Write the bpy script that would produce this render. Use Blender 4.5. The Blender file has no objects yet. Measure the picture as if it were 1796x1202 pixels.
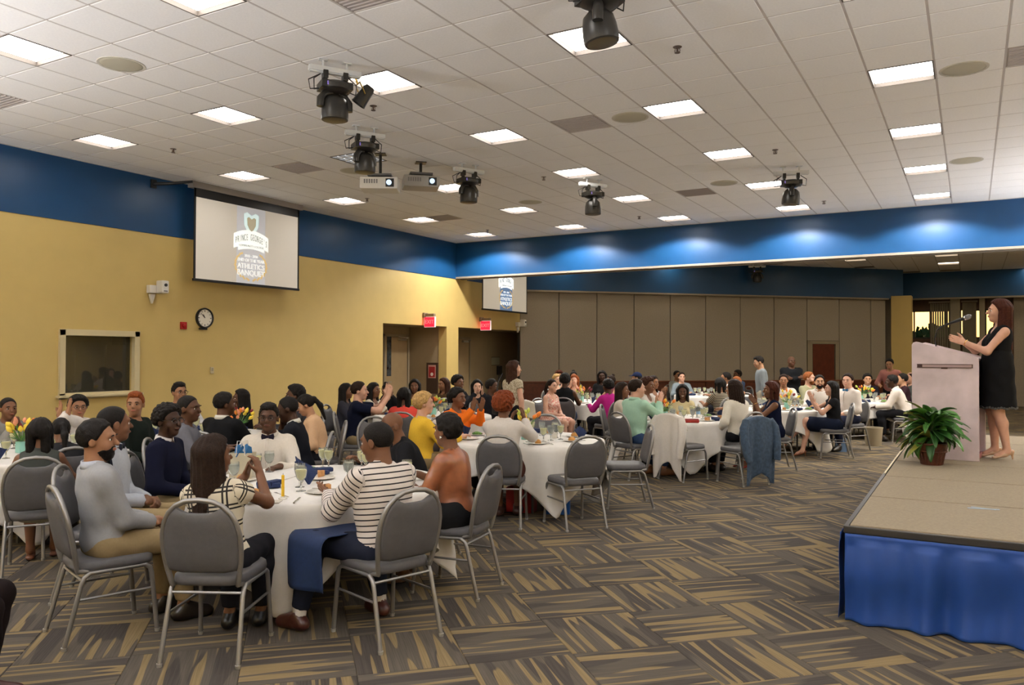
import bpy, bmesh, math, random
import numpy as np
from mathutils import Matrix, Vector

# ------------------------------------------------------------------ camera, world, exposure
scn = bpy.context.scene
COL = scn.collection
CAM_H = 1.70
YAW, PITCH, ROLL, FPX = -0.521245, 0.0154027, 0.0029088, 1402.8
_cy, _sy, _cp, _sp = math.cos(YAW), math.sin(YAW), math.cos(PITCH), math.sin(PITCH)
_f = Vector((_sy * _cp, _cy * _cp, _sp)); _r0 = Vector((_cy, -_sy, 0)); _u0 = _r0.cross(_f)
_r = _r0 * math.cos(ROLL) + _u0 * math.sin(ROLL); _u = _u0 * math.cos(ROLL) - _r0 * math.sin(ROLL)
camd = bpy.data.cameras.new('camera'); cam = bpy.data.objects.new('camera', camd); COL.objects.link(cam)
camd.sensor_width = 36.0; camd.lens = FPX / 1796 * 36.0; camd.clip_end = 200
cam.matrix_world = Matrix(((_r.x, _u.x, -_f.x, 0), (_r.y, _u.y, -_f.y, 0), (_r.z, _u.z, -_f.z, CAM_H), (0, 0, 0, 1)))
scn.camera = cam
scn.cycles.max_bounces = 8; scn.cycles.glossy_bounces = 3; scn.cycles.transmission_bounces = 6
scn.view_settings.view_transform = 'Standard'; scn.view_settings.look = 'None'
scn.view_settings.gamma = 1.0; scn.view_settings.use_curve_mapping = False
scn.view_settings.exposure = 0.18
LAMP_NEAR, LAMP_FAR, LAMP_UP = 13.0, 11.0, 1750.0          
SCALLOP = 330.0   # watts of the panels along the beam; above: radiance of the ceiling panels, main hall / section beyond the beam / added unseen uplights
w = bpy.data.worlds.new('dusk'); scn.world = w; w.use_nodes = True
_nt = w.node_tree; _bg = _nt.nodes['Background']
_sky = _nt.nodes.new('ShaderNodeTexSky'); _sky.sky_type = 'NISHITA'; _sky.sun_disc = False
_sky.sun_elevation = math.radians(7); _sky.sun_rotation = math.radians(-10)
_nt.links.new(_sky.outputs[0], _bg.inputs[0]); _bg.inputs[1].default_value = 0.06

# ------------------------------------------------------------------ generic helpers
def px_of(p):
    d = Vector(p) - Vector((0, 0, CAM_H)); z = d.dot(_f)
    if z <= 0.05: return None
    return (898 + FPX * d.dot(_r) / z, 601 - FPX * d.dot(_u) / z, z)

def empty(name, loc=(0, 0, 0), rz=0.0, parent=None):
    o = bpy.data.objects.new(name, None); COL.objects.link(o)
    o.location = loc; o.rotation_euler = (0, 0, rz); o.empty_display_size = 0.1
    if parent: o.parent = parent
    return o

def tag(o, label=None, cat=None, group=None, kind=None):
    if label: o['label'] = label
    if cat: o['category'] = cat
    if group: o['group'] = group
    if kind: o['kind'] = kind
    return o

def ob(name, me, parent=None, loc=None, rot=None, mat=None):
    o = bpy.data.objects.new(name, me); COL.objects.link(o)
    if parent: o.parent = parent
    if loc is not None: o.location = loc
    if rot is not None: o.rotation_euler = rot
    if mat is not None:
        if not me.materials: me.materials.append(mat)
        else: me.materials[0] = mat
    return o

def ob_mat(o, mat):
    "material on the object so that mesh data can be shared"
    if not o.data.materials: o.data.materials.append(None)
    o.material_slots[0].link = 'OBJECT'; o.material_slots[0].material = mat
    return o

class MB:
    "collects simple solids into one mesh"
    def __init__(s): s.v = []; s.f = []; s.m = []; s.mi = 0
    def _add(s, vs, fs):
        o = len(s.v); s.v += [tuple(v) for v in vs]
        for f in fs: s.f.append(tuple(i + o for i in f)); s.m.append(s.mi)
        return s
    def box(s, c, d, rz=0.0, M=None):
        x, y, z = d[0] / 2, d[1] / 2, d[2] / 2
        vs = [Vector((a * x, b * y, e * z)) for a in (-1, 1) for b in (-1, 1) for e in (-1, 1)]
        R = M if M is not None else Matrix.Rotation(rz, 3, 'Z')
        vs = [R @ v + Vector(c) for v in vs]
        return s._add(vs, [(0, 1, 3, 2), (4, 6, 7, 5), (0, 4, 5, 1), (2, 3, 7, 6), (0, 2, 6, 4), (1, 5, 7, 3)])
    def tube(s, pts, r, n=8, close=False, cap=True):
        pts = [Vector(p) for p in pts]; N = len(pts); rs = r if isinstance(r, (list, tuple)) else [r] * N
        rings = []; prev = None
        for i, p in enumerate(pts):
            if close: t = pts[(i + 1) % N] - pts[i - 1]
            else: t = pts[min(i + 1, N - 1)] - pts[max(i - 1, 0)]
            t.normalize()
            if prev is None:
                a = Vector((0, 0, 1)) if abs(t.z) < 0.9 else Vector((1, 0, 0)); u = t.cross(a).normalized()
            else: u = (prev - t * prev.dot(t)).normalized()
            prev = u; v = t.cross(u)
            rings.append([p + (u * math.cos(2 * math.pi * k / n) + v * math.sin(2 * math.pi * k / n)) * rs[i] for k in range(n)])
        vs = [q for R in rings for q in R]; fs = []
        for i in range(N if close else N - 1):
            j = (i + 1) % N
            for k in range(n): fs.append((i * n + k, i * n + (k + 1) % n, j * n + (k + 1) % n, j * n + k))
        if cap and not close: fs += [tuple(range(n - 1, -1, -1)), tuple((N - 1) * n + k for k in range(n))]
        return s._add(vs, fs)
    def lathe(s, prof, c=(0, 0, 0), n=16, M=None, cap=True):
        vs = []; fs = []
        for r, z in prof:
            for k in range(n):
                a = 2 * math.pi * k / n; p = Vector((r * math.cos(a), r * math.sin(a), z))
                vs.append((M @ p if M is not None else p) + Vector(c))
        for i in range(len(prof) - 1):
            for k in range(n): fs.append((i * n + k, i * n + (k + 1) % n, (i + 1) * n + (k + 1) % n, (i + 1) * n + k))
        if cap and prof[0][0] > 1e-4: fs.append(tuple(range(n - 1, -1, -1)))
        if cap and prof[-1][0] > 1e-4: fs.append(tuple((len(prof) - 1) * n + k for k in range(n)))
        return s._add(vs, fs)
    def prism(s, poly, z0, z1, M=None, off=(0, 0, 0)):
        n = len(poly); vs = [Vector((x, y, z0)) for x, y in poly] + [Vector((x, y, z1)) for x, y in poly]
        if M is not None: vs = [M @ v for v in vs]
        vs = [v + Vector(off) for v in vs]
        return s._add(vs, [tuple(range(n - 1, -1, -1)), tuple(range(n, 2 * n))] + [(k, (k + 1) % n, n + (k + 1) % n, n + k) for k in range(n)])
    def mesh(s, name, mats=(), smooth=False, bevel=0.0, seg=2):
        me = bpy.data.meshes.new(name); me.from_pydata(s.v, [], s.f)
        for m in mats: me.materials.append(m)
        if len(mats) > 1: me.polygons.foreach_set('material_index', s.m)
        if bevel > 0:
            bm = bmesh.new(); bm.from_mesh(me)
            bmesh.ops.remove_doubles(bm, verts=bm.verts, dist=1e-5)
            es = [e for e in bm.edges if len(e.link_faces) == 2 and e.calc_face_angle(0) > 0.6]
            bmesh.ops.bevel(bm, geom=es, offset=bevel, segments=seg, affect='EDGES', profile=0.6)
            bm.to_mesh(me); bm.free()
        if smooth:
            me.polygons.foreach_set('use_smooth', [True] * len(me.polygons))
            try: me.set_sharp_from_angle(angle=math.radians(50))
            except Exception: pass
        me.update(); return me

def mesh_np(name, V, F, mat=None, smooth=True):
    me = bpy.data.meshes.new(name); V = np.ascontiguousarray(V, np.float32); F = np.ascontiguousarray(F, np.int32)
    me.vertices.add(len(V)); me.vertices.foreach_set('co', V.ravel())
    k = F.shape[1]; me.loops.add(F.size); me.loops.foreach_set('vertex_index', F.ravel())
    me.polygons.add(len(F)); me.polygons.foreach_set('loop_start', np.arange(0, F.size, k, dtype=np.int32))
    me.polygons.foreach_set('use_smooth', np.full(len(F), smooth))
    me.update(calc_edges=True); me.validate()
    if mat: me.materials.append(mat)
    return me

# ------------------------------------------------------------------ materials
_M = {}
def mat(name, col=(0.5, 0.5, 0.5), rough=0.6, metal=0.0, spec=0.5, noise=0.0, nscale=40.0, bump=0.0, bscale=200.0, emit=None, estr=0.0, trans=0.0, ior=1.45, sheen=0.0, coat=0.0, alpha=1.0):
    if name in _M: return _M[name]
    m = bpy.data.materials.new(name); m.use_nodes = True; nt = m.node_tree; b = nt.nodes['Principled BSDF']
    b.inputs['Base Color'].default_value = (*col, 1); b.inputs['Roughness'].default_value = rough
    b.inputs['Metallic'].default_value = metal; b.inputs['Specular IOR Level'].default_value = spec
    b.inputs['Transmission Weight'].default_value = trans; b.inputs['IOR'].default_value = ior
    b.inputs['Sheen Weight'].default_value = sheen; b.inputs['Coat Weight'].default_value = coat
    b.inputs['Alpha'].default_value = alpha
    if emit: b.inputs['Emission Color'].default_value = (*emit, 1); b.inputs['Emission Strength'].default_value = estr
    if noise > 0 or bump > 0:
        tc = nt.nodes.new('ShaderNodeTexCoord')
    if noise > 0:
        n = nt.nodes.new('ShaderNodeTexNoise'); n.inputs['Scale'].default_value = nscale; n.inputs['Detail'].default_value = 4
        nt.links.new(tc.outputs['Object'], n.inputs['Vector'])
        r = nt.nodes.new('ShaderNodeValToRGB')
        r.color_ramp.elements[0].position = 0.3; r.color_ramp.elements[1].position = 0.7
        r.color_ramp.elements[0].color = (*[max(0, c * (1 - noise)) for c in col], 1); r.color_ramp.elements[1].color = (*[min(1, c * (1 + noise)) for c in col], 1)
        nt.links.new(n.outputs['Fac'], r.inputs[0]); nt.links.new(r.outputs[0], b.inputs['Base Color'])
    if bump > 0:
        n2 = nt.nodes.new('ShaderNodeTexNoise'); n2.inputs['Scale'].default_value = bscale; n2.inputs['Detail'].default_value = 3
        nt.links.new(tc.outputs['Object'], n2.inputs['Vector'])
        bp = nt.nodes.new('ShaderNodeBump'); bp.inputs['Strength'].default_value = bump; bp.inputs['Distance'].default_value = 0.01
        nt.links.new(n2.outputs['Fac'], bp.inputs['Height']); nt.links.new(bp.outputs[0], b.inputs['Normal'])
    _M[name] = m; return m

def cloth(col, rough=0.85, key=None):
    k = 'cloth_%.3f_%.3f_%.3f_%.2f' % (*col, rough)
    return mat(k, col, rough, noise=0.04, nscale=60, bump=0.25, bscale=420, spec=0.08)

# ------------------------------------------------------------------ signed distance bodies -> one continuous surface
class Field:
    def __init__(s, lo, hi, h, fine=(), hf=None):
        s.ax = []
        for a in range(3):
            iv = sorted((max(lo[a], f[0][a]), min(hi[a], f[1][a])) for f in fine) if hf else []
            xs = [lo[a]]
            while xs[-1] < hi[a]:
                x = xs[-1]; st = h
                for p, q in iv:
                    if p - h * 0.5 <= x <= q: st = hf
                xs.append(x + st)
            s.ax.append(np.array(xs, np.float32))
        s.v = np.full([len(a) for a in s.ax], 0.2, np.float32)
    def reg(s, lo, hi, m):
        sl = []
        for a in range(3):
            i = max(0, int(np.searchsorted(s.ax[a], lo[a] - m)) - 1); j = min(len(s.ax[a]), int(np.searchsorted(s.ax[a], hi[a] + m)) + 1)
            if j - i < 1: return None
            sl.append(slice(i, j))
        X = s.ax[0][sl[0]][:, None, None]; Y = s.ax[1][sl[1]][None, :, None]; Z = s.ax[2][sl[2]][None, None, :]
        return tuple(sl), X, Y, Z
    def mix(s, sl, d, k, sub=False):
        v = s.v[sl]
        if sub:
            d = -d; h = np.clip(0.5 - 0.5 * (v - d) / k, 0, 1); s.v[sl] = v + (d - v) * h + k * h * (1 - h)
        elif k <= 0: s.v[sl] = np.minimum(v, d)
        else:
            h = np.clip(0.5 + 0.5 * (v - d) / k, 0, 1); s.v[sl] = v + (d - v) * h - k * h * (1 - h)
    def cone(s, a, b, ra, rb, k=0.03, flat=None, cut0=False, cut1=False, sub=False, g=0.0):
        a = np.asarray(a, np.float32); b = np.asarray(b, np.float32); ra += g; rb += g
        R = max(ra, rb) * (max(1.0, flat[1]) if flat else 1.0)
        q = s.reg(np.minimum(a, b) - R, np.maximum(a, b) + R, k + 0.02)
        if q is None: return
        sl, X, Y, Z = q; ab = b - a; L2 = float(ab @ ab) + 1e-9
        px, py, pz = X - a[0], Y - a[1], Z - a[2]
        t = (px * ab[0] + py * ab[1] + pz * ab[2]) / L2; tc = np.clip(t, 0, 1)
        wx, wy, wz = px - tc * ab[0], py - tc * ab[1], pz - tc * ab[2]
        if flat:
            n, f = np.asarray(flat[0], np.float32), flat[1]; e = (wx * n[0] + wy * n[1] + wz * n[2]) * (1 / f - 1)
            wx, wy, wz = wx + n[0] * e, wy + n[1] * e, wz + n[2] * e
        d = np.sqrt(wx * wx + wy * wy + wz * wz) - (ra + (rb - ra) * tc)
        L = math.sqrt(L2)
        if cut1: d = np.maximum(d, (t - 1) * L)
        if cut0: d = np.maximum(d, -t * L)
        s.mix(sl, d, k, sub)
    def ell(s, c, r, R=None, k=0.03, sub=False, g=0.0):
        c = np.asarray(c, np.float32); r = np.asarray(r, np.float32) + g; m = float(r.max())
        q = s.reg(c - m, c + m, k + 0.02)
        if q is None: return
        sl, X, Y, Z = q; X, Y, Z = X - c[0], Y - c[1], Z - c[2]
        if R is not None: X, Y, Z = (X * R[0, 0] + Y * R[1, 0] + Z * R[2, 0], X * R[0, 1] + Y * R[1, 1] + Z * R[2, 1], X * R[0, 2] + Y * R[1, 2] + Z * R[2, 2])
        A, B, C = X / r[0], Y / r[1], Z / r[2]; k0 = np.sqrt(A * A + B * B + C * C) + 1e-6
        k1 = np.sqrt((A / r[0]) ** 2 + (B / r[1]) ** 2 + (C / r[2]) ** 2) + 1e-6
        s.mix(sl, k0 * (k0 - 1) / k1, k, sub)
    def keep(s, n, o, soft=0.004):
        "keep the half space (p-o).n > 0"
        X = s.ax[0][:, None, None]; Y = s.ax[1][None, :, None]; Z = s.ax[2][None, None, :]
        d = -((X - o[0]) * n[0] + (Y - o[1]) * n[1] + (Z - o[2]) * n[2]); s.v = np.maximum(s.v, d.astype(np.float32))
    def noise(s, amp, f, seed=0):
        X = s.ax[0][:, None, None]; Y = s.ax[1][None, :, None]; Z = s.ax[2][None, None, :]
        a = seed * 1.7
        s.v += (amp * (np.sin(X * f + 1.3 * np.sin(Z * f * 0.6 + a) + a) * np.sin(Y * f * 0.9 + 1.1 * np.sin(X * f * 0.5) + 2 * a) + 0.6 * np.sin(Z * f * 1.2 + 1.6 * np.sin(Y * f * 0.7 + a) + 1.2 * np.sin(X * f * .6)))).astype(np.float32)
    def strands(s, amp, n):
        X = s.ax[0][:, None, None]; Y = s.ax[1][None, :, None]; Z = s.ax[2][None, None, :]
        a = np.arctan2(X, -(Y + .01)); s.v += (amp * (np.sin(a * n + 3 * Z) + .6 * np.sin(a * n * 2.3 + 9 * Z + 1))).astype(np.float32)
    def mesh(s):
        v = s.v; v[v == 0] = 1e-7
        v[0], v[-1], v[:, 0], v[:, -1], v[:, :, 0], v[:, :, -1] = (np.maximum(q, 1e-4) for q in (v[0], v[-1], v[:, 0], v[:, -1], v[:, :, 0], v[:, :, -1]))
        S = v < 0; nx, ny, nz = v.shape; cnt = np.zeros((nx - 1, ny - 1, nz - 1), np.int8); cor = [(i, j, k) for i in (0, 1) for j in (0, 1) for k in (0, 1)]
        for i, j, k in cor: cnt += S[i:nx - 1 + i, j:ny - 1 + j, k:nz - 1 + k]
        m = (cnt > 0) & (cnt < 8); I, J, K = np.nonzero(m); n = len(I)
        idx = np.full(m.shape, -1, np.int32); idx[m] = np.arange(n)
        vc = {c: v[I + c[0], J + c[1], K + c[2]] for c in cor}
        P = np.zeros((n, 3), np.float32); W = np.zeros(n, np.float32)
        for c in cor:
            for a in range(3):
                if c[a]: continue
                e = list(c); e[a] = 1; va, vb = vc[c], vc[tuple(e)]; x = (va < 0) != (vb < 0)
                t = np.where(x, va / np.where(x, va - vb, 1), 0); q = np.array(c, np.float32)[None].repeat(n, 0); q[:, a] += t
                P += q * x[:, None]; W += x
        P /= np.maximum(W, 1)[:, None]
        V = np.stack([s.ax[a][ix] + P[:, a] * (s.ax[a][ix + 1] - s.ax[a][ix]) for a, ix in enumerate((I, J, K))], 1)
        Fs = []
        for a in range(3):
            b, c = (a + 1) % 3, (a + 2) % 3
            s0 = [slice(None)] * 3; s1 = [slice(None)] * 3; s0[a] = slice(0, -1); s1[a] = slice(1, None)
            for q in (b, c): s0[q] = slice(1, -1); s1[q] = slice(1, -1)
            A = S[tuple(s0)]; B = S[tuple(s1)]; e = np.argwhere(A != B)
            if not len(e): continue
            fl = A[tuple(e.T)]; e = e.copy(); e[:, b] += 1; e[:, c] += 1
            def cell(db, dc):
                z = e.copy(); z[:, b] -= db; z[:, c] -= dc; return idx[tuple(z.T)]
            Q = np.stack([cell(1, 1), cell(0, 1), cell(0, 0), cell(1, 0)], 1)
            Q[~fl] = Q[~fl][:, ::-1]; Fs.append(Q)
        F = np.concatenate(Fs) if Fs else np.zeros((0, 4), np.int32)
        F = F[(F >= 0).all(1)]
        return V, F

def rx(a): c, s = math.cos(a), math.sin(a); return np.array([[1, 0, 0], [0, c, -s], [0, s, c]])
def ry(a): c, s = math.cos(a), math.sin(a); return np.array([[c, 0, s], [0, 1, 0], [-s, 0, c]])
def rz_(a): c, s = math.cos(a), math.sin(a); return np.array([[c, -s, 0], [s, c, 0], [0, 0, 1]])
D2R = math.pi / 180
def nrm(v): v = np.asarray(v, float); return v / (np.linalg.norm(v) + 1e-9)

def head_sdf(F, c, R, s, fem=False, heavy=0.0):
    P = lambda x, y, z: c + R @ (np.array([x, y, z]) * s)
    w = (0.94 if fem else 1.0) + heavy
    F.ell(P(0, -.012, .030), np.array([.077 * w, .098, .090]) * s, R, 0.02)
    F.ell(P(0, .026, -.030), np.array([.063 * w, .068, .088]) * s, R, 0.03 * s)
    F.ell(P(0, .060, -.092), np.array([.026 * w, .026, .022]) * s, R, 0.035 * s)
    F.cone(P(-.034, .083, .030), P(.034, .083, .030), .012 * s, .012 * s, 0.016 * s)
    for e in (-1, 1):
        F.ell(P(.040 * e * w, .062, -.032), np.array([.024, .024, .026]) * s, R, 0.02 * s)
        F.ell(P(.032 * e, .104, .006), np.array([.017, .016, .013]) * s, R, 0.010 * s, sub=True)
        F.ell(P(.079 * e * w, -.008, -.005), np.array([.010, .021, .033]) * s, R, 0.008 * s)
    F.cone(P(0, .090, .014), P(0, .112, -.022), .008 * s, .0145 * s, 0.012 * s)
    F.ell(P(0, .092, -.056), np.array([.025, .012, .012]) * s, R, 0.008 * s)

def hand_sdf(F, wr, fw, pn, side, mode, s=1.0):
    "fingers run along fw, the palm looks along pn, the thumb leaves the side of the palm"
    fw = nrm(fw); pn = nrm(pn - fw * (np.asarray(pn) @ fw)); sd = np.cross(fw, pn) * side
    curl = {'relax': (22, 26, 18), 'flat': (4, 6, 4), 'hold': (48, 55, 35), 'fist': (70, 80, 50)}[mode]
    P = lambda a, b, d: wr + (sd * a + fw * b + pn * d) * s
    F.cone(P(0, -.02, 0), P(0, .02, 0), .027 * s, .027 * s, 0.015, flat=(pn, .72))
    F.cone(P(.018, .03, 0), P(.024, .085, 0), .020 * s, .016 * s, 0.016, flat=(pn, .72))
    F.cone(P(-.016, .03, 0), P(-.024, .080, 0), .020 * s, .015 * s, 0.016, flat=(pn, .72))
    F.cone(P(0, .03, 0), P(0, .085, 0), .020 * s, .016 * s, 0.016, flat=(pn, .72))
    for i, (x, l) in enumerate(((.029, .066), (.010, .074), (-.010, .068), (-.028, .054))):
        p = P(x, .086 - (.006 if i == 3 else 0), 0); a = 0.0; q = nrm(fw + sd * (x * (1.6 if mode in ('flat', 'relax') else 0.2)))
        for j, (fr, r0, r1) in enumerate(((.46, .0092, .0085), (.30, .0085, .0078), (.24, .0078, .0068))):
            a += curl[j] * D2R; dv = q * math.cos(a) + pn * math.sin(a); e = p + dv * l * fr * s
            F.cone(p, e, r0 * s, r1 * s, 0.005); p = e
    p = P(.030, .022, .006); dv = nrm(sd * .75 + fw * .75 + pn * (.25 if mode in ('flat', 'relax') else .6))
    e = p + dv * .042 * s; F.cone(p, e, .013 * s, .0105 * s, 0.01)
    dv = nrm(sd * .35 + fw * .95 + pn * (.15 if mode in ('flat', 'relax') else .6)); F.cone(e, e + dv * .036 * s, .0105 * s, .008 * s, 0.006)

_hair = {}
def hair_mesh(style, h):
    key = (style, h)
    if key in _hair: return _hair[key]
    lo, hi = np.array([-.2, -.24, -.2]), np.array([.2, .17, .22])
    if style in ('long', 'dreads', 'braids', 'ponytail', 'longwave'): lo[2] = -.55; lo[1] = -.30
    if style == 'bob': lo[2] = -.3
    F = Field(lo, hi, h); c0 = (0, -.014, .032); cr = np.array([.079, .100, .092])
    def cap(g, nfront=.080, slope=.80, low=-.055):
        F.ell(c0, cr, None, 0.005, g=0.0)
        # open the face: keep what lies behind a slanted plane and above the nape
        X = F.ax[0][:, None, None]; Y = F.ax[1][None, :, None]; Z = F.ax[2][None, None, :]
        line = np.interp(Y, [-.035, -.022, .016, .044, .068, .11], [low, -.014, -.014, .040, nfront, nfront + .014])   # hairline height along the side
        q = np.clip((Z - line) / (.016 + g * .6), 0, 1); q = q * q * (3 - 2 * q); F.v = (F.v - g * q + .014 * (1 - q)).astype(np.float32)
    if style == 'buzz': cap(.004); F.noise(.0006, 300)
    elif style == 'short': cap(.012); F.noise(.0022, 120)
    elif style == 'balding':
        cap(.005, low=-.06); F.ell((0, .0, .135), (.062, .095, .055), None, .01, sub=True)
    elif style == 'top':
        cap(.006); F.ell((0, .005, .100), (.068, .085, .042), None, .012); F.noise(.004, 170)
    elif style == 'afro': cap(.032, nfront=.070, low=-.06); F.noise(.005, 150)
    elif style == 'curly': cap(.040, nfront=.066, low=-.09); F.noise(.008, 110)
    elif style == 'pixie': cap(.022, nfront=.062, low=-.085); F.noise(.004, 95)
    elif style == 'bob':
        cap(.024, nfront=.072, low=-.06)
        for e in (-1, 1):
            F.cone((.086 * e, .012, .03), (.090 * e, .018, -.125), .026, .024, .03, flat=((1, 0, 0), .75))
            F.cone((.060 * e, -.075, .03), (.062 * e, -.07, -.15), .045, .040, .03)
        F.noise(.0015, 90); F.strands(.0022, 15)
    elif style in ('long', 'longwave'):
        cap(.022, nfront=.074, low=-.06)
        for e in (-1, 1):
            F.cone((.083 * e, -.01, .03), (.095 * e, .005, -.20), .026, .028, .03)
            F.cone((.095 * e, .005, -.20), (.088 * e, .045, -.34), .028, .016, .03)
            F.cone((.050 * e, -.085, .03), (.060 * e, -.105, -.40), .050, .040, .03, flat=((0, 1, 0), .7))
        F.cone((0, -.095, .03), (0, -.118, -.36), .055, .050, .03, flat=((0, 1, 0), .6))
        for e in (-1, 1): F.cone((.078 * e, -.050, .03), (.086 * e, -.052, -.33), .040, .034, .03)
        F.noise(.004 if style == 'longwave' else .0015, 60); F.strands(.0022, 17)
    elif style in ('dreads', 'braids'):
        cap(.018, nfront=.076, low=-.055); n = 15
        for i in range(n):
            a = math.radians(-118 + 236 * i / (n - 1)) - math.pi / 2
            x, y = .082 * math.cos(a), -.012 + .094 * math.sin(a); l = -.36 - .05 * ((i * 7) % 4) / 3
            o = 1.12 + .05 * ((i * 5) % 3)
            F.cone((x, y, .05), (x * 1.15, y * 1.12 - .01, -.12), .021, .017, .008); F.cone((x * 1.15, y * 1.12 - .01, -.12), (x * o, y * o - .02, l), .017, .010, .006)
        F.noise(.0025, 210)
    elif style == 'ponytail':
        cap(.012, nfront=.078, low=-.06); F.ell((0, -.125, .03), (.03, .03, .03), None, .02)
        F.cone((0, -.135, .03), (.0, -.165, -.08), .026, .034, .02); F.cone((0, -.165, -.08), (0, -.15, -.26), .034, .014, .02); F.noise(.002, 110)
    elif style == 'bun': cap(.012, nfront=.078, low=-.06); F.ell((0, -.07, .135), (.04, .04, .034), None, .015); F.noise(.0025, 120)
    elif style == 'cap':
        F.ell((0, -.012, .036), (.086, .108, .100), None, .005); F.keep((0, -.12, 1), (0, .05, .045)); F.ell((0, .115, .052), (.066, .075, .008), None, .01)
    elif style == 'beard':
        F.ell((0, .030, -.034), (.0655, .0715, .090), None, .01); F.ell((0, .060, -.096), (.030, .028, .025), None, .03)
        F.keep((0, .35, -1), (0, .06, -.048)); F.ell((0, .12, -.052), (.022, .045, .011), None, .004, sub=True); F.keep((0, 1, 0), (0, -.01, 0)); F.noise(.0015, 180)
    V, Q = F.mesh(); me = mesh_np('hair_' + style, V, Q); _hair[key] = me; return me

def _sphere(nu, nv, r=(1, 1, 1)):
    V = [(0, 0, 1)] + [(math.sin(math.pi * i / nv) * math.cos(2 * math.pi * j / nu), math.sin(math.pi * i / nv) * math.sin(2 * math.pi * j / nu), math.cos(math.pi * i / nv)) for i in range(1, nv) for j in range(nu)] + [(0, 0, -1)]
    F = [(0, 1 + j, 1 + (j + 1) % nu) for j in range(nu)]
    for i in range(nv - 2):
        for j in range(nu): a = 1 + i * nu; F.append((a + j, a + nu + j, a + nu + (j + 1) % nu, a + (j + 1) % nu))
    b = len(V) - 1; a = 1 + (nv - 2) * nu
    F += [(b, a + (j + 1) % nu, a + j) for j in range(nu)]
    return [(x * r[0], y * r[1], z * r[2]) for x, y, z in V], F

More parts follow.
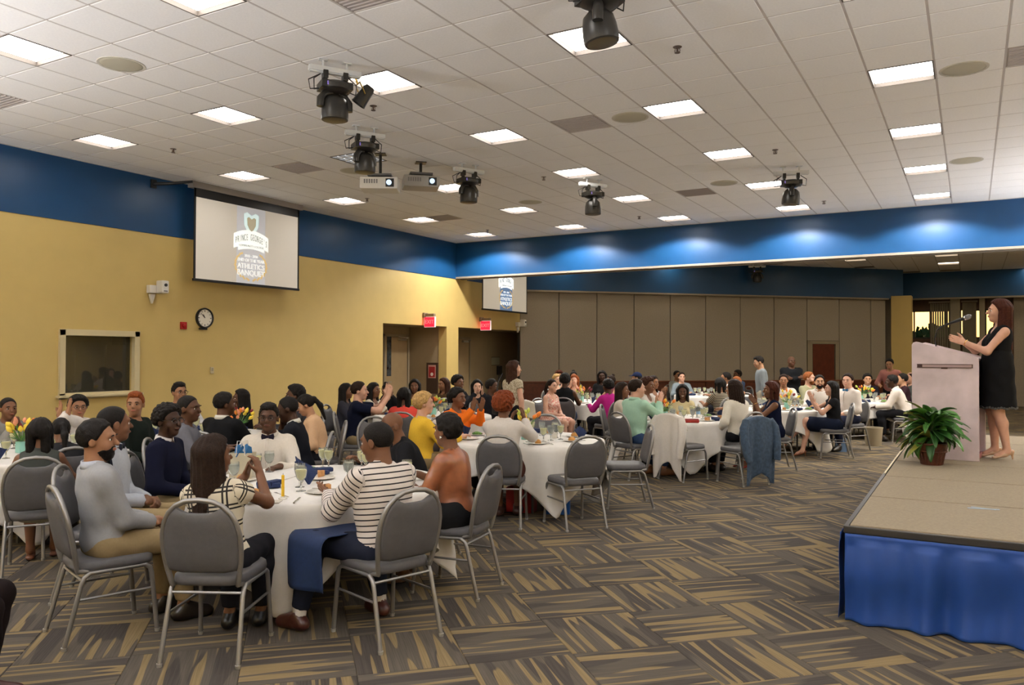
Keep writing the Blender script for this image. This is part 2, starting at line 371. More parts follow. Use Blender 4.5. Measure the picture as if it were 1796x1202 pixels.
_tmpl = {}
def tmpl(name):
    if name in _tmpl: return _tmpl[name]
    if name == 'eye':
        V, F = _sphere(10, 6, (.0135, .0085, .0085)); me = bpy.data.meshes.new('eye'); me.from_pydata(V, [], F)
        me.materials.append(mat('eye_white', (.75, .72, .68), .25)); me.materials.append(mat('iris_dark', (.02, .012, .008), .15))
        me.polygons.foreach_set('material_index', [1 if (p.center.y > .004 and abs(p.center.x) < .0075) else 0 for p in me.polygons])
    elif name == 'brow':
        m = MB(); m.tube([(-.019, -.004, -.004), (-.006, .003, .002), (.008, .003, .002), (.02, -.005, -.003)], [.002, .0042, .0042, .002], 6); me = m.mesh('brow', smooth=True)
    elif name == 'lips':
        V, F = _sphere(12, 8, (.025, .0085, .0085)); V = [(x, y - 6 * x * x, z + (.002 if z < 0 else 0)) for x, y, z in V]; me = bpy.data.meshes.new('lips'); me.from_pydata(V, [], F)
    elif name == 'smile':
        m = MB(); m.tube([(-.022, -.009, .004), (-.012, -.002, -.001), (0, .000, -.003), (.012, -.002, -.001), (.022, -.009, .004)], [.0015, .0042, .005, .0042, .0015], 8); me = m.mesh('smile', smooth=True)
    elif name == 'glasses':
        m = MB()
        for e in (-1, 1):
            m.tube([(e * .034 + .025 * math.cos(a), .002 * math.cos(a) * e, .019 * math.sin(a)) for a in [2 * math.pi * k / 14 for k in range(14)]], .0022, 5, close=True)
            m.tube([(e * .058, 0, .006), (e * .080, -.012, .008), (e * .083, -.10, .004), (e * .080, -.115, -.012)], .0022, 5)
        m.tube([(-.010, 0, .004), (0, .004, .007), (.010, 0, .004)], .0022, 5); me = m.mesh('glasses', smooth=True)
    elif name == 'bowtie':
        m = MB()
        for e in (-1, 1): m.prism([(0, -.009), (e * .05, -.027), (e * .056, 0), (e * .05, .027), (0, .009)][::e], -.008, .008, M=Matrix(((1, 0, 0), (0, 0, 1), (0, 1, 0))))
        m.box((0, .003, 0), (.018, .026, .02)); me = m.mesh('bowtie', bevel=.004)
    elif name in ('collar', 'collar_open'):
        V = []; n = 28; op = .35 if name == 'collar' else .75
        for j, (r, z) in enumerate(((.060, .045), (.066, .050), (.076, .006), (.070, .004))):
            for i in range(n + 1):
                a = math.pi / 2 + op * .5 + (2 * math.pi - op) * i / n; f = max(0, math.sin(a))
                V.append((r * math.cos(a) * 1.05, r * math.sin(a) - .004, z - .022 * f - (.014 * f if j in (2, 3) else 0)))
        F = [(j * (n + 1) + i, j * (n + 1) + i + 1, ((j + 1) % 4) * (n + 1) + i + 1, ((j + 1) % 4) * (n + 1) + i) for j in range(4) for i in range(n)]
        F += [tuple(j * (n + 1) for j in range(4)), tuple(j * (n + 1) + n for j in (3, 2, 1, 0))]
        me = bpy.data.meshes.new(name); me.from_pydata(V, [], F)
    elif name in ('shoe', 'sneaker', 'heel', 'flat_sandal'):
        lo, hi = np.array([-.07, -.10, -.09]), np.array([.07, .24, .10]); F = Field(lo, hi, .009)
        if name in ('shoe', 'sneaker'):
            F.cone((0, -.04, -.045), (0, .15, -.056), .040, .040, .02, flat=((0, 0, 1), .9)); F.cone((0, -.02, -.03), (0, .02, .015), .042, .044, .03, cut1=True); F.cone((0, .02, .0), (0, .13, -.045), .036, .034, .03)
            F.keep((0, 0, 1), (0, 0, -.085))
        elif name == 'heel':
            F.cone((0, -.035, .0), (0, .03, -.03), .030, .032, .02, cut0=False); F.cone((0, .03, -.04), (0, .12, -.068), .033, .026, .02, flat=((0, 0, 1), .6)); F.cone((0, -.045, -.01), (0, -.05, -.09), .016, .008, .012)
            F.ell((0, .0, .035), (.028, .06, .035), None, .01, sub=True); F.keep((0, 0, 1), (0, 0, -.085))
        else:
            F.cone((0, -.04, -.06), (0, .14, -.065), .036, .036, .01, flat=((0, 0, 1), .6)); F.keep((0, 0, 1), (0, 0, -.085)); F.cone((0, .09, -.045), (0, .10, -.04), .038, .036, .01)
        V, Q = F.mesh(); me = mesh_np(name, V, Q)
    if name in ('eye', 'lips', 'collar', 'collar_open'): me.polygons.foreach_set('use_smooth', [True] * len(me.polygons))
    _tmpl[name] = me; return me

def ik(S, W, l1, l2, pole):
    d = W - S; L = np.linalg.norm(d); L = min(L, (l1 + l2) * .999); u = nrm(d); W = S + u * L
    a = (l1 * l1 - l2 * l2 + L * L) / (2 * L); hgt = math.sqrt(max(0, l1 * l1 - a * a))
    p = np.asarray(pole, float); p = nrm(p - u * (p @ u)); return S + u * a + p * hgt, W

SKIN = {'deep': (.045, .019, .010), 'dark': (.085, .036, .018), 'brown': (.15, .066, .033), 'tan': (.28, .135, .072), 'olive': (.42, .225, .13), 'fair': (.58, .33, .235), 'pale': (.66, .40, .29)}
HAIRC = {'black': (.010, .008, .007), 'brown': (.018, .009, .0055), 'auburn': (.050, .013, .007), 'red': (.16, .035, .010), 'ginger': (.22, .07, .02), 'blonde': (.42, .26, .10), 'grey': (.25, .23, .2), 'copper': (.20, .05, .012), 'chestnut': (.040, .015, .008)}
def skin_mat(k): return mat('skin_' + k, SKIN[k], .50, noise=.08, nscale=14, spec=.32, bump=.04, bscale=260)
def hair_mat(k): return mat('hair_' + k, HAIRC[k], .55, noise=.35, nscale=60, bump=.5, bscale=160, spec=.14)

HEADS = []
def person(label, pos, heading, fem=False, pose='sit', skin='dark', top=((.5, .5, .5), 'long'), bottom=('trousers', (.03, .03, .04)), hair=('short', 'black'),
           hands='lap', lean=4, side=0, twist=0, hyaw=0, hpitch=0, s=1.0, girth=1.0, lod=1, group=None, extras=(), beard=None, shoes=('shoe', (.02, .015, .012)), legs=None, z0=0.0, topmat=None, smile=False, hroll=0):
    root = empty('person', (pos[0], pos[1], z0), (heading - 90) * D2R); tag(root, label, 'person', group or 'people at the banquet')
    h = (.0145, .0225, .031)[lod]; hf = (.0065, .0105, .0150)[lod]; ch = (.0145, .0225, .031)[lod]
    A = lambda *v: np.array(v, float)
    T = .47 if fem else .50
    if pose == 'sit': pel = A(0, 0, .54)
    elif pose == 'stand': pel = A(0, 0, .93)
    R = rz_(-twist * D2R) @ ry(side * D2R) @ rx(-lean * D2R)
    Rp = rz_(-twist * .3 * D2R)
    up = lambda x, y, z: pel + R @ A(x, y, z)
    sw = (.142 if fem else .168) * (1 + (girth - 1) * .35)
    neck = up(0, -.01, T); sh = {e: up(e * sw, -.005, T - .078) for e in (-1, 1)}
    Rh = rz_(-(twist + hyaw) * D2R) @ ry(hroll * D2R) @ rx(hpitch * D2R)
    hc = neck + R @ A(0, .012, .05) + Rh @ A(0, .012, .085)
    # legs
    hip = {e: pel + Rp @ A(e * .088, 0, -.01) for e in (-1, 1)}
    if pose == 'sit':
        kn = {e: Rp @ A(e * (.10 if fem else .13), .43, .52) for e in (-1, 1)}; an = {e: Rp @ A(e * (.09 if fem else .12), .40 + .03 * e, .088) for e in (-1, 1)}
    else:
        kn = {e: A(e * .09, .025, .50) for e in (-1, 1)}; an = {e: A(e * .085, -.03 + .03 * e, .088) for e in (-1, 1)}
    if legs:
        for q, v in legs.items():
            (kn if q[0] == 'k' else an)[1 if q[1] == 'R' else -1] = A(*v)
    # arms
    l1, l2 = (.27, .235) if fem else (.29, .25)
    hp = hands if isinstance(hands, dict) else {
        'lap': {'R': ((.10, .27, .63), None, (0, 0, -1), 'relax'), 'L': ((-.10, .27, .63), None, (0, 0, -1), 'relax')},
        'clasp': {'R': ((.035, .26, .64), (-.5, .8, -.1), (-.6, 0, -.8), 'hold'), 'L': ((-.035, .26, .64), (.5, .8, -.1), (.6, 0, -.8), 'hold')},
        'table': {'R': ((.16, .40, .79), None, (0, 0, -1), 'relax'), 'L': ((-.16, .40, .79), None, (0, 0, -1), 'relax')},
        'clap': {'R': ((.035, .27, .96), (-.1, .55, .8), (-1, 0, .1), 'flat'), 'L': ((-.035, .27, .95), (.1, .6, .8), (1, 0, .1), 'flat')},
        'claphigh': {'R': ((.055, .30, 1.06), (-.05, .35, .95), (-1, 0, 0), 'flat'), 'L': ((-.055, .31, 1.05), (.05, .45, .9), (1, 0, 0), 'flat')},
        'chin': {'R': ((.05, .22, .96), (-.2, -.2, 1), (-.3, -.9, .1), 'hold'), 'L': ((-.10, .35, .79), (.6, .4, 0), (0, 0, -1), 'relax')},
        'down': {'R': ((.25, .03, .80), (0, .12, -1), (-1, 0, 0), 'relax'), 'L': ((-.25, .03, .80), (0, .12, -1), (1, 0, 0), 'relax')},
        'cross': {'R': ((-.10, .25, .80), (-1, .2, .1), (0, -1, -.2), 'relax'), 'L': ((.10, .27, .78), (1, .2, .1), (0, -1, -.2), 'relax')},
    }[hands]
    arm = {}
    for e, nm in ((1, 'R'), (-1, 'L')):
        t, fw, pn, md = hp[nm][:4]; pole = hp[nm][4] if len(hp[nm]) > 4 else (e * .55, -.35, -.8)
        el, wr = ik(sh[e], A(*t), l1, l2, pole); arm[e] = (el, wr, nrm(wr - el) if fw is None else nrm(fw), nrm(pn), md)
    g = girth
    def torso(F, gr=0.0, k=.06):
        if fem:
            F.ell(up(0, -.005, .02), A(.165 * g, .125 * g, .115), R, k, g=gr); F.ell(up(0, 0, .17), A(.125 * g, .095 * g, .13), R, k, g=gr)
            F.ell(up(0, -.005, T - .17), A(.145 * g, .098 * g, .15), R, k, g=gr)
            for e in (-1, 1): F.ell(up(e * .065, .072 * g, T - .20), A(.062, .052, .062), R, .03, g=gr)
        else:
            F.ell(up(0, 0, .02), A(.165 * g, .125 * g, .115), R, k, g=gr); F.ell(up(0, .005 + .035 * (g - 1), .17), A(.15 * g, .11 * g, .14), R, k, g=gr)
            F.ell(up(0, 0, T - .18), A(.172 * g, .112 * g, .17), R, k, g=gr)
        F.cone(sh[-1] + R @ A(.03, 0, -.005), sh[1] + R @ A(-.03, 0, -.005), .052, .052, .05, g=gr)
        F.cone(up(0, -.02, T - .075), up(0, -.014, T - .012), .105, .060, .05, flat=(R @ A(0, 1, 0), .68), g=gr)
    ar = (.043, .037, .037, .026) if fem else (.051, .043, .043, .030); ga = 1 + (g - 1) * .6
    def thigh(F, e, gr, tt=1.0, k=.05, cut=False):
        b = hip[e] + (kn[e] - hip[e]) * tt; F.cone(hip[e], b, .092 * (1 + (g - 1) * .7), (.092 + (.060 - .092) * tt) * (1 + (g - 1) * .5), k, cut1=cut, g=gr)
    def shin(F, e, gr, tt=1.0, k=.03, cut=False):
        b = kn[e] + (an[e] - kn[e]) * tt; m = kn[e] + (an[e] - kn[e]) * .3 + nrm(A(0, -1, 0)) * .012
        F.cone(kn[e], m, .056, .056, k, g=gr); F.cone(m, b, .056, .056 - .022 * tt, k, cut1=cut, g=gr)
    pts = np.array([hc + A(0, 0, .15), hc + A(.16, .16, -.1), hc - A(.16, .16, .1), pel - A(.2, .18, .1), pel + A(.2, .18, 0)] + [kn[e] + d for e in kn for d in (A(.09, .09, .09), -A(.09, .09, .09))] + [an[e] + d for e in an for d in (A(.05, .06, .05), -A(.05, .06, .05))] + [sh[e] + d for e in sh for d in (A(.1, .1, .1), -A(.1, .1, .1))] + [arm[e][i] + d for e in arm for i in (0, 1) for d in (A(.07, .07, .07), -A(.07, .07, .07))] + [arm[e][1] + arm[e][2] * .19 + d for e in arm for d in (A(.06, .06, .06), -A(.06, .06, .06))])
    lo, hi = pts.min(0) - .02, pts.max(0) + .02; lo[2] = max(lo[2], .02)
    fine = [(hc - .14, hc + .14)] + [(np.minimum(arm[e][1], arm[e][1] + arm[e][2] * .18) - .035, np.maximum(arm[e][1], arm[e][1] + arm[e][2] * .18) + .035) for e in arm]
    # ---- body: skin, one surface
    F = Field(lo, hi, h, fine if lod < 2 else fine[:1] + fine[1:], hf)
    torso(F, -.006)
    for e in (-1, 1):
        el, wr, fw, pn, md = arm[e]
        F.cone(sh[e], el, ar[0] * ga, ar[1] * ga, .035); F.cone(el, wr, ar[2] * ga, ar[3], .03); hand_sdf(F, wr, fw, pn, e, md, .93 if fem else 1.03)
        thigh(F, e, -.004); shin(F, e, -.003); F.cone(an[e], an[e] + Rp @ A(0, .10, -.05), .034, .026, .03)
    F.cone(up(0, -.012, T - .03), hc + Rh @ A(0, -.022, -.045), .060 if not fem else .050, .052 if not fem else .044, .03, g=.006 * (g - 1) * 5)
    head_sdf(F, hc, Rh, 1.0 if not fem else .95, fem, .06 * (g - 1) * 3)
    V, Q = F.mesh(); sm = skin_mat(skin); bo = ob('body', mesh_np('body', V, Q, sm), root)
    # ---- top
    tcol, sleeve = top[0], top[1]; tm = topmat or cloth(tcol)
    hem = top[2] if len(top) > 2 else None
    F = Field(lo - .03, hi + .03, ch); G = .012
    torso(F, G + .002)
    for e in (-1, 1):
        el, wr = arm[e][0], arm[e][1]
        if sleeve == 'long': F.cone(sh[e], el, ar[0] * ga, ar[1] * ga, .035, g=G + .004); F.cone(el, wr + (el - wr) * .03, ar[2] * ga, ar[3] + .006, .03, cut1=True, g=G)
        elif sleeve == 'half': F.cone(sh[e], el, ar[0] * ga, ar[1] * ga, .035, g=G + .004); F.cone(el, el + (wr - el) * .35, ar[2] * ga, ar[3] + .012, .03, cut1=True, g=G)
        elif sleeve == 'short': F.cone(sh[e], sh[e] + (el - sh[e]) * .68, ar[0] * ga, ar[1] * ga + .008, .035, cut1=True, g=G + .006)
        elif sleeve == 'cap': F.cone(sh[e], sh[e] + (el - sh[e]) * .32, ar[0] * ga, ar[1] * ga + .012, .035, cut1=True, g=G + .004)
    if sleeve == 'none':
        for e in (-1, 1): F.ell(sh[e] + R @ A(e * .060, 0, -.01), A(.060, .085, .085), R, .02, sub=True)
    F.cone(up(0, .006, T - .02), up(0, .03, T + .12), .062 if not fem else .056, .11, .008, sub=True)
    if fem and sleeve in ('none', 'cap', 'short'): F.ell(up(0, .085, T - .02), A(.075, .07, .085), R, .02, sub=True)
    if not (bottom[0] == 'dress'): F.keep(R @ A(0, 0, 1), up(0, 0, -.055 if pose == 'sit' else -.09))
    F.noise(.0030, 34, seed=int(abs(pos[0] * 31 + pos[1] * 17)) % 11)
    if bottom[0] == 'dress':
        pass
    V, Q = F.mesh(); me = mesh_np('top', V, Q, tm); ob('dress_top' if bottom[0] == 'dress' else {'long': 'shirt', 'short': 'shirt', 'half': 'shirt', 'none': 'vest_top', 'cap': 'blouse'}[sleeve], me, root)
    if 'stripes' in extras or 'plaid' in extras:
        # distance measured down the torso and along the sleeves, so the woven bands follow the garment
        at = me.attributes.new('band', 'FLOAT', 'POINT'); at2 = me.attributes.new('band2', 'FLOAT', 'POINT')
        lt = (V - pel) @ R; dT = np.maximum(0, np.abs(lt[:, 0]) - sw * .92); best = dT * 1.2 + .012; val = lt[:, 2].copy(); val2 = lt[:, 0].copy()
        for e in (-1, 1):
            for a, b, base in ((sh[e], arm[e][0], 0.), (arm[e][0], arm[e][1], l1)):
                ab = b - a; t = ((V - a) @ ab) / (ab @ ab); tcl = np.clip(t, 0, 1); dd = np.linalg.norm(V - a - tcl[:, None] * ab, axis=1) - .03
                m_ = (dd < best) & (np.abs(lt[:, 0]) > sw * .8) | ((base > 0) & (dd < .03)); L = np.linalg.norm(ab); rel = V - a - tcl[:, None] * ab; u1_ = nrm(np.cross(ab, [0.3, 1, .2])); u2_ = nrm(np.cross(ab, u1_)); val = np.where(m_, T - .05 - base - (t if base == 0 else tcl) * L, val); val2 = np.where(m_, np.arctan2(rel @ u1_, rel @ u2_) * .055, val2); best = np.where(m_, np.minimum(dd, best), best)
        at.data.foreach_set('value', val.astype(np.float32)); at2.data.foreach_set('value', val2.astype(np.float32))
    # ---- bottom
    bm_ = cloth(bottom[1]) if len(bottom) < 3 else bottom[2]
    F = Field(A(lo[0], lo[1], .03) - .05, A(hi[0], hi[1], pel[2] + .32) + .05, ch * 1.1); G = .008
    F.ell(up(0, 0, .0), A(.165 * g, .125 * g, .115), R, .03, g=G)
    kind = bottom[0]
    if kind in ('trousers', 'jeans', 'shorts'):
        for e in (-1, 1):
            if kind == 'shorts': thigh(F, e, G + .008, .85, cut=True)
            else: thigh(F, e, G); shin(F, e, G + .010, .90, cut=True)
        F.noise(.0028, 38, 3)
    else:
        if pose == 'sit':
            tt = .92
            for e in (-1, 1): thigh(F, e, G + .012, tt, k=.10, cut=True)
            m0 = (hip[1] + hip[-1]) / 2; m1 = m0 + ((kn[1] + kn[-1]) / 2 - m0) * tt; F.cone(m0, m1, .085, .07, .08, cut1=True, g=G)
        else:
            L = bottom[3] if len(bottom) > 3 else .36
            F.cone(pel + A(0, 0, .10), pel - A(0, -.005, L), .165, .205, .05, flat=((0, 1, 0), .82), cut1=True, g=G)
        F.noise(.004, 30, 5)
    if kind != 'dress' : F.keep((0, 0, -1), pel + A(0, 0, .14))
    V, Q = F.mesh(); ob({'dress': 'dress_skirt', 'skirt': 'skirt', 'jeans': 'jeans', 'trousers': 'trousers', 'shorts': 'shorts'}[kind], mesh_np('bottom', V, Q, tm if kind == 'dress' else bm_), root)
    # ---- shoes
    if shoes:
        for e in (-1, 1):
            d = an[e] - kn[e]; o = ob('shoe', tmpl(shoes[0]), root, an[e]); ob_mat(o, mat('leather_%.2f_%.2f_%.2f' % shoes[1], shoes[1], .35, coat=.2))
            fy = math.atan2(*( (kn[e] - hip[e])[:2] if pose == 'sit' else (0, 1))) if pose == 'sit' else 0
            o.rotation_euler = (0, 0, -fy * .6)
            if legs and ('a' + ('R' if e > 0 else 'L') + 't') in (legs or {}): pass
            if an[e][2] > .13: o.rotation_euler = (-.5, 0, -fy)
    # ---- head things
    Mh = Matrix.Translation(hc) @ Matrix(Rh.tolist()).to_4x4(); hs = 1.0 if not fem else .95
    def onhead(name, me, p=(0, 0, 0), m=None, rot=None, sc=None):
        o = ob(name, me, root); M = Mh @ Matrix.Translation(Vector(p) * hs) @ Matrix.Scale(hs, 4)
        if rot: M = M @ Matrix.Rotation(rot[1], 4, rot[0])
        if sc: M = M @ Matrix.Diagonal((*sc, 1))
        o.matrix_local = M
        if m: ob_mat(o, m)
        return o
    hw = .06 * (g - 1) * 3
    if hair: onhead('hair' if hair[0] != 'cap' else 'baseball_cap', hair_mesh(hair[0], (.007, .010, .013)[lod]), m=hair_mat(hair[1]) if hair[0] != 'cap' else cloth(hair[1]), sc=((.96 if fem else 1.0) + hw, 1, 1))
    if hair and hair[0] == 'cap': onhead('hair', hair_mesh('buzz', .010), m=hair_mat('black'))
    if beard: onhead('beard', hair_mesh('beard', .008), m=hair_mat(beard))
    bmq = hair_mat('black' if not hair or hair[0] == 'cap' or hair[1] in ('black', 'auburn', 'red', 'copper') and skin in ('deep', 'dark', 'brown', 'tan') else ('brown' if hair[1] == 'blonde' else hair[1]))
    for e in (-1, 1):
        onhead('eye', tmpl('eye'), (.031 * e, .0815, .005)); onhead('eyebrow', tmpl('brow'), (.033 * e, .096, .029), bmq, sc=(e, 1, 1) if e < 0 else None)
    sk = SKIN[skin]; lipc = tuple(min(1, c * f) for c, f in zip(sk, (1.15, .62, .72))) if skin not in ('fair', 'pale', 'olive') else (.52, .17, .14)
    if smile: onhead('smile', tmpl('smile'), (0, .102, -.057), mat('teeth', (.6, .55, .48), .3))
    onhead('lips', tmpl('lips'), (0, .099, -.057 if not smile else -.066), mat('lips_' + skin, lipc, .4), sc=(1, 1, 1) if not smile else (1, .9, .7))
    if 'glasses' in extras: onhead('glasses', tmpl('glasses'), (0, .104, .006), mat('glasses_frame', (.015, .012, .012), .3))
    if 'earrings' in extras:
        for e in (-1, 1):
            V_, F_ = _sphere(10, 6, (.010, .010, .013)); m2 = bpy.data.meshes.new('earring'); m2.from_pydata(V_, [], F_); onhead('earring', m2, (.086 * e, .0, -.045), mat('silver', (.8, .8, .8), .15, 1.0))
    Mn = Matrix.Translation(up(0, -.012, T - .028)) @ Matrix(R.tolist()).to_4x4()
    for x in extras:
        if isinstance(x, tuple) and x[0] in ('collar', 'collar_open'): o = ob('collar', tmpl(x[0]), root); o.matrix_local = Mn @ Matrix.Diagonal((1.06 * (1 + (g - 1) * .5), 1.0, 1.0, 1)); ob_mat(o, cloth(x[1]))
        if isinstance(x, tuple) and x[0] == 'bowtie': o = ob('bow_tie', tmpl('bowtie'), root); o.matrix_local = Mn @ Matrix.Translation((0, .082, .010)); ob_mat(o, cloth(x[1], .5))
        if isinstance(x, tuple) and x[0] == 'placket':
            m = MB(); yb = .112 * g + .012
            m.tube([(0, .078, T - .03), (0, yb * .98, T - .09), (0, yb + .004, T - .18), (0, yb + .002, .2), (0, yb + .004, .08)], .009, 6); o = ob('placket', m.mesh('placket', smooth=True), root); o.matrix_local = Matrix.Translation(pel) @ Matrix(R.tolist()).to_4x4() @ Matrix.Diagonal((1.2, 1, 1, 1)); ob_mat(o, cloth(x[1]))
            for q in range(5):
                V_, F_ = _sphere(8, 4, (.005, .003, .005)); m2 = bpy.data.meshes.new('button'); m2.from_pydata(V_, [], F_); b_ = ob('button', m2, root); b_.matrix_local = Matrix.Translation(pel) @ Matrix(R.tolist()).to_4x4() @ Matrix.Translation((0, yb + .013 - (.012 if q == 0 else 0), T - .09 - q * .075)); ob_mat(b_, mat('button', (.7, .68, .62), .4))
        if isinstance(x, tuple) and x[0] == 'socks':
            for e in (-1, 1): m = MB(); m.tube([an[e] - A(0, 0, .02), an[e] + (kn[e] - an[e]) * .10, an[e] + (kn[e] - an[e]) * .20], [.043, .043, .046], 12); ob('sock', m.mesh('sock', (cloth(x[1]),), smooth=True), root)
        if x == 'watch' or (isinstance(x, tuple) and x[0] == 'bracelet'):
            e = -1; el, wr, fw, pn, md = arm[e]; ax = nrm(wr - el); c = wr - ax * .015; u1 = nrm(np.cross(ax, pn)); u2 = np.cross(ax, u1); m = MB(); rr = ar[3] + .006
            m.tube([c + (u1 * math.cos(t) + u2 * math.sin(t)) * rr for t in [2 * math.pi * q / 14 for q in range(14)]], .004, 6, close=True); ob('bracelet' if x != 'watch' else 'watch', m.mesh('bracelet', (mat('gold', (.8, .55, .2), .25, 1.0),), smooth=True), root)
    root.scale = (s, s, s); a_ = (heading - 90) * D2R; HEADS.append((label, (pos[0] + s * (hc[0] * math.cos(a_) - hc[1] * math.sin(a_)), pos[1] + s * (hc[0] * math.sin(a_) + hc[1] * math.cos(a_)), z0 + s * hc[2])))
    return root

# ------------------------------------------------------------------ the hall
ZC = 4.624; WX = -11.70; BAND = 3.68; BY0, BY1, BZ = 17.40, 17.95, 3.72; TS = 0.6096; GX0, GY0 = -3.354, 8.880
XR, YN, YF = 7.0, -4.6, 32.2
YEL = mat('paint_yellow', (.58, .43, .155), .55, noise=.03, nscale=3, bump=.05, bscale=90)
BLU = mat('paint_blue', (.005, .056, .165), .36, noise=.05, nscale=4, bump=.03, bscale=120)
TAUPE = mat('panel_taupe', (.31, .27, .225), .9, noise=.06, nscale=30, bump=.3, bscale=300)
TAUPE2 = mat('wall_beige', (.36, .28, .17), .7, noise=.03, nscale=5)
WOOD = mat('wainscot_wood', (.10, .022, .010), .4, noise=.25, nscale=9)
TRIMC = mat('trim_grey', (.26, .225, .18), .5)
CREAM = mat('cream_frame', (.62, .53, .32), .5)
BLACK = mat('black_plastic', (.012, .012, .013), .38)
DARK = mat('dark_interior', (.03, .025, .02), .9)
WHITEP = mat('white_plastic', (.70, .68, .64), .4)

def structure(o): o['kind'] = 'structure'; return o
# left wall with the booth window and the two door recesses
m = MB()
def wseg(y0, y1, z0, z1, t=.25): m.box((WX - t / 2, (y0 + y1) / 2, (z0 + z1) / 2), (t, y1 - y0, z1 - z0))
wy0, wy1, wz0, wz1 = 6.98, 8.15, 1.09, 1.99
A0, A1, AZ, B0, B1 = 14.43, 17.00, 2.42, 17.54, 20.85
wseg(YN, wy0, 0, ZC); wseg(wy0, wy1, 0, wz0); wseg(wy0, wy1, wz1, ZC); wseg(wy1, A0, 0, ZC); wseg(A0, A1, AZ, ZC); wseg(A1, B0, 0, ZC); wseg(B0, B1, AZ, ZC)
wl = structure(ob('wall_left', m.mesh('wall_left', (YEL,))))
m = MB(); m.box((WX + .006, (YN + BY0) / 2, (BAND + ZC) / 2), (.012, BY0 - YN, ZC - BAND)); m.box((WX + .006, (BY1 + B1) / 2, (BAND + ZC) / 2), (.012, B1 - BY1, ZC - BAND))
ob('painted_band', m.mesh('band_left', (BLU,)), wl)
AX = -12.9
m = MB(); m.box((AX - .05, (A0 + 23.3) / 2 - .3, 1.4), (.1, 23.3 - A0 + 1.2, 2.8)); m.box((-12.33, A1 + .04, 1.3), (1.20, .06, 2.6)); m.box((-12.33, A0 - .04, 1.3), (1.20, .06, 2.6)); m.box((-12.33, B0 - .04, 1.3), (1.20, .06, 2.6)); m.box((-12.3, 23.2, 1.3), (1.25, .1, 2.6))
structure(ob('wall_recess', m.mesh('wall_recess', (TAUPE2,))))
m = MB(); m.box((-12.42, (A0 + A1) / 2, AZ + .05), (.95, A1 - A0, .1)); m.box((-12.42, (B0 + 23.2) / 2, AZ + .05), (.95, 23.2 - B0, .1)); structure(ob('ceiling_recess', m.mesh('ceiling_recess', (TAUPE2,))))
# baseboard
m = MB()
for y0, y1 in ((YN, A0), (A1, B0)): m.box((WX + .008, (y0 + y1) / 2, .06), (.016, y1 - y0, .12))
structure(ob('baseboard_left', m.mesh('baseboard_left', (mat('vinyl_base', (.05, .045, .04), .5),))))
# recess doors
def recess_door(n, y0, y1, slit):
    r = structure(empty('door_%d' % n, (AX, (y0 + y1) / 2, 0))); wd = y1 - y0
    mm = MB(); mm.box((.025, 0, 1.08), (.05, wd - .02, 2.14)); ob('door_leaf', mm.mesh('leaf', (mat('door_tan', (.36, .26, .14), .5, noise=.05, nscale=6),), bevel=.004), r)
    mm = MB()
    for e in (-1, 1): mm.box((.03, e * (wd / 2 + .03), 1.1), (.09, .06, 2.24))
    mm.box((.03, 0, 2.19), (.09, wd + .12, .07)); ob('door_frame', mm.mesh('frame', (mat('door_frame_grey', (.30, .25, .17), .5),), bevel=.004), r)
    mm = MB(); mm.box((.055, -wd / 2 + .16, 1.68), (.012, .17, 1.06)); ob('glass_slit', mm.mesh('slit', (mat('slit_glass', (.04, .05, .055), .1, noise=.8, nscale=8),)), r)
    mm = MB(); mm.box((.08, wd / 2 - .25, 2.09), (.07, .28, .06)); mm.tube([(.10, wd / 2 - .15, 2.10), (.30, wd / 2 - .28, 2.13), (.08, wd / 2 - .42, 2.16)], .010, 6); ob('door_closer', mm.mesh('closer', (mat('steel', (.55, .54, .52), .3, 1.0),), smooth=True), r)
    mm = MB(); mm.tube([(.05, -wd / 2 + .08, 1.0), (.10, -wd / 2 + .08, 1.0), (.10, -wd / 2 + .2, 1.0)], .012, 8); ob('door_handle', mm.mesh('handle', (mat('steel'),), smooth=True), r)
recess_door(1, 15.93, 16.86, True); recess_door(2, 18.92, 19.84, False)
# booth window
r = structure(empty('window_1', (WX, (wy0 + wy1) / 2, (wz0 + wz1) / 2))); W_, H_ = wy1 - wy0, wz1 - wz0
m = MB()
for e in (-1, 1): m.box((.0, e * (W_ / 2 + .025), 0), (.09, .09, H_ + .14)); m.box((0, 0, e * (H_ / 2 + .025)), (.09, W_ + .14, .09))
ob('window_frame', m.mesh('wf', (CREAM,), bevel=.006), r)
m = MB(); m.box((.03, 0, -H_ / 2 - .03), (.16, W_ + .2, .035)); ob('window_sill', m.mesh('ws', (CREAM,), bevel=.006), r)
m = MB(); m.box((-.12, 0, 0), (.012, W_, H_)); ob('pane', m.mesh('pane', (mat('booth_glass', (.25, .23, .18), .02, spec=1.0, trans=.85, ior=1.6),)), r)
m = MB(); m.box((-1.95, 0, 0), (.1, 3, 2.6)); m.box((-1.1, 1.5, 0), (1.7, .1, 2.6)); m.box((-1.1, -1.5, 0), (1.7, .1, 2.6)); m.box((-1.1, 0, 1.3), (1.7, 3, .1)); m.box((-1.1, 0, -1.3), (1.7, 3, .1))
structure(ob('wall_booth', m.mesh('booth', (DARK,)), None, r.location))
m = MB(); m.box((-.25, .42, -.15), (.05, .33, .9)); m.box((-.25, -.1, -.15), (.05, .3, .9)); tag(ob('booth_curtain', m.mesh('booth_curtain', (mat('curtain_grey', (.07, .075, .07), .9),)), None, r.location), 'dim grey curtain hanging inside the dark control booth window', 'curtain')
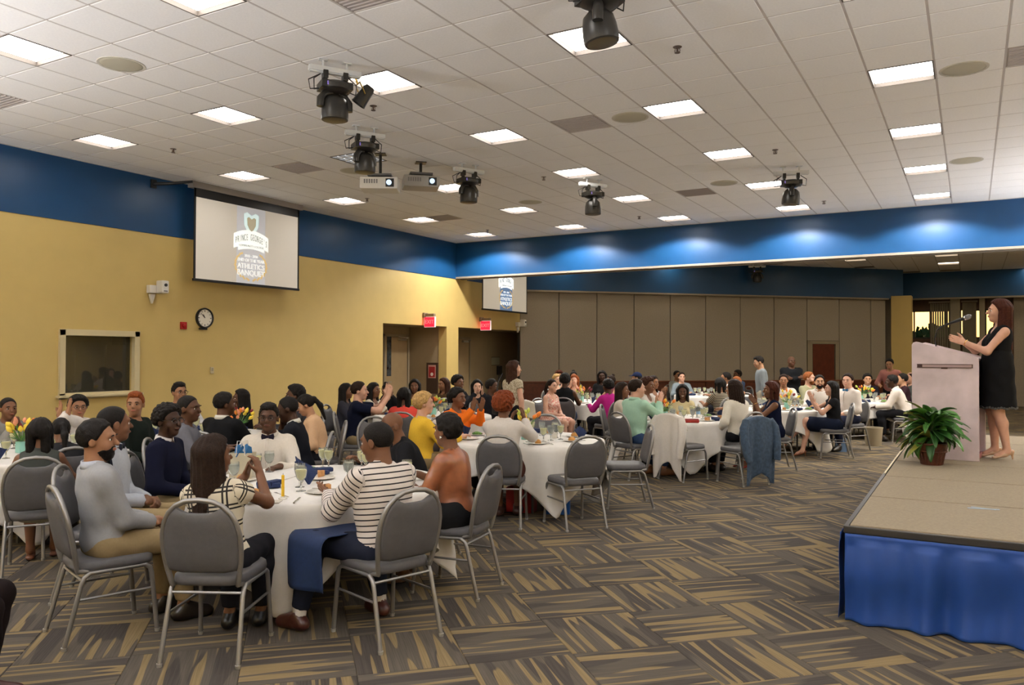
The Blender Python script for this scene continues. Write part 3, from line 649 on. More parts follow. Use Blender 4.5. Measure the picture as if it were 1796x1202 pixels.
# beam with the partition track under it
bm0 = structure(empty('wall_beam', (0, BY0, 0)))
m = MB(); m.box(((WX + XR) / 2, (BY1 - BY0) / 2, (BZ + ZC) / 2), (XR - WX, BY1 - BY0, ZC - BZ)); ob('beam_face', m.mesh('beam', (BLU,)), bm0)
m = MB(); m.box(((WX + XR) / 2, .012, BZ - .012), (XR - WX, .055, .05)); m.box(((WX + XR) / 2, .30, BZ - .02), (XR - WX, .12, .04)); ob('partition_track', m.mesh('track', (TRIMC,), bevel=.006), bm0)
# walls that close the hall
def wall(name, c, d, ma): mm = MB(); mm.box(c, d); return structure(ob(name, mm.mesh(name, (ma,))))
wall('wall_right', (XR + .1, (YN + YF) / 2, ZC / 2), (.2, YF - YN + .6, ZC), YEL); wall('wall_near', ((WX + XR) / 2, YN - .1, ZC / 2), (XR - WX, .2, ZC), YEL)
# slanted operable partition
PD = math.radians(44); PO = Vector((WX, 20.85, 0)); pu = Vector((math.cos(PD), math.sin(PD), 0)); pn_ = Vector((math.sin(PD), -math.cos(PD), 0)); PW = 1.22
wb = structure(empty('wall_back', PO, PD)); PANM = None
def pan_mesh(wd, z0, z1, ma, name):
    mm = MB(); mm.box((wd / 2, .04, (z0 + z1) / 2), (wd - .022, .08, z1 - z0)); return mm.mesh(name, (ma,), bevel=.006)
me1 = pan_mesh(PW, .90, 3.60, TAUPE, 'panel'); me2 = pan_mesh(PW, .02, .86, WOOD, 'wainscot'); meh = pan_mesh(.58, .90, 3.60, TAUPE, 'panel_end'); meh2 = pan_mesh(.58, .02, .86, WOOD, 'wainscot_end'); med = pan_mesh(PW, 2.20, 3.60, TAUPE, 'panel_over_door')
mr = MB(); mr.box((6.4, .03, .885), (12.85, .11, .04)); ob('chair_rail', mr.mesh('rail', (mat('rail_wood', (.16, .045, .02), .35),), bevel=.005), wb)
for i in range(11):
    if i == 8:
        ob('wall_panel', med, wb, (i * PW, 0, 0)); continue
    ob('wall_panel', me1 if i < 10 else meh, wb, (i * PW, 0, 0)); ob('wainscot_panel', me2 if i < 10 else meh2, wb, (i * PW, 0, 0))
mr = MB(); mr.box((6.4, .16, 1.8), (12.85, .1, 3.6)); ob('backing', mr.mesh('backing', (DARK,)), wb)
mr = MB(); mr.box((6.6, .05, (3.63 + ZC) / 2), (13.6, .3, ZC - 3.63)); ob('painted_band', mr.mesh('band', (BLU,)), wb)
mr = MB(); mr.box((6.4, -.02, 3.62), (12.85, .2, .05)); ob('partition_track', mr.mesh('trk', (TRIMC,)), wb)
dr = structure(empty('door_3', PO + pu * (8.5 * PW), PD))
mr = MB(); mr.box((.02, .03, 1.05), (.80, .05, 2.06)); ob('door_leaf', mr.mesh('leaf3', (mat('door_red_wood', (.105, .018, .008), .4, noise=.2, nscale=6),), bevel=.004), dr)
mr = MB(); mr.box((-.50, .03, 1.09), (.18, .08, 2.16)); mr.box((.53, .03, 1.09), (.14, .08, 2.16)); mr.box((0, .03, 2.14), (1.18, .08, .10)); ob('door_frame', mr.mesh('frame3', (mat('frame_taupe', (.26, .22, .16), .5),), bevel=.004), dr)
mr = MB(); mr.tube([(-.30, .0, 1.0), (-.30, -.06, 1.0), (-.20, -.06, 1.0)], .012, 8); ob('door_handle', mr.mesh('hd3', (mat('steel'),), smooth=True), dr)
# column, window wall, soffit on the far right
mp_ = MB(); mp_.box((0, 0, 1.86), (.7, .3, 3.72)); structure(ob('trim_1', mp_.mesh('end_post', (TAUPE,)), None, (-2.32, 30.3, 0)))
cmesh = MB(); cmesh.box((0, 0, 1.86), (.62, .62, 3.72)); structure(ob('wall_column', cmesh.mesh('column', (YEL,), bevel=.01), None, (-2.03, 30.05, 0)))
WYY = 32.0
m = MB(); m.box(((-2.9 + XR) / 2, WYY - .3, (3.72 + ZC) / 2), (XR + 2.9, .5, ZC - 3.72)); sf = structure(ob('wall_far', m.mesh('soffit', (BLU,))))
m = MB(); m.box(((-2.4 + XR) / 2, WYY - .52, 3.70), (XR + 2.4, .06, .07)); ob('soffit_trim', m.mesh('sft', (TRIMC,), bevel=.006), sf)
m = MB()
m.box(((-2.9 + XR) / 2, WYY + .1, 1.16), (XR + 2.9, .12, 2.32)); m.box(((-2.9 + XR) / 2, WYY + .1, 3.65), (XR + 2.9, .12, .7)); m.box((4.4, WYY + .0, 1.86), (6.4, .3, 3.72))
ob('wood_apron', m.mesh('apron', (mat('apron_wood', (.075, .03, .012), .5, noise=.2, nscale=5),)), sf)
m = MB(); m.box((4.15, WYY - .18, 1.85), (5.8, .06, 3.68)); ob('panel_end', m.mesh('pe', (TAUPE,)), sf)
for n, (x0, x1) in enumerate(((-2.3, -1.24), (-1.24, -.30), (-.2, .32), (.42, 1.2))):
    r = structure(empty('window_%d' % (n + 2), ((x0 + x1) / 2, WYY + .1, 2.82))); wd = x1 - x0; m = MB()
    for e in (-1, 1): m.box((e * (wd / 2 - .02), -.02, 0), (.05, .1, 1.0)); m.box((0, -.02, e * .48), (wd, .1, .05))
    m.box((.0, -.02, 0), (.05, .09, 1.0)); ob('window_frame', m.mesh('fw', (mat('bronze_frame', (.02, .016, .014), .4),)), r)
    for e in (-1, 1): m = MB(); m.box((e * wd / 4, .02, 0), (wd / 2 - .04, .008, .94)); ob('pane', m.mesh('pn', (mat('clear_glass', (.95, .97, .97), .0, trans=1.0, ior=1.1),)), r)
# vertical blinds: slats
for n, (x0, x1, k) in enumerate(((-1.26, -.62, 9), (-.26, .16, 8))):
    r = tag(empty('vertical_blind', ((x0 + x1) / 2, WYY - .06, 0)), ['wide grey vertical blind hanging beside the sunset window', 'narrow grey vertical blind nearer the speaker, between two posts'][n], 'blind', 'vertical blinds on the far windows')
    m = MB(); m.box((0, 0, 3.60), (x1 - x0 + .08, .07, .06)); ob('head_rail', m.mesh('hr', (TRIMC,)), r)
    m = MB(); m.box((0, 0, 1.85), (.085, .004, 3.4), rz=.9); sl = m.mesh('slat', (mat('slat_grey', (.30, .265, .20), .7),))
    for q in range(k): ob('slat', sl, r, (x0 + (q + .5) * (x1 - x0) / k - (x0 + x1) / 2, 0, 0))
m = MB()
for x, wd in ((-.48, .30), (.33, .17)): m.box((x, WYY - .1, 1.85), (wd, .16, 3.68))
ob('window_post', m.mesh('posts', (mat('post_grey', (.32, .28, .21), .6),), bevel=.01), sf)
# ceiling: tiles, grid
cl = structure(empty('ceiling', (0, 0, ZC)))
m = MB(); m.box(((WX + XR) / 2, (YN + YF) / 2 + .3, .12), (XR - WX + 6, YF - YN + 2.6, .1)); ob('ceiling_deck', m.mesh('deck', (mat('deck_grey', (.25, .23, .22), .9),)), cl)
TILE = mat('acoustic_tile', (.88, .87, .865), .9, noise=.025, nscale=45, bump=.35, bscale=260)
GRID = mat('tee_grid', (.60, .56, .53), .45)
m = MB(); e = TS / 2 - .004; b = .010
m._add([(-e, -e, .02), (e, -e, .02), (e, e, .02), (-e, e, .02), (-e, -e, .004), (e, -e, .004), (e, e, .004), (-e, e, .004), (-e + b, -e + b, -.002), (e - b, -e + b, -.002), (e - b, e - b, -.002), (-e + b, e - b, -.002)],
       [(3, 2, 1, 0)[::-1], (0, 4, 5, 1), (1, 5, 6, 2), (2, 6, 7, 3), (3, 7, 4, 0), (4, 8, 9, 5), (5, 9, 10, 6), (6, 10, 11, 7), (7, 11, 8, 4), (8, 11, 10, 9)])
tile_me = m.mesh('ceiling_tile', (TILE,)); tile_v, tile_f = m.v, m.f
lights = [(i, j) for i in range(-3, 5) for j in range(-5, 10)]
LIGHT = {(4 * i, 4 * j) for i, j in lights}
VENT = {(-2, 0): 'a', (-10, 0): 'b', (-2, 8): 'c', (6, 0): 'd', (-11, -7): 'e', (-11, 8): 'f', (-2, -7): 'g', (6, 20): 'h', (6, 26): 'i'}
near = []; rest = []
for a in range(-14, 18):
    for c in range(-23, 40):
        x, y = GX0 + (a + .5) * TS, GY0 + (c + .5) * TS
        if x < WX - .2 or x > XR or y < YN or y > YF: continue
        if (a, c) in LIGHT or (a, c) in VENT: continue
        if BY0 - .1 < y < BY1 + .1: continue
        if y > 20.85 and (Vector((x, y, 0)) - PO).dot(pn_) < -.3: continue
        p = px_of((x, y, ZC)); vis = p is not None and -60 < p[0] < 1856 and -60 < p[1] < 1260
        (near if vis and y < BY0 else rest).append((p[2] if vis else 99, x, y))
near.sort(); rest += near[300:]; near = near[:300]
for d, x, y in near: ob('ceiling_tile', tile_me, cl, (x, y, 0))
V = np.array(tile_v); Fq = [list(f) for f in tile_f]; OV = []; OF = []
for n, (d, x, y) in enumerate(rest):
    OV.append(V + [x, y, 0]); OF += [[q + n * len(V) for q in f] for f in Fq]
o = ob('ceiling_tiles_beyond', mesh_np('tiles_rest', np.concatenate(OV), np.array(OF), TILE, smooth=False), cl); o['kind'] = 'stuff'
m = MB()
for a in range(-14, 18):
    x = GX0 + a * TS
    if WX < x < XR: m.box((x, (YN + YF) / 2, .006), (.024, YF - YN, .012))
ob('main_runner', m.mesh('runner', (mat('tee_grid_dark', (.52, .48, .46), .5),)), cl)
m = MB()
for c in range(-23, 40):
    y = GY0 + c * TS
    if YN < y < YF and not (BY0 - .05 < y < BY1 + .05): m.box(((WX + XR) / 2, y, .0075), (XR - WX, .020, .012))
ob('cross_tee', m.mesh('cross', (GRID,)), cl)
m = MB(); m.box((WX + .015, (YN + BY0) / 2, .0), (.03, BY0 - YN, .02)); m.box(((WX + XR) / 2, BY0 - .015, 0), (XR - WX, .03, .02)); ob('wall_angle', m.mesh('wa', (GRID,)), cl)
# light panels
ORD = ['first', 'second', 'third', 'fourth', 'fifth', 'sixth', 'seventh', 'eighth', 'ninth']
m = MB(); e = TS / 2 - .014
for s_ in (-1, 1): m.box((s_ * (e + .004), 0, .03), (.012, 2 * e + .02, .07)); m.box((0, s_ * (e + .004), .03), (2 * e + .02, .012, .07))
fr_me = m.mesh('light_frame', (mat('reveal_dark', (.10, .085, .075), .6),))
m = MB(); m.box((0, 0, .040), (2 * e - .02, 2 * e - .02, .008)); df_me = m.mesh('light_diffuser')
EM_N = mat('lamp_white', (.9, .88, .85), .6, emit=(1.0, .94, .86), estr=LAMP_NEAR); EM_F = mat('lamp_warm', (.9, .85, .75), .6, emit=(1.0, .86, .64), estr=LAMP_FAR)
EM_O = mat('lamp_off', (.75, .73, .70), .6)
EM_L = mat('lamp_louver', (.9, .88, .85), .6, emit=(.92, .96, 1.0), estr=1.6)
for i, j in lights:
    x, y = GX0 + (4 * i + .5) * TS, GY0 + (4 * j + .5) * TS
    far = y > BY1
    if y > YF - .8 or BY0 - .2 < y < BY1 + .2: continue
    if y > 20.4 and (Vector((x, y, 0)) - PO).dot(pn_) < .45: continue
    rows = 'beam' if not far else 'far soffit'
    rk = (3 - j) if not far else (9 - j); ck = i + 3
    r = empty('ceiling_light', (x, y, ZC))
    lou = (i, j) == (-2, 0)
    tag(r, ('dim louvred ceiling light between the projectors and a hanging spotlight' if lou else 'glowing square ceiling light, %s row %s the blue beam, %s column from yellow wall' % (ORD[min(8, rk if not far else j - 4)], 'before' if not far else 'beyond', ORD[min(8, ck)])), 'ceiling light', 'ceiling light panels')
    ob('frame', fr_me, r); d = ob('diffuser', df_me, r); off = not far and j <= -3
    ob_mat(d, EM_L if lou else (EM_F if far else (EM_O if off else EM_N)))
    if j == 3:      # the panels along the beam throw a sharper cone, which draws scallops on the blue face
        ld = bpy.data.lights.new('panel_lamp', 'SPOT'); ld.energy = SCALLOP; ld.spot_size = math.radians(146); ld.spot_blend = .22; ld.shadow_soft_size = .10; ld.color = (1.0, .95, .88)
        lo_ = bpy.data.objects.new('panel_lamp', ld); COL.objects.link(lo_); lo_.parent = r; lo_.location = (0, 0, -.01)
    if lou:
        mm = MB()
        for q in range(5): t = -e + q * 2 * e / 4; mm.box((t, 0, .018), (.022, 2 * e, .034)); mm.box((0, t, .018), (2 * e, .022, .034))
        ob('louver', mm.mesh('louver', (mat('louver_grey', (.35, .34, .33), .35, metal=.4),)), r)
# vents
m = MB(); m.box((0, 0, .012), (TS - .02, TS - .02, .01)); vb = m.mesh('vent_plate', (mat('vent_grey', (.40, .355, .33), .6),), )
m = MB(); m.box((0, 0, 0), (TS - .05, .012, .014)); vs = m.mesh('vent_slat', (mat('vent_slat', (.45, .40, .375), .6),))
VL = {'a': 'grey square return grille beside the round speaker, mid ceiling', 'b': 'grey square grille in the ceiling near the first screen', 'c': 'grey ceiling grille before the beam right of centre', 'd': 'grey ceiling grille above the stage at right edge', 'e': 'grey ceiling grille in the far left corner', 'f': 'grey ceiling grille near the corner where beam meets yellow wall', 'g': 'grey ceiling grille at the top edge of view', 'h': 'dark ceiling grille just beyond the beam above the speaker', 'i': 'dark ceiling grille deep beyond the beam'}
for (a, c), k in VENT.items():
    r = tag(empty('ceiling_vent', (GX0 + (a + .5) * TS, GY0 + (c + .5) * TS, ZC)), VL[k], 'vent', 'ceiling grilles'); ob('plate', vb, r)
    for q in range(11): ob('slat', vs, r, (0, -.25 + q * .05, .002))
# round ceiling speakers
m = MB(); m.lathe([(.0, -.010), (.17, -.010), (.20, -.004), (.205, .002), (.205, .01)], n=28); sp1 = m.mesh('speaker_grille', (mat('speaker_mesh', (.50, .47, .37), .7, bump=.4, bscale=900),), smooth=True)
m = MB(); m.lathe([(.20, -.006), (.225, -.007), (.228, .004), (.20, .008)], n=28, cap=False); sp2 = m.mesh('speaker_rim', (mat('speaker_rim', (.58, .55, .48), .5),), smooth=True)
SPK = [(-7.43, 5.0, 'round ceiling speaker at upper left near the corner lights'), (-3.62, 9.2, 'round ceiling speaker beside the square grille, mid ceiling'), (-.05, 9.3, 'round ceiling speaker above the stage, nearest the camera'), (-.05, 13.7, 'round ceiling speaker above the stage, farther back'), (-3.62, 13.5, 'round ceiling speaker before the beam, right of centre'), (-7.3, 13.4, 'round ceiling speaker before the beam, left of centre'), (-8.5, 9.75, 'round ceiling speaker behind the hanging white projector')]
for x, y, lb in SPK: r = tag(empty('ceiling_speaker', (x, y, ZC)), lb, 'speaker', 'round ceiling speakers'); ob('grille', sp1, r); ob('rim', sp2, r)
# sprinklers
m = MB(); m.lathe([(0, -.006), (.04, -.006), (.045, 0)], n=16); m.tube([(0, 0, 0), (0, 0, -.05)], .010, 8); spa = m.mesh('sprinkler_body', (mat('chrome_dark', (.16, .12, .11), .3, 1.0),), smooth=True)
m = MB(); m.lathe([(0, -.058), (.028, -.058), (.028, -.053), (0, -.053)], n=12); m.tube([(-.02, 0, -.02), (-.026, 0, -.04), (-.012, 0, -.056)], .004, 6); m.tube([(.02, 0, -.02), (.026, 0, -.04), (.012, 0, -.056)], .004, 6); spb = m.mesh('sprinkler_deflector', (mat('chrome_dark'),))
for n, (x, y) in enumerate([(-2.4, 7.31), (-2.4, 11.67), (-2.4, 16.0), (-6.08, 7.3), (-9.85, 7.44), (-6.07, 11.6), (-9.8, 11.6), (-6.05, 15.9), (-9.8, 15.9)]):
    lb = 'small fire sprinkler on the ceiling, %s row from camera, %s column from yellow wall' % (ORD[[0, 1, 2, 0, 0, 1, 1, 2, 2][n]], ORD[[2, 2, 2, 1, 0, 1, 0, 1, 0][n]])
    r = tag(empty('sprinkler', (x, y, ZC)), lb, 'sprinkler', 'fire sprinklers'); ob('body', spa, r); ob('deflector', spb, r)
# carpet: quarter turned tiles laid on the diagonal
CT = 0.604; CO = Vector((-1.55, 5.0, 0))
cm = bpy.data.materials.new('carpet'); cm.use_nodes = True; nt = cm.node_tree; bs = nt.nodes['Principled BSDF']; bs.inputs['Roughness'].default_value = .95; bs.inputs['Specular IOR Level'].default_value = .15
N = nt.nodes.new; Lk = nt.links.new
uv = N('ShaderNodeUVMap'); uv.uv_map = 'UVMap'
def noisetex(sx, sy, det, dist, off=(0, 0, 0)):
    mp = N('ShaderNodeMapping'); mp.inputs['Scale'].default_value = (sx, sy, 1); mp.inputs['Location'].default_value = off; Lk(uv.outputs[0], mp.inputs[0])
    n = N('ShaderNodeTexNoise'); n.inputs['Scale'].default_value = 1; n.inputs['Detail'].default_value = det; n.inputs['Distortion'].default_value = dist; Lk(mp.outputs[0], n.inputs['Vector']); return n
def ramp(src, p0, p1, c0, c1):
    r = N('ShaderNodeValToRGB'); r.color_ramp.elements[0].position = p0; r.color_ramp.elements[1].position = p1; r.color_ramp.elements[0].color = (*c0, 1); r.color_ramp.elements[1].color = (*c1, 1); Lk(src, r.inputs[0]); return r
blade = ramp(noisetex(11, .62, 0, .2).outputs['Fac'], .57, .59, (0, 0, 0), (1, 1, 1))
mid = ramp(noisetex(5.0, .6, 0, .2, (3.3, 7.7, 0)).outputs['Fac'], .45, .48, (0, 0, 0), (1, 1, 1))
fine = ramp(noisetex(95, 1.6, 2, 0).outputs['Fac'], .38, .62, (.86, .86, .86), (1.12, 1.12, 1.12))
mx1 = N('ShaderNodeMix'); mx1.data_type = 'RGBA'; Lk(mid.outputs[0], mx1.inputs[0]); mx1.inputs[6].default_value = (.058, .049, .042, 1); mx1.inputs[7].default_value = (.086, .073, .058, 1)
mx2 = N('ShaderNodeMix'); mx2.data_type = 'RGBA'; Lk(blade.outputs[0], mx2.inputs[0]); Lk(mx1.outputs[2], mx2.inputs[6]); mx2.inputs[7].default_value = (.195, .142, .072, 1)
mx3 = N('ShaderNodeMix'); mx3.data_type = 'RGBA'; mx3.blend_type = 'MULTIPLY'; mx3.inputs[0].default_value = 1; Lk(mx2.outputs[2], mx3.inputs[6]); Lk(fine.outputs[0], mx3.inputs[7]); Lk(mx3.outputs[2], bs.inputs['Base Color'])
bp = N('ShaderNodeBump'); bp.inputs['Strength'].default_value = .4; bp.inputs['Distance'].default_value = .003; Lk(noisetex(300, 300, 2, 0).outputs['Fac'], bp.inputs['Height']); Lk(bp.outputs[0], bs.inputs['Normal'])
fl = structure(empty('floor', (0, 0, 0)))
m = MB(); m.box(((WX + XR) / 2 - 1, (YN + YF) / 2, -.06), (XR - WX + 4, YF - YN + 1, .1)); ob('subfloor', m.mesh('slab', (mat('slab', (.08, .07, .06), .95),)), fl)
def carpet_mesh(off, name):
    e = CT / 2 - .0012; b = .004
    V = [(-e, -e, -.012), (e, -e, -.012), (e, e, -.012), (-e, e, -.012), (-e, -e, -.0025), (e, -e, -.0025), (e, e, -.0025), (-e, e, -.0025), (-e + b, -e + b, 0), (e - b, -e + b, 0), (e - b, e - b, 0), (-e + b, e - b, 0)]
    F = [(0, 1, 5, 4), (1, 2, 6, 5), (2, 3, 7, 6), (3, 0, 4, 7), (4, 5, 9, 8), (5, 6, 10, 9), (6, 7, 11, 10), (7, 4, 8, 11), (8, 9, 10, 11)]
    me = bpy.data.meshes.new(name); me.from_pydata(V, [], F); u = me.uv_layers.new(name='UVMap')
    for l in me.loops: v = V[l.vertex_index]; u.data[l.index].uv = (v[0] / CT + off * 3.17, v[1] / CT + off * 5.71)
    me.materials.append(cm); return me, V, F
CM = [carpet_mesh(q, 'carpet_tile')[0] for q in range(10)]; _, CV, CF = carpet_mesh(0, 'tmp')
rnd = random.Random(4); d1 = Vector((1, 1, 0)).normalized() * CT; d2 = Vector((1, -1, 0)).normalized() * CT
near = []; rest = []
for a in range(-40, 46):
    for c in range(-46, 40):
        p = CO + d1 * a + d2 * c
        if not (WX - 1.4 < p.x < XR and YN < p.y < YF): continue
        q = px_of(p); vis = q is not None and -40 < q[0] < 1836 and 0 < q[1] < 1290 and not (p.x > -.3 and 6.0 < p.y < 12.5)
        (near if vis else rest).append((q[2] if vis else 99, p, (a + c) % 2, rnd.randrange(10), rnd.randrange(2)))
near.sort(key=lambda t: t[0]); rest += near[300:]; near = near[:300]
for d, p, par, k, fl2 in near: ob('carpet_tile', CM[k], fl, p, (0, 0, math.radians(-45 if par == 0 else 45) + math.pi * fl2))
nV = np.array(CV, np.float32); OV = []; OU = []; lidx = np.array([i for f in CF for i in f]); nF = np.array(CF)
for n, (d, p, par, k, fl2) in enumerate(rest):
    a = math.radians(-45 if par == 0 else 45) + math.pi * fl2; c_, s_ = math.cos(a), math.sin(a)
    OV.append(nV @ np.array([[c_, s_, 0], [-s_, c_, 0], [0, 0, 1]], np.float32) + np.array(p, np.float32)); OU.append(nV[lidx][:, :2] / CT + [k * 3.17 + n * .37, k * 5.71 + n * .91])
me = mesh_np('carpet_rest', np.concatenate(OV), np.concatenate([nF + i * len(CV) for i in range(len(rest))]), cm, smooth=False)
u = me.uv_layers.new(name='UVMap'); u.data.foreach_set('uv', np.concatenate(OU).astype(np.float32).ravel())
o = ob('carpet_tiles_beyond', me, fl); o['kind'] = 'stuff'
# uplights added to brighten the ceiling, standing out of view, to the right of and behind the camera
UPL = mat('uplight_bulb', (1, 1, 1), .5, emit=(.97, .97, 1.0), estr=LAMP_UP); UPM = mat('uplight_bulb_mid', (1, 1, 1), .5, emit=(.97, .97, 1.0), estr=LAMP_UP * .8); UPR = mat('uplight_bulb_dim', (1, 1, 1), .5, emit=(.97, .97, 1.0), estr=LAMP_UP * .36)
m = MB(); m.lathe([(0, 0), (.16, 0), (.16, .02), (.03, .035), (0, .035)], n=20); u1 = m.mesh('lamp_base', (BLACK,), smooth=True)
m = MB(); m.tube([(0, 0, .03), (0, 0, 1.60)], .014, 10); u2 = m.mesh('lamp_pole', (BLACK,), smooth=True)
m = MB(); m.lathe([(.03, 1.58), (.14, 1.64), (.21, 1.75), (.215, 1.78), (.20, 1.775), (.13, 1.66), (.0, 1.61)], n=24); u3 = m.mesh('lamp_bowl', (mat('bowl_white', (.7, .68, .65), .5),), smooth=True)
m = MB(); m.lathe([(0, 1.735), (.16, 1.735), (.16, 1.72), (0, 1.72)], n=20); u4 = m.mesh('lamp_bulb')
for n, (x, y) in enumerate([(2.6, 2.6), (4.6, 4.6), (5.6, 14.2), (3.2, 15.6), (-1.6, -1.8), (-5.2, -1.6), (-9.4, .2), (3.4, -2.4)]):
    r = tag(empty('added_uplight', (x, y, 0)), 'added unseen uplight, black pole with a white bowl, %s' % ['right of the camera', 'near the right wall before the stage', 'beyond the stage near the right wall', 'just beyond the stage end', 'behind the camera', 'behind the front table', 'in the near left corner', 'in the near right corner'][n], 'added uplight', 'added uplights outside the view')
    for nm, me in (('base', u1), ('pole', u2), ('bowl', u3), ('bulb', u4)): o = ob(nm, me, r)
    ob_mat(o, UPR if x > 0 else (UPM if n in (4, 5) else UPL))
# dusk outside the far windows: ground and trees
m = MB(); m.box((0, 48, -.5), (60, 30, .2)); structure(ob('ground_outside', m.mesh('ground', (mat('lawn', (.03, .05, .015), .9),))))
for n, (x, y, hh, rr) in enumerate([(-5.2, 46, 3.5, 1.9), (-1.6, 49, 3.3, 2.0), (2.4, 46, 3.7, 1.9), (6.4, 50, 4.2, 2.2), (-9.5, 51, 3.8, 2.1)]):
    r = tag(empty('tree', (x, y, -.4)), 'dark green tree outside the far windows, %s from left' % ORD[[1, 2, 3, 4, 0][n]], 'tree', 'trees outside at dusk')
    m = MB(); m.tube([(0, 0, 0), (0.1, 0, hh * .5)], [.2, .12], 8); ob('trunk', m.mesh('trunk', (mat('bark', (.05, .035, .02), .9),)), r)
    rg = random.Random(n); m = MB()
    for q in range(1100):
        a, b, c = rg.gauss(0, 1), rg.gauss(0, 1), rg.gauss(0, 1); l = math.sqrt(a * a + b * b + c * c) + .01; f = rg.random() ** .4 * rr; P = Vector((a / l * f, b / l * f, c / l * f * .8 + hh * .66)); t1 = Vector((rg.gauss(0, 1), rg.gauss(0, 1), rg.gauss(0, 1))).normalized() * .3; t2 = t1.orthogonal().normalized() * .16
        m._add([P - t1, P + t2, P + t1, P - t2], [(0, 1, 2, 3)])
    o = ob('foliage', m.mesh('foliage', (mat('foliage', (.07, .15, .04), .8),)), r); o['kind'] = 'stuff'

# ------------------------------------------------------------------ wall and ceiling fittings
def text(name, body, parent, loc, size, ma, rot=(math.pi / 2, 0, math.pi / 2), align='CENTER', ext=.0015, sx=1.0):
    c = bpy.data.curves.new(name, 'FONT'); c.body = body; c.size = size; c.align_x = align; c.align_y = 'CENTER'; c.extrude = ext; c.materials.append(ma)
    t = bpy.data.objects.new(name, c); COL.objects.link(t); bpy.context.view_layer.update()
    me = bpy.data.meshes.new_from_object(t.evaluated_get(bpy.context.evaluated_depsgraph_get())); bpy.data.objects.remove(t)
    me.materials.clear(); me.materials.append(ma)
    o = ob(name, me, parent, loc, rot); o.scale = (sx, 1, 1); return o
def screen(y0, y1, z0, z1, label, mid):
    yc = (y0 + y1) / 2; wd = y1 - y0; r = tag(empty('projection_screen', (WX + .30, yc, 0)), label, 'screen', 'projection screens')
    R90 = None
    sm = mat('screen_white' + mid, (.74, .70, .64), .7, emit=(1, .93, .82), estr=.10 if mid == 'a' else .14)
    m = MB(); m.box((0, 0, (z0 + z1) / 2), (.012, wd, z1 - z0)); ob('screen_cloth', m.mesh('sc', (sm,)), r)
    m = MB()
    for e in (-1, 1): m.box((.002, e * (wd / 2 - .015), (z0 + z1) / 2), (.016, .035, z1 - z0))
    m.box((.002, 0, z1 - .075), (.016, wd, .15)); ob('black_border', m.mesh('bb', (BLACK,)), r)
    m = MB(); m.box((0, 0, z0 - .02), (.04, wd + .03, .045)); ob('bottom_bar', m.mesh('bar', (BLACK,), bevel=.008), r)
    m = MB(); m.box((-.02, 0, (z1 + ZC) / 2), (.14, wd + .12, ZC - z1 + .005)); ob('roller_case', m.mesh('case', (mat('case_grey', (.30, .27, .25), .5),)), r)
    k = wd / 2.42; em = lambda n, c, s_: mat(n + mid, c, .7, emit=c, estr=s_)
    b = 1.0 if mid == 'a' else 1.7
    m = MB(); m.box((.009, .02 * k, z0 + .69 * k), (.003, .66 * k, 1.38 * k)); ob('projected_banner', m.mesh('pb', (em('banner', (.68, .69, .74), .20) if mid == 'a' else em('banner', (.16, .27, .50), .32),)), r)
    W = em('print_white', (.95, .98, .95), .55 * b); Wd = em('print_tan', (.55, .50, .36), .25)
    # plain crest, ribbon, lettering
    Mx = Matrix(((0, 0, 1), (1, 0, 0), (0, 1, 0)))
    pts = [(-.17, .22), (-.10, .26), (0, .20), (.10, .26), (.17, .22), (.16, .02), (.07, -.12), (0, -.16), (-.07, -.12), (-.16, .02)]
    m = MB(); m.prism([(x * k, y * k) for x, y in pts], 0, .003, M=Mx, off=(.011, .02 * k, z0 + 1.03 * k)); cr = ob('crest', m.mesh('crest', (em('crest', (.66, .86, .86), .5 * b),)), r)
    m = MB(); m.prism([(x * k * .62, y * k * .62) for x, y in pts], 0, .003, M=Mx, off=(.014, .02 * k, z0 + 1.05 * k)); ob('crest_field', m.mesh('crest2', (Wd if mid == 'a' else em('crestf', (.2, .35, .55), .3),)), cr)
    m = MB(); q = 14
    for i in range(q):
        t0 = -1 + 2 * i / q; t1 = -1 + 2 * (i + 1) / q; f = lambda t: -.10 * t * t
        m.prism([(t0 * .40 * k, f(t0) * k - .13 * k), (t1 * .40 * k, f(t1) * k - .13 * k), (t1 * .40 * k, f(t1) * k + .13 * k), (t0 * .40 * k, f(t0) * k + .13 * k)], 0, .002, M=Mx, off=(.0125, .02 * k, z0 + .84 * k))
    ob('name_arch', m.mesh('arch', (W,)), r)
    s_ = "PRINCE GEORGE'S"; n = len(s_)
    for i, chx in enumerate(s_):
        t = -1 + 2 * (i + .5) / n
        if chx != ' ': text('letter', chx, r, (.0165, (.02 + t * .375) * k, z0 + (.84 - .10 * t * t) * k), .165 * k, em('letter_grey', (.30, .32, .30), .12) if mid == 'a' else em('letter_navy', (.05, .12, .3), .1), (math.pi / 2, 0, math.pi / 2), sx=.43)
    m = MB()
    for i in range(10):
        t0 = -1 + 2 * i / 10; t1 = -1 + 2 * (i + 1) / 10; f = lambda t: -.05 * t * t
        m.prism([(t0 * .30 * k, f(t0) * k - .055 * k), (t1 * .30 * k, f(t1) * k - .055 * k), (t1 * .30 * k, f(t1) * k + .055 * k), (t0 * .30 * k, f(t0) * k + .055 * k)], 0, .002, M=Mx, off=(.0145, .02 * k, z0 + .69 * k))
    ob('ribbon', m.mesh('ribbon', (W,)), r)
    text('ribbon_lettering', 'COMMUNITY COLLEGE', r, (.018, .02 * k, z0 + .68 * k), .055 * k, em('letter_grey', (.3, .32, .3), .1) if mid == 'a' else em('letter_navy', (.05, .12, .3), .1), (math.pi / 2, 0, math.pi / 2))
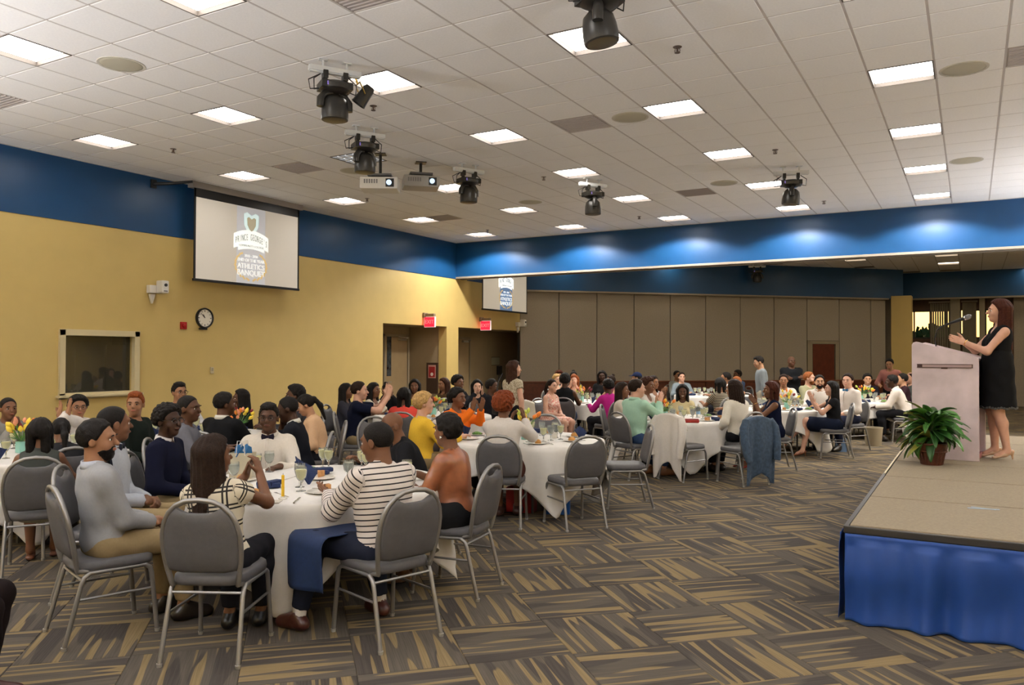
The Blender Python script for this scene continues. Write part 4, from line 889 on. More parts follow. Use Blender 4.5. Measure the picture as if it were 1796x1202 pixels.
    for tx, z, sz in (('2015 - 2016', .50, .065), ('END OF THE YEAR', .42, .075), ('ATHLETICS', .31, .125), ('BANQUET', .19, .14)):
        text('lettering', tx, r, (.014, .02 * k, z0 + z * k), sz * k, W, (math.pi / 2, 0, math.pi / 2))
    for e in (-1, 1):
        m = MB(); G_ = em('laurel', (.80, .62, .30), .25)
        for i in range(9):
            a = math.radians(-78 + i * 16); c = Vector((0, e * .36 * math.cos(a), .33 + .20 * math.sin(a) * 1.3)) * k
            m.box((.012, c.y + .02 * k, z0 + c.z), (.003, .035 * k, .085 * k), M=Matrix.Rotation(e * (a + .3), 3, 'X'))
        ob('laurel', m.mesh('laurel', (G_,)), r)
    return r
screen(9.03, 11.46, 2.98, 4.52, 'white projection screen hanging on the yellow wall, showing a pale athletics banquet slide', 'a')
screen(18.24, 20.72, 2.95, 4.49, 'far projection screen beyond the beam, showing a blue banquet slide', 'b')
# wall clock
r = tag(empty('wall_clock', (WX, 9.49, 2.33)), 'round black-rimmed white wall clock above the red alarm plate', 'clock')
Ry90 = Matrix.Rotation(math.pi / 2, 3, 'Y')
m = MB(); m.lathe([(.15, 0), (.178, .0), (.182, .03), (.172, .052), (.155, .05), (.150, .03)], n=36, M=Ry90, cap=False); ob('rim', m.mesh('rim', (BLACK,), smooth=True), r)
m = MB(); m.lathe([(0, .02), (.155, .02), (.155, .028), (0, .028)], n=36, M=Ry90); fc = ob('face', m.mesh('face', (mat('clock_face', (.80, .76, .66), .4),)), r)
for q in range(12):
    a = q * math.pi / 6; m = MB(); m.box((.030, .125 * math.sin(a), .125 * math.cos(a)), (.003, .008 if q % 3 else .014, .026), M=Matrix.Rotation(-a, 3, 'X')); ob('hour_mark', m.mesh('mark', (BLACK,)), fc)
for nm, a, l, wd in (('hour_hand', -.55, .075, .012), ('minute_hand', -.80, .115, .008)):
    m = MB(); m.box((.034, math.sin(a) * l / 2, math.cos(a) * l / 2), (.003, wd, l), M=Matrix.Rotation(-a, 3, 'X')); ob(nm, m.mesh(nm, (BLACK,)), r)
m = MB(); m.box((.02, -.03, -.19), (.03, .16, .03)); ob('bracket', m.mesh('br', (BLACK,)), r)
# fire alarm plate
r = tag(empty('alarm_strobe', (WX, 9.065, 2.185)), 'small square red fire alarm plate left of the clock', 'alarm'); m = MB(); m.box((.012, 0, 0), (.024, .125, .125)); ob('plate', m.mesh('pl', (mat('alarm_red', (.40, .008, .006), .4),), bevel=.006), r)
m = MB(); m.lathe([(0, 0), (.035, 0), (.03, .02), (0, .026)], (.024, 0, .0), 16, Ry90); ob('sounder', m.mesh('so', (mat('alarm_red'),), smooth=True), r)
# wall cameras / sensors
def wall_sensor(y, z, lb):
    r = tag(empty('wall_camera', (WX, y, z)), lb, 'camera', 'white wall cameras')
    m = MB(); m.box((.05, -.06, -.02), (.10, .13, .13)); m.prism([(-.10, -.10), (.0, -.10), (-.05, -.26)], -.03, .03, M=Matrix(((0, 0, 1), (1, 0, 0), (0, 1, 0))), off=(.04, 0, 0)); ob('bracket', m.mesh('wb', (WHITEP,), bevel=.008), r)
    m = MB(); m.box((.16, .06, .02), (.16, .13, .21)); ob('housing', m.mesh('wh', (WHITEP,), bevel=.02), r)
    m = MB(); m.lathe([(0, 0), (.026, 0), (.026, .014), (.018, .018), (0, .012)], (.24, .06, .05), 18, Ry90); ob('lens', m.mesh('wl', (BLACK,), smooth=True), r)
    m = MB(); m.box((.242, .06, -.05), (.004, .07, .012)); ob('name_strip', m.mesh('wn', (BLACK,)), r)
wall_sensor(8.48, 2.78, 'white camera on a wall bracket left of the first screen'); wall_sensor(20.70, 2.62, 'white camera on a wall bracket under the far screen')
# thermostat
r = tag(empty('thermostat', (WX, 9.66, 1.41)), 'small pale thermostat on the yellow wall below the clock', 'thermostat'); m = MB(); m.box((.015, 0, 0), (.03, .07, .115)); ob('cover', m.mesh('tc', (mat('stat', (.55, .46, .28), .5),), bevel=.008), r); m = MB(); m.box((.032, 0, .015), (.006, .03, .055)); ob('display', m.mesh('td', (mat('statd', (.35, .30, .2), .4),)), r)
# speaker arm near the ceiling
r = tag(empty('camera_bracket', (WX, 8.45, 4.50)), 'short black bracket arm on the blue band left of the screen', 'bracket'); m = MB(); m.box((.02, 0, 0), (.04, .1, .14)); ob('mount', m.mesh('am', (BLACK,)), r); m = MB(); m.tube([(.04, 0, 0), (.3, .12, .0), (.55, .35, .05)], [.03, .025, .022], 8); ob('arm', m.mesh('aa', (BLACK,), smooth=True), r)
# exit signs
def exit_sign(y, lb):
    r = tag(empty('exit_sign', (WX, y, 2.50)), lb, 'exit sign', 'red exit signs')
    m = MB(); m.box((.16, 0, .17), (.30, .09, .07)); m.box((.03, 0, .17), (.06, .16, .12)); ob('canopy', m.mesh('ec', (mat('exit_body', (.25, .18, .12), .5),), bevel=.01), r)
    m = MB(); m.box((.17, 0, 0), (.32, .05, .26)); ob('housing', m.mesh('eh', (mat('exit_edge', (.8, .75, .75), .4, emit=(1, .8, .8), estr=.5),), bevel=.006), r)
    for e in (-1, 1):
        m = MB(); m.box((.17, e * .027, 0), (.30, .006, .24)); fc = ob('face', m.mesh('ef', (mat('exit_red', (.7, .01, .02), .4, emit=(1, .012, .035), estr=1.6),)), r)
        text('lettering', 'EXIT', r, (.17, e * .033, 0), .13, mat('exit_letter', (.9, .1, .1), .4, emit=(1, .10, .10), estr=2.2), (math.pi / 2, 0, 0 if e < 0 else math.pi))
exit_sign(16.03, 'glowing red exit sign over the first door recess'); exit_sign(18.64, 'glowing red exit sign over the second recess, beyond the beam')
# notice board with red poster
r = tag(empty('notice_board', (-12.12, A1 - .01, 1.09)), 'dark brown board with a red poster beside the first recess door', 'board')
m = MB(); m.box((0, -.02, 0), (.36, .04, .80)); ob('board', m.mesh('nb', (mat('board_brown', (.05, .025, .014), .6),), bevel=.005), r)
m = MB(); m.box((.0, -.043, .17), (.24, .004, .34)); ob('poster', m.mesh('np', (mat('poster_pink', (.55, .28, .24), .6),)), r)
m = MB(); m.box((.0, -.046, .16), (.19, .004, .27)); ob('poster_panel', m.mesh('nr', (mat('poster_red', (.35, .02, .02), .6),)), r)
m = MB(); m.lathe([(0, 0), (.045, 0), (.045, .003), (0, .003)], (.0, -.048, .10), 16, Matrix.Rotation(math.pi / 2, 3, 'X')); ob('poster_disc', m.mesh('nd', (mat('poster_white', (.7, .6, .55), .6),)), r)
# wall telephone and notice
r = tag(empty('wall_phone', (AX, 21.62, 1.21)), 'black wall telephone with hanging cord in the second recess', 'telephone')
m = MB(); m.box((.03, 0, 0), (.06, .25, .28)); ob('body', m.mesh('ph', (BLACK,), bevel=.01), r); m = MB(); m.box((.075, -.07, .0), (.04, .06, .24)); ob('handset', m.mesh('hs', (BLACK,), bevel=.015), r)
m = MB(); m.tube([(.05, -.07, -.13), (.05, -.09, -.30), (.05, -.03, -.36), (.05, .0, -.28), (.05, .0, -.13)], .008, 6); ob('cord', m.mesh('cd', (BLACK,), smooth=True), r)
r = tag(empty('wall_notice', (AX, 21.42, 1.50)), 'pale framed notice above the wall telephone', 'notice'); m = MB(); m.box((.008, 0, 0), (.016, .46, .23)); ob('sheet', m.mesh('sh', (mat('notice_pale', (.42, .40, .26), .6),)), r)
m = MB(); m.box((.012, 0, .125), (.024, .48, .02)); m.box((.012, 0, -.125), (.024, .48, .02)); ob('holder', m.mesh('hd', (mat('notice_dark', (.14, .12, .08), .6),)), r)
# ------------------------------------------------------------------ hanging moving-head lights
KHAKI = mat('fixture_underside', (.10, .075, .035), .35); FIX = mat('fixture_black', (.022, .02, .017), .32)
def moving_head(x, y, rz, lb, par=False, yaw2=.0, tilt=0.0):
    r = tag(empty('moving_light', (x, y, ZC), rz), lb, 'stage light', 'hanging moving-head lights')
    m = MB(); m.box((0, 0, -.10), (.52, .07, .05)); m.box((0, 0, -.105), (.5, .045, .065)); 
    for e in (-1, 1): m.tube([(e * .12, 0, 0), (e * .12, 0, -.10)], .012, 8); m.box((e * .12, 0, -.006), (.09, .06, .012))
    ob('support_bar', m.mesh('mhb', (mat('bar_white', (.62, .64, .66), .4),), smooth=False), r)
    for e in (-1, 1):
        m = MB(); m.box((e * .10, 0, -.15), (.05, .09, .08)); m.tube([(e * .10 + .03, 0, -.09), (e * .10, .05, -.10), (e * .10 - .03, 0, -.09)], .014, 6); m.box((e * .10, 0, -.205), (.035, .05, .05)); ob('clamp', m.mesh('mhc', (FIX,), bevel=.006), r)
    m = MB(); m.lathe([(.05, -.22), (.13, -.225), (.155, -.25), (.15, -.295), (.09, -.325), (.0, -.33)], n=20); m.box((.0, 0, -.262), (.31, .22, .07)); bs_ = ob('base', m.mesh('mhbase', (FIX,), smooth=True), r)
    m = MB(); m.box((-.06, -.117, -.262), (.09, .006, .035)); ob('display', m.mesh('mhd', (mat('lcd', (.1, .06, .2), .3, emit=(.35, .25, .9), estr=.5),)), bs_)
    Mz = Matrix.Rotation(yaw2, 3, 'Z')
    yk = MB()
    for e in (-1, 1): yk.tube([Mz @ Vector((e * .03, 0, -.325)), Mz @ Vector((e * .11, 0, -.345)), Mz @ Vector((e * .150, 0, -.40)), Mz @ Vector((e * .152, 0, -.48))], [.030, .038, .042, .040], 10)
    ob('yoke', yk.mesh('mhy', (FIX,), smooth=True), r)
    Mt = Mz @ Matrix.Rotation(tilt, 3, 'X')
    m = MB(); m.lathe([(.0, .118), (.075, .110), (.115, .07), (.130, .0), (.134, -.06), (.134, -.105), (.130, -.125), (.11, -.130), (.0, -.128)], (0, 0, -.465), 22, Mt); hd = ob('head', m.mesh('mhh', (FIX, ), smooth=True), r)
    m = MB(); m.lathe([(.0, -.134), (.100, -.134), (.112, -.129), (.0, -.126)], (0, 0, -.465), 22, Mt); ob('lens', m.mesh('mhl', (KHAKI,), smooth=True), hd)
    for q in range(3):
        e = (-1, 1, -1)[q]; m = MB(); m.tube([(e * .14, .02, -.14), (e * (.21 + .02 * q), .03 * q, -.20), (e * (.20 + .02 * q), .03, -.30), (e * .12, .02, -.28)], .006, 6); ob('cable', m.mesh('mhq', (BLACK,), smooth=True), r)
    if par:
        p = tag(empty('par_can', (x, y, ZC), rz), 'small brass-edged par can clamped beside the nearest left moving light', 'stage light')
        Mp = Matrix.Rotation(.55, 3, 'Y') @ Matrix.Rotation(.3, 3, 'X'); c = Vector((.30, .02, -.30))
        m = MB(); m.lathe([(.0, .12), (.045, .12), (.06, .09), (.072, -.08), (.078, -.095), (.07, -.10), (.062, -.06), (.0, -.05)], c, 18, Mp); ob('can', m.mesh('pc', (FIX,), smooth=True), p)
        m = MB(); m.tube([c + Vector((-.01, .085, .0)), c + Vector((-.06, .07, .12)), c + Vector((-.06, -.07, .12)), c + Vector((-.01, -.085, .0))], .008, 6); m.tube([c + Vector((-.06, 0, .12)), c + Vector((-.10, 0, .20))], .012, 6); ob('yoke', m.mesh('py', (mat('brass', (.5, .34, .10), .3, 1.0),), smooth=True), p)
moving_head(-5.49, 6.0, 1.0, 'large moving-head light hanging nearest the front left of ceiling', par=True, yaw2=.2)
moving_head(-6.73, 7.92, 1.0, 'moving-head light hanging just above the white projector', yaw2=.5)
moving_head(-6.67, 10.27, 1.1, 'moving-head light hanging right of the second projector', yaw2=.2)
moving_head(-5.43, 12.14, 1.0, 'moving-head light with small violet display, mid ceiling before the beam', yaw2=1.2)
moving_head(-2.4, 12.82, .3, 'slim moving-head light at the right, just before the beam', yaw2=1.5, tilt=.1)
moving_head(-2.40, 5.48, .9, 'moving-head light cut by the top edge over a lit panel', yaw2=1.0, tilt=-.15)
moving_head(-5.87, 25.8, .4, 'small dark moving light beyond the beam near the far ceiling')
# projectors
def projector(x, y, rz, drop, lb, white=True):
    r = tag(empty('projector', (x, y, ZC), rz), lb, 'projector', 'ceiling projectors')
    m = MB(); m.tube([(0, 0, 0), (0, 0, -drop + .13)], .022, 10); m.box((0, 0, -.008), (.16, .16, .016)); ob('pole', m.mesh('pp', (FIX,), smooth=False), r)
    m = MB(); m.box((0, 0, -drop + .13), (.34, .26, .03)); 
    for a in (-1, 1):
        for b in (-1, 1): m.tube([(a * .12, b * .09, -drop + .12), (a * .17, b * .13, -drop + .07)], .012, 6)
    ob('mount_plate', m.mesh('pm', (mat('mount_grey', (.12, .12, .125), .5),)), r)
    m = MB(); m.box((0, 0, -drop), (.54, .38, .17)); bd = ob('body', m.mesh('pb', (mat('proj_white' if white else 'proj_grey', (.68, .66, .62) if white else (.36, .35, .34), .45),), bevel=.018), r)
    m = MB(); m.lathe([(0, 0), (.036, 0), (.038, .03), (.033, .035), (.030, .02), (0, .025)], (.15, -.188, -drop), 18, Matrix.Rotation(math.pi / 2, 3, 'X')); ob('lens', m.mesh('pl', (mat('lens_lit', (.05, .06, .08), .1, emit=(.6, .8, 1), estr=1.2 if white else .2),), smooth=True), bd)
    m = MB(); m.box((.16, -.189, -drop), (.12, .006, .12)); ob('lens_surround', m.mesh('pls', (BLACK,)), bd)
    for q in range(6): m = MB(); m.box((-.2 + q * .035, -.191, -drop + .02), (.02, .004, .06)); ob('vent_slot', m.mesh('pv', (mat('slot_grey', (.2, .2, .2), .6),)), bd)
projector(-7.45, 9.11, .55, .46, 'white projector hanging on a pole with a lit lens'); projector(-7.25, 9.82, .75, .32, 'smaller grey projector hanging behind the white one', False); projector(-7.6, 26.3, .45, .42, 'far projector hanging near the dark blue back band')
# ------------------------------------------------------------------ stage
SX0, SX1, SY0, SH = -.70, 4.18, 5.58, .61
st = tag(empty('stage', (0, 0, 0)), 'raised platform stage of tan carpeted decks with blue skirt at right', 'stage')
DK = mat('deck_carpet', (.26, .21, .145), .95, noise=.10, nscale=60, bump=.4, bscale=500); ED = mat('deck_edge', (.05, .047, .045), .45, metal=.5)
m = MB(); m.box((1.21, .603, SH - .02), (2.412, 1.198, .04)); dk = m.mesh('deck_panel', (DK,), bevel=.006)
for q in range(6):
    for c in range(2): ob('deck_panel', dk, st, (SX0 + c * 2.44 + .01, SY0 + q * 1.222 + .008, 0))
m = MB(); W_ = SX1 - SX0; D_ = 6 * 1.222
m.box((SX0 + W_ / 2, SY0 - .008, SH - .030), (W_ + .03, .03, .045)); m.box((SX0 - .008, SY0 + D_ / 2, SH - .030), (.03, D_ + .03, .045)); m.box((SX0 + W_ / 2, SY0 + D_ + .01, SH - .055), (W_, .03, .085)); m.box((SX1 + .01, SY0 + D_ / 2, SH - .055), (.03, D_, .085)); ob('edge_trim', m.mesh('edge', (ED,), bevel=.005), st)
m = MB(); m.box((SX0 + W_ / 2, SY0 + D_ / 2, SH - .08), (W_ - .05, D_ - .05, .06)); ob('frame', m.mesh('frame', (ED,)), st)
for x in (SX0 + .15, 1.7, SX1 - .15):
    for q in range(7): m = MB(); m.tube([(x, SY0 + .12 + q * 1.18, 0), (x, SY0 + .12 + q * 1.18, SH - .1)], .022, 8); ob('leg', m.mesh('sl', (ED,)), st)
m = MB(); m.box((SX0 - .002, SY0 + D_ / 2 + 1.3, SH + .002), (.014, D_ - 2.6, .006)); ob('edge_strip', m.mesh('strip', (mat('strip_yellow', (.62, .52, .30), .5),)), st)
SK = mat('skirt_blue', (.016, .058, .24), .48, noise=.06, nscale=8, spec=.35)
def skirt(p0, p1, nrm_, seed, name, amp=1.0):
    p0, p1, nv = Vector(p0), Vector(p1), Vector(nrm_); L = (p1 - p0).length; nu = int(L / .018); rows = 26; rg = random.Random(seed); V = []; F = []
    ph = [(rg.uniform(20, 46), rg.uniform(0, 6), rg.uniform(.6, 1)) for _ in range(4)]
    def off(u, t):
        f = sum(a_ * math.sin(w_ * u + q_ + (.9 * math.sin(2.3 * u + q_)) + t * .8 * math.sin(3 * u)) for w_, q_, a_ in ph) / 2.2
        g2 = math.sin(44 * u + 1.5 * math.sin(5 * u)) * .35 * max(0, 1 - t * 2.2)
        return ((.020 + .036 * t) * f + .012 * g2 + (.030 * math.sin(1.9 * u + 4 * t) * math.sin(math.pi * t))) * amp + .012 + .03 * amp * t + 0 * (.018 * math.sin(1.9 * u + 4 * t) * math.sin(math.pi * t))
    for i in range(nu + 1):
        u = L * i / nu
        for j in range(rows + 1):
            t = j / rows; z = SH - .050 - t * (SH - .054 + (.0))
            q = p0 + (p1 - p0) * (i / nu) + nv * (off(u, t) if t > .10 else .012 + .002 * math.sin(60 * u)); V.append((q.x, q.y, max(.006, z)))
    for i in range(nu):
        for j in range(rows): a_ = i * (rows + 1) + j; F.append((a_, a_ + 1, a_ + rows + 2, a_ + rows + 1))
    me = mesh_np(name, np.array(V), np.array(F), SK); o = ob('skirt', me, st); md = o.modifiers.new('thick', 'SOLIDIFY'); md.thickness = .003; return o
skirt((SX0 - .01, SY0 - .03, 0), (SX1, SY0 - .03, 0), (0, -1, 0), 3, 'skirt_front'); skirt((SX0 - .03, SY0 + D_, 0), (SX0 - .03, SY0 - .01, 0), (-1, 0, 0), 7, 'skirt_side', .25)
m = MB(); m.box((0, 0, .001), (.20, .03, .002), rz=.2); m.box((0, .02, .0012), (.16, .02, .002), rz=-.3); tag(ob('floor_tape', m.mesh('tape', (mat('tape_blue', (.25, .32, .40), .6),)), None, (.07, 6.64, SH)), 'pale blue tape mark stuck on the stage deck', 'tape')
# lectern: slanted side panel faces the hall
LR = math.radians(-7); r = tag(empty('lectern', (-.245, 9.62, SH), LR), 'pinkish white marbled lectern with slanted top on the stage', 'lectern')
LM = mat('lectern_pink', (.60, .50, .53), .42, noise=.20, nscale=3.2); LE = mat('lectern_edge', (.30, .10, .12), .5)
prof = [(-.315, 0), (.315, 0), (.315, 1.065), (.29, 1.085), (-.27, 1.245), (-.30, 1.235), (-.315, 1.21)]
Mxz = Matrix(((1, 0, 0), (0, 0, -1), (0, 1, 0)))
for nm, y0 in (('side_panel', .0), ('side_panel', .52)):
    m = MB(); m.prism(prof, -.012, .012, M=Mxz, off=(0, y0, 0)); ob(nm, m.mesh('lsp', (LM,), bevel=.005), r)
m = MB(); m.box((-.30, .26, .60), (.022, .50, 1.18)); ob('front_panel', m.mesh('lfp', (LM,), bevel=.004), r)
m = MB(); m.box((0, .26, 0), (.60, .50, .022), M=Matrix.Rotation(math.radians(15.9), 3, 'Y')); ob('reading_top', m.mesh('lrt', (LM,), bevel=.004), r, (.0, 0, 1.135))
m = MB(); m.box((0, .26, .70), (.56, .50, .02)); ob('shelf', m.mesh('lsh', (LE,)), r)
m = MB(); m.box((-.0, .26, .03), (.58, .50, .05)); ob('plinth', m.mesh('lpl', (LE,)), r)
m = MB(); m.box((.0, -.016, .985), (.52, .010, .030)); ob('handle_slot', m.mesh('lhs', (mat('slot_pink', (.42, .30, .30), .4),)), r)
m = MB(); m.box((.0, -.018, 1.002), (.525, .012, .006)); m.box((.0, -.018, .969), (.525, .012, .006)); m.box((-.235, -.018, .985), (.05, .012, .032)); m.box((.258, -.018, .985), (.008, .012, .036)); m.box((0, -.018, .962), (.06, .012, .012)); ob('slot_rim', m.mesh('lsr', (mat('slot_dark', (.05, .02, .02), .5),)), r)
# microphone on gooseneck
r = tag(empty('microphone', (-.245, 9.62, SH), LR), 'black microphone with silver grille on a gooseneck over the lectern', 'microphone')
m = MB(); m.lathe([(0, 1.17), (.03, 1.17), (.03, 1.185), (.012, 1.195), (0, 1.195)], (-.12, .26, 0), 14); ob('mount', m.mesh('mm', (BLACK,), smooth=True), r)
gp = [(-.12, .26, 1.18), (-.13, .255, 1.28), (-.11, .24, 1.37), (-.05, .22, 1.42), (.0, .20, 1.435)]; m = MB(); m.tube(gp, .0065, 8); ob('gooseneck', m.mesh('mg', (BLACK,), smooth=True), r)
dv = Vector((.20, -.06, .07)).normalized(); p0 = Vector((-.01, .20, 1.43)); m = MB(); m.tube([p0, p0 + dv * .05, p0 + dv * .20], [.012, .014, .021], 12); ob('handle', m.mesh('mh', (BLACK,), smooth=True), r)
m = MB(); m.tube([p0 + dv * .20, p0 + dv * .212], [.024, .024], 14); ob('ring', m.mesh('mr', (mat('silver2', (.75, .75, .75), .2, 1.0),), smooth=True), r)
m = MB(); m.tube([p0 + dv * .212, p0 + dv * .225, p0 + dv * .245, p0 + dv * .262, p0 + dv * .270], [.022, .0255, .0265, .019, .004], 14); ob('grille', m.mesh('mgr', (mat('mic_grille', (.30, .30, .31), .35, .8, bump=.8, bscale=900),), smooth=True), r)
# potted plant
r = tag(empty('potted_plant', (-.35, 9.10, SH)), 'leafy green plant in a brown wicker pot before the lectern', 'plant')
WK = mat('wicker', (.085, .022, .010), .5, noise=.35, nscale=30, bump=.6, bscale=60)
m = MB(); m.lathe([(0, .0), (.095, .0), (.118, .12), (.120, .125), (.135, .14), (.140, .215), (.132, .218), (.122, .15), (0, .15)], n=24); ob('pot', m.mesh('pot', (WK,), smooth=True), r)
for z, rr_ in ((.135, .134), (.212, .142)): m = MB(); m.tube([(rr_ * math.cos(a), rr_ * math.sin(a), z) for a in [2 * math.pi * q / 24 for q in range(24)]], .008, 6, close=True); ob('pot_band', m.mesh('pbn', (WK,), smooth=True), r)
for q in range(18): a = 2 * math.pi * q / 18; m = MB(); m.tube([(.097 * math.cos(a), .097 * math.sin(a), .005), (.119 * math.cos(a), .119 * math.sin(a), .125)], .007, 5); ob('wicker_rib', m.mesh('wr', (WK,)), r)
m = MB(); m.lathe([(0, .19), (.125, .185)], n=20); ob('soil', m.mesh('soil', (mat('soil', (.03, .02, .012), .95),)), r)
m = MB(); m.tube([(0, 0, .18), (.01, 0, .30), (0, .01, .44)], [.030, .024, .012], 8); m.tube([(.02, .01, .18), (.04, .0, .36)], [.018, .010], 8); ob('stem', m.mesh('stem', (mat('stem', (.10, .12, .05), .7),), smooth=True), r)
rg = random.Random(11); LFM = [mat('leaf_green', (.05, .16, .025), .35, noise=.35, nscale=14), mat('leaf_dark', (.025, .085, .016), .32, noise=.3, nscale=14), mat('leaf_yellow', (.20, .20, .03), .4, noise=.4, nscale=12)]
def leaf(base, az, el, L, wd, droop, ma, twist):
    n = 9; V = []; F = []; p = Vector(base); e_ = el
    for i in range(n + 1):
        t = i / n; wv = wd * (math.sin(math.pi * min(1, t * .92 + .05)) ** .8) * (1 - .25 * t) * (.12 + .88 * min(1, t * 3)); d = Vector((math.cos(az) * math.cos(e_), math.sin(az) * math.cos(e_), math.sin(e_))); s_ = Vector((-math.sin(az), math.cos(az), 0)); nn = d.cross(s_); s2 = s_ * math.cos(twist) + nn * math.sin(twist); up_ = s2.cross(d)
        for q, h in ((-1, .22), (-.5, .05), (0, -.12), (.5, .05), (1, .22)): V.append(p + s2 * (q * wv) + up_ * (-h * wv))
        p = p + d * (L / n); e_ -= droop / n
    for i in range(n):
        for k in range(4): a_ = i * 5 + k; F.append((a_, a_ + 1, a_ + 6, a_ + 5))
    me = bpy.data.meshes.new('leaf'); me.from_pydata(V, [], F); me.polygons.foreach_set('use_smooth', [True] * len(F)); me.materials.append(ma); o = ob('leaf', me, r); md = o.modifiers.new('t', 'SOLIDIFY'); md.thickness = .0012
for q in range(130):
    az = rg.uniform(0, 2 * math.pi); lay = rg.random(); el = math.radians(-18 + 92 * lay ** 1.1 + rg.uniform(-8, 8)); L = rg.uniform(.24, .40) * (1.0 - .12 * lay); hb = .22 + .20 * rg.random() + .05 * lay
    ma = LFM[2] if (math.cos(az) < -.45 and rg.random() < .45) else LFM[0 if rg.random() < .55 else 1]
    leaf((.02 * math.cos(az), .02 * math.sin(az), hb), az, el, L, rg.uniform(.042, .066), rg.uniform(.7, 1.9), ma, rg.uniform(-.5, .5))

# ------------------------------------------------------------------ banquet chairs
PAD = mat('chair_vinyl', (.085, .082, .086), .55, noise=.08, nscale=30, bump=.15, bscale=300); STEEL = mat('chair_steel', (.26, .25, .24), .42, .7); GLIDE = mat('glide', (.5, .48, .45), .3, .6)
def chair_meshes():
    D = {}; ZS = .445; hw = .205
    # side frame: front leg, rail, rear leg (square-ish tube)
    for e, nm in ((-1, 'l'), (1, 'r')):
        m = MB(); m.tube([(e * (hw + .012), .235, .012), (e * hw, .205, .36), (e * hw, .195, .395), (e * hw, .165, .415)], .0140, 8); D['leg_front' + nm] = m.mesh('leg', (STEEL,), smooth=True)
        m = MB(); m.tube([(e * (hw + .012), -.275, .012), (e * hw, -.185, .36), (e * hw, -.170, .395), (e * hw, -.14, .415)], .0140, 8); D['leg_rear' + nm] = m.mesh('leg', (STEEL,), smooth=True)
        m = MB(); m.tube([(e * hw, -.145, .415), (e * hw, .17, .415)], .0125, 8); D['side_rail' + nm] = m.mesh('rail', (STEEL,), smooth=True); m = MB(); m.tube([(e * hw, .213, .27), (e * hw, -.21, .27)], .008, 6); D['stretcher' + nm] = m.mesh('stretcher', (STEEL,), smooth=True)
    m = MB(); m.tube([(-hw, .19, .40), (hw, .19, .40)], .009, 6); D['crossbar'] = m.mesh('crossbar', (STEEL,), smooth=True); m = MB(); m.tube([(-hw, -.178, .378), (hw, -.178, .378)], .009, 6); D['crossbar2'] = m.mesh('crossbar', (STEEL,), smooth=True)
    for x in (-1, 1):
        for y in (.237, -.279): pass
    m = MB(); m.lathe([(0, 0), (.014, 0), (.016, .02), (0, .022)], n=10); D['glide'] = m.mesh('glide', (GLIDE,))
    # back outline: narrow at the seat, round at the top; leans back
    def yb(z): return -.205 - (z - .44) * .20
    out = []
    for q in range(29):
        t = q / 28
        if t < .30: z = .43 + t / .30 * .24; x = -(.185 + .032 * math.sin(t / .30 * 1.5708))
        elif t > .70: z = .43 + (1 - t) / .30 * .24; x = .185 + .032 * math.sin((1 - t) / .30 * 1.5708)
        else:
            a = math.pi * (1 - (t - .30) / .40); x = .217 * math.cos(a) * (abs(math.cos(a)) ** -.18 if abs(math.cos(a)) > .05 else 1); z = .67 + .24 * math.sin(a) ** .9
        out.append((x, z))
    m = MB(); pts = [(-.185, -.06, .428), (-.185, -.15, .425)] + [(x, yb(z), z) for x, z in out] + [(.185, -.15, .425), (.185, -.06, .428)]; m.tube(pts, .0150, 8); D['back_frame'] = m.mesh('back_frame', (STEEL,), smooth=True)
    # padded back, inside the frame, with the hand slot at the top
    inner = [(x * .965, .50 + (z - .50) * 1.0 if z < .67 else z - .008) for x, z in out if z > .52]
    zlow = min(z for x, z in inner)
    poly = [(x, z) for x, z in inner if abs(x) > .100] 
    left = [p for p in poly if p[0] < 0]; right = [p for p in poly if p[0] > 0]
    topl, topr = left[-1], right[0]; arc = [(topl[0] + (topr[0] - topl[0]) * t, topl[1] - .028 * min(1, 5 * t, 5 * (1 - t)) - .006 * math.sin(math.pi * t)) for t in (0.03, .12, .25, .4, .5, .6, .75, .88, .97)]
    ring = left + arc + right + [(right[-1][0] - .012, zlow - .03), (.12, zlow - .045), (-.12, zlow - .045), (left[0][0] + .012, zlow - .03)]
    def pad(ring, yoff, th):
        cx = 0; cz = sum(z for x, z in ring) / len(ring); V = []; F = []; n = len(ring)
        for k, (sc, yo) in enumerate(((1, -.4), (1, .4), (.93, .9), (.6, 1.0), (.0, 1.02))):
            for x, z in ring: zz = cz + (z - cz) * sc; V.append((x * sc, yb(zz) + yoff + th * yo, zz))
        for k in range(4):
            for q in range(n): F.append((k * n + q, k * n + (q + 1) % n, (k + 1) * n + (q + 1) % n, (k + 1) * n + q))
        o = len(V)
        for k, (sc, yo) in enumerate(((.93, -.8), (.5, -.9), (0, -.92))):
            for x, z in ring: zz = cz + (z - cz) * sc; V.append((x * sc, yb(zz) + yoff + th * yo, zz))
        for q in range(n): F.append((q, o + q, o + (q + 1) % n, (q + 1) % n))
        for k in range(2):
            for q in range(n): F.append((o + k * n + q, o + (k + 1) * n + q, o + (k + 1) * n + (q + 1) % n, o + k * n + (q + 1) % n))
        me = bpy.data.meshes.new('backrest'); me.from_pydata(V, [], F); me.materials.append(PAD); me.polygons.foreach_set('use_smooth', [True] * len(F))
        bm = bmesh.new(); bm.from_mesh(me); bmesh.ops.remove_doubles(bm, verts=bm.verts, dist=1e-4); bmesh.ops.recalc_face_normals(bm, faces=bm.faces); bm.to_mesh(me); bm.free(); return me
    D['backrest'] = pad(ring, .0, .024)
    m = MB(); m.tube([(x, yb(z) , z - .004) for x, z in out if z > .83], .011, 8); D['grip'] = m.mesh('grip', (mat('chair_grip', (.05, .05, .055), .5),), smooth=True)
    # seat cushion
    V = []; F = []; n = 28
    def sup(a, rx_, ry_): c, s_ = math.cos(a), math.sin(a); return (rx_ * abs(c) ** .42 * (1 if c > 0 else -1), ry_ * abs(s_) ** .42 * (1 if s_ > 0 else -1))
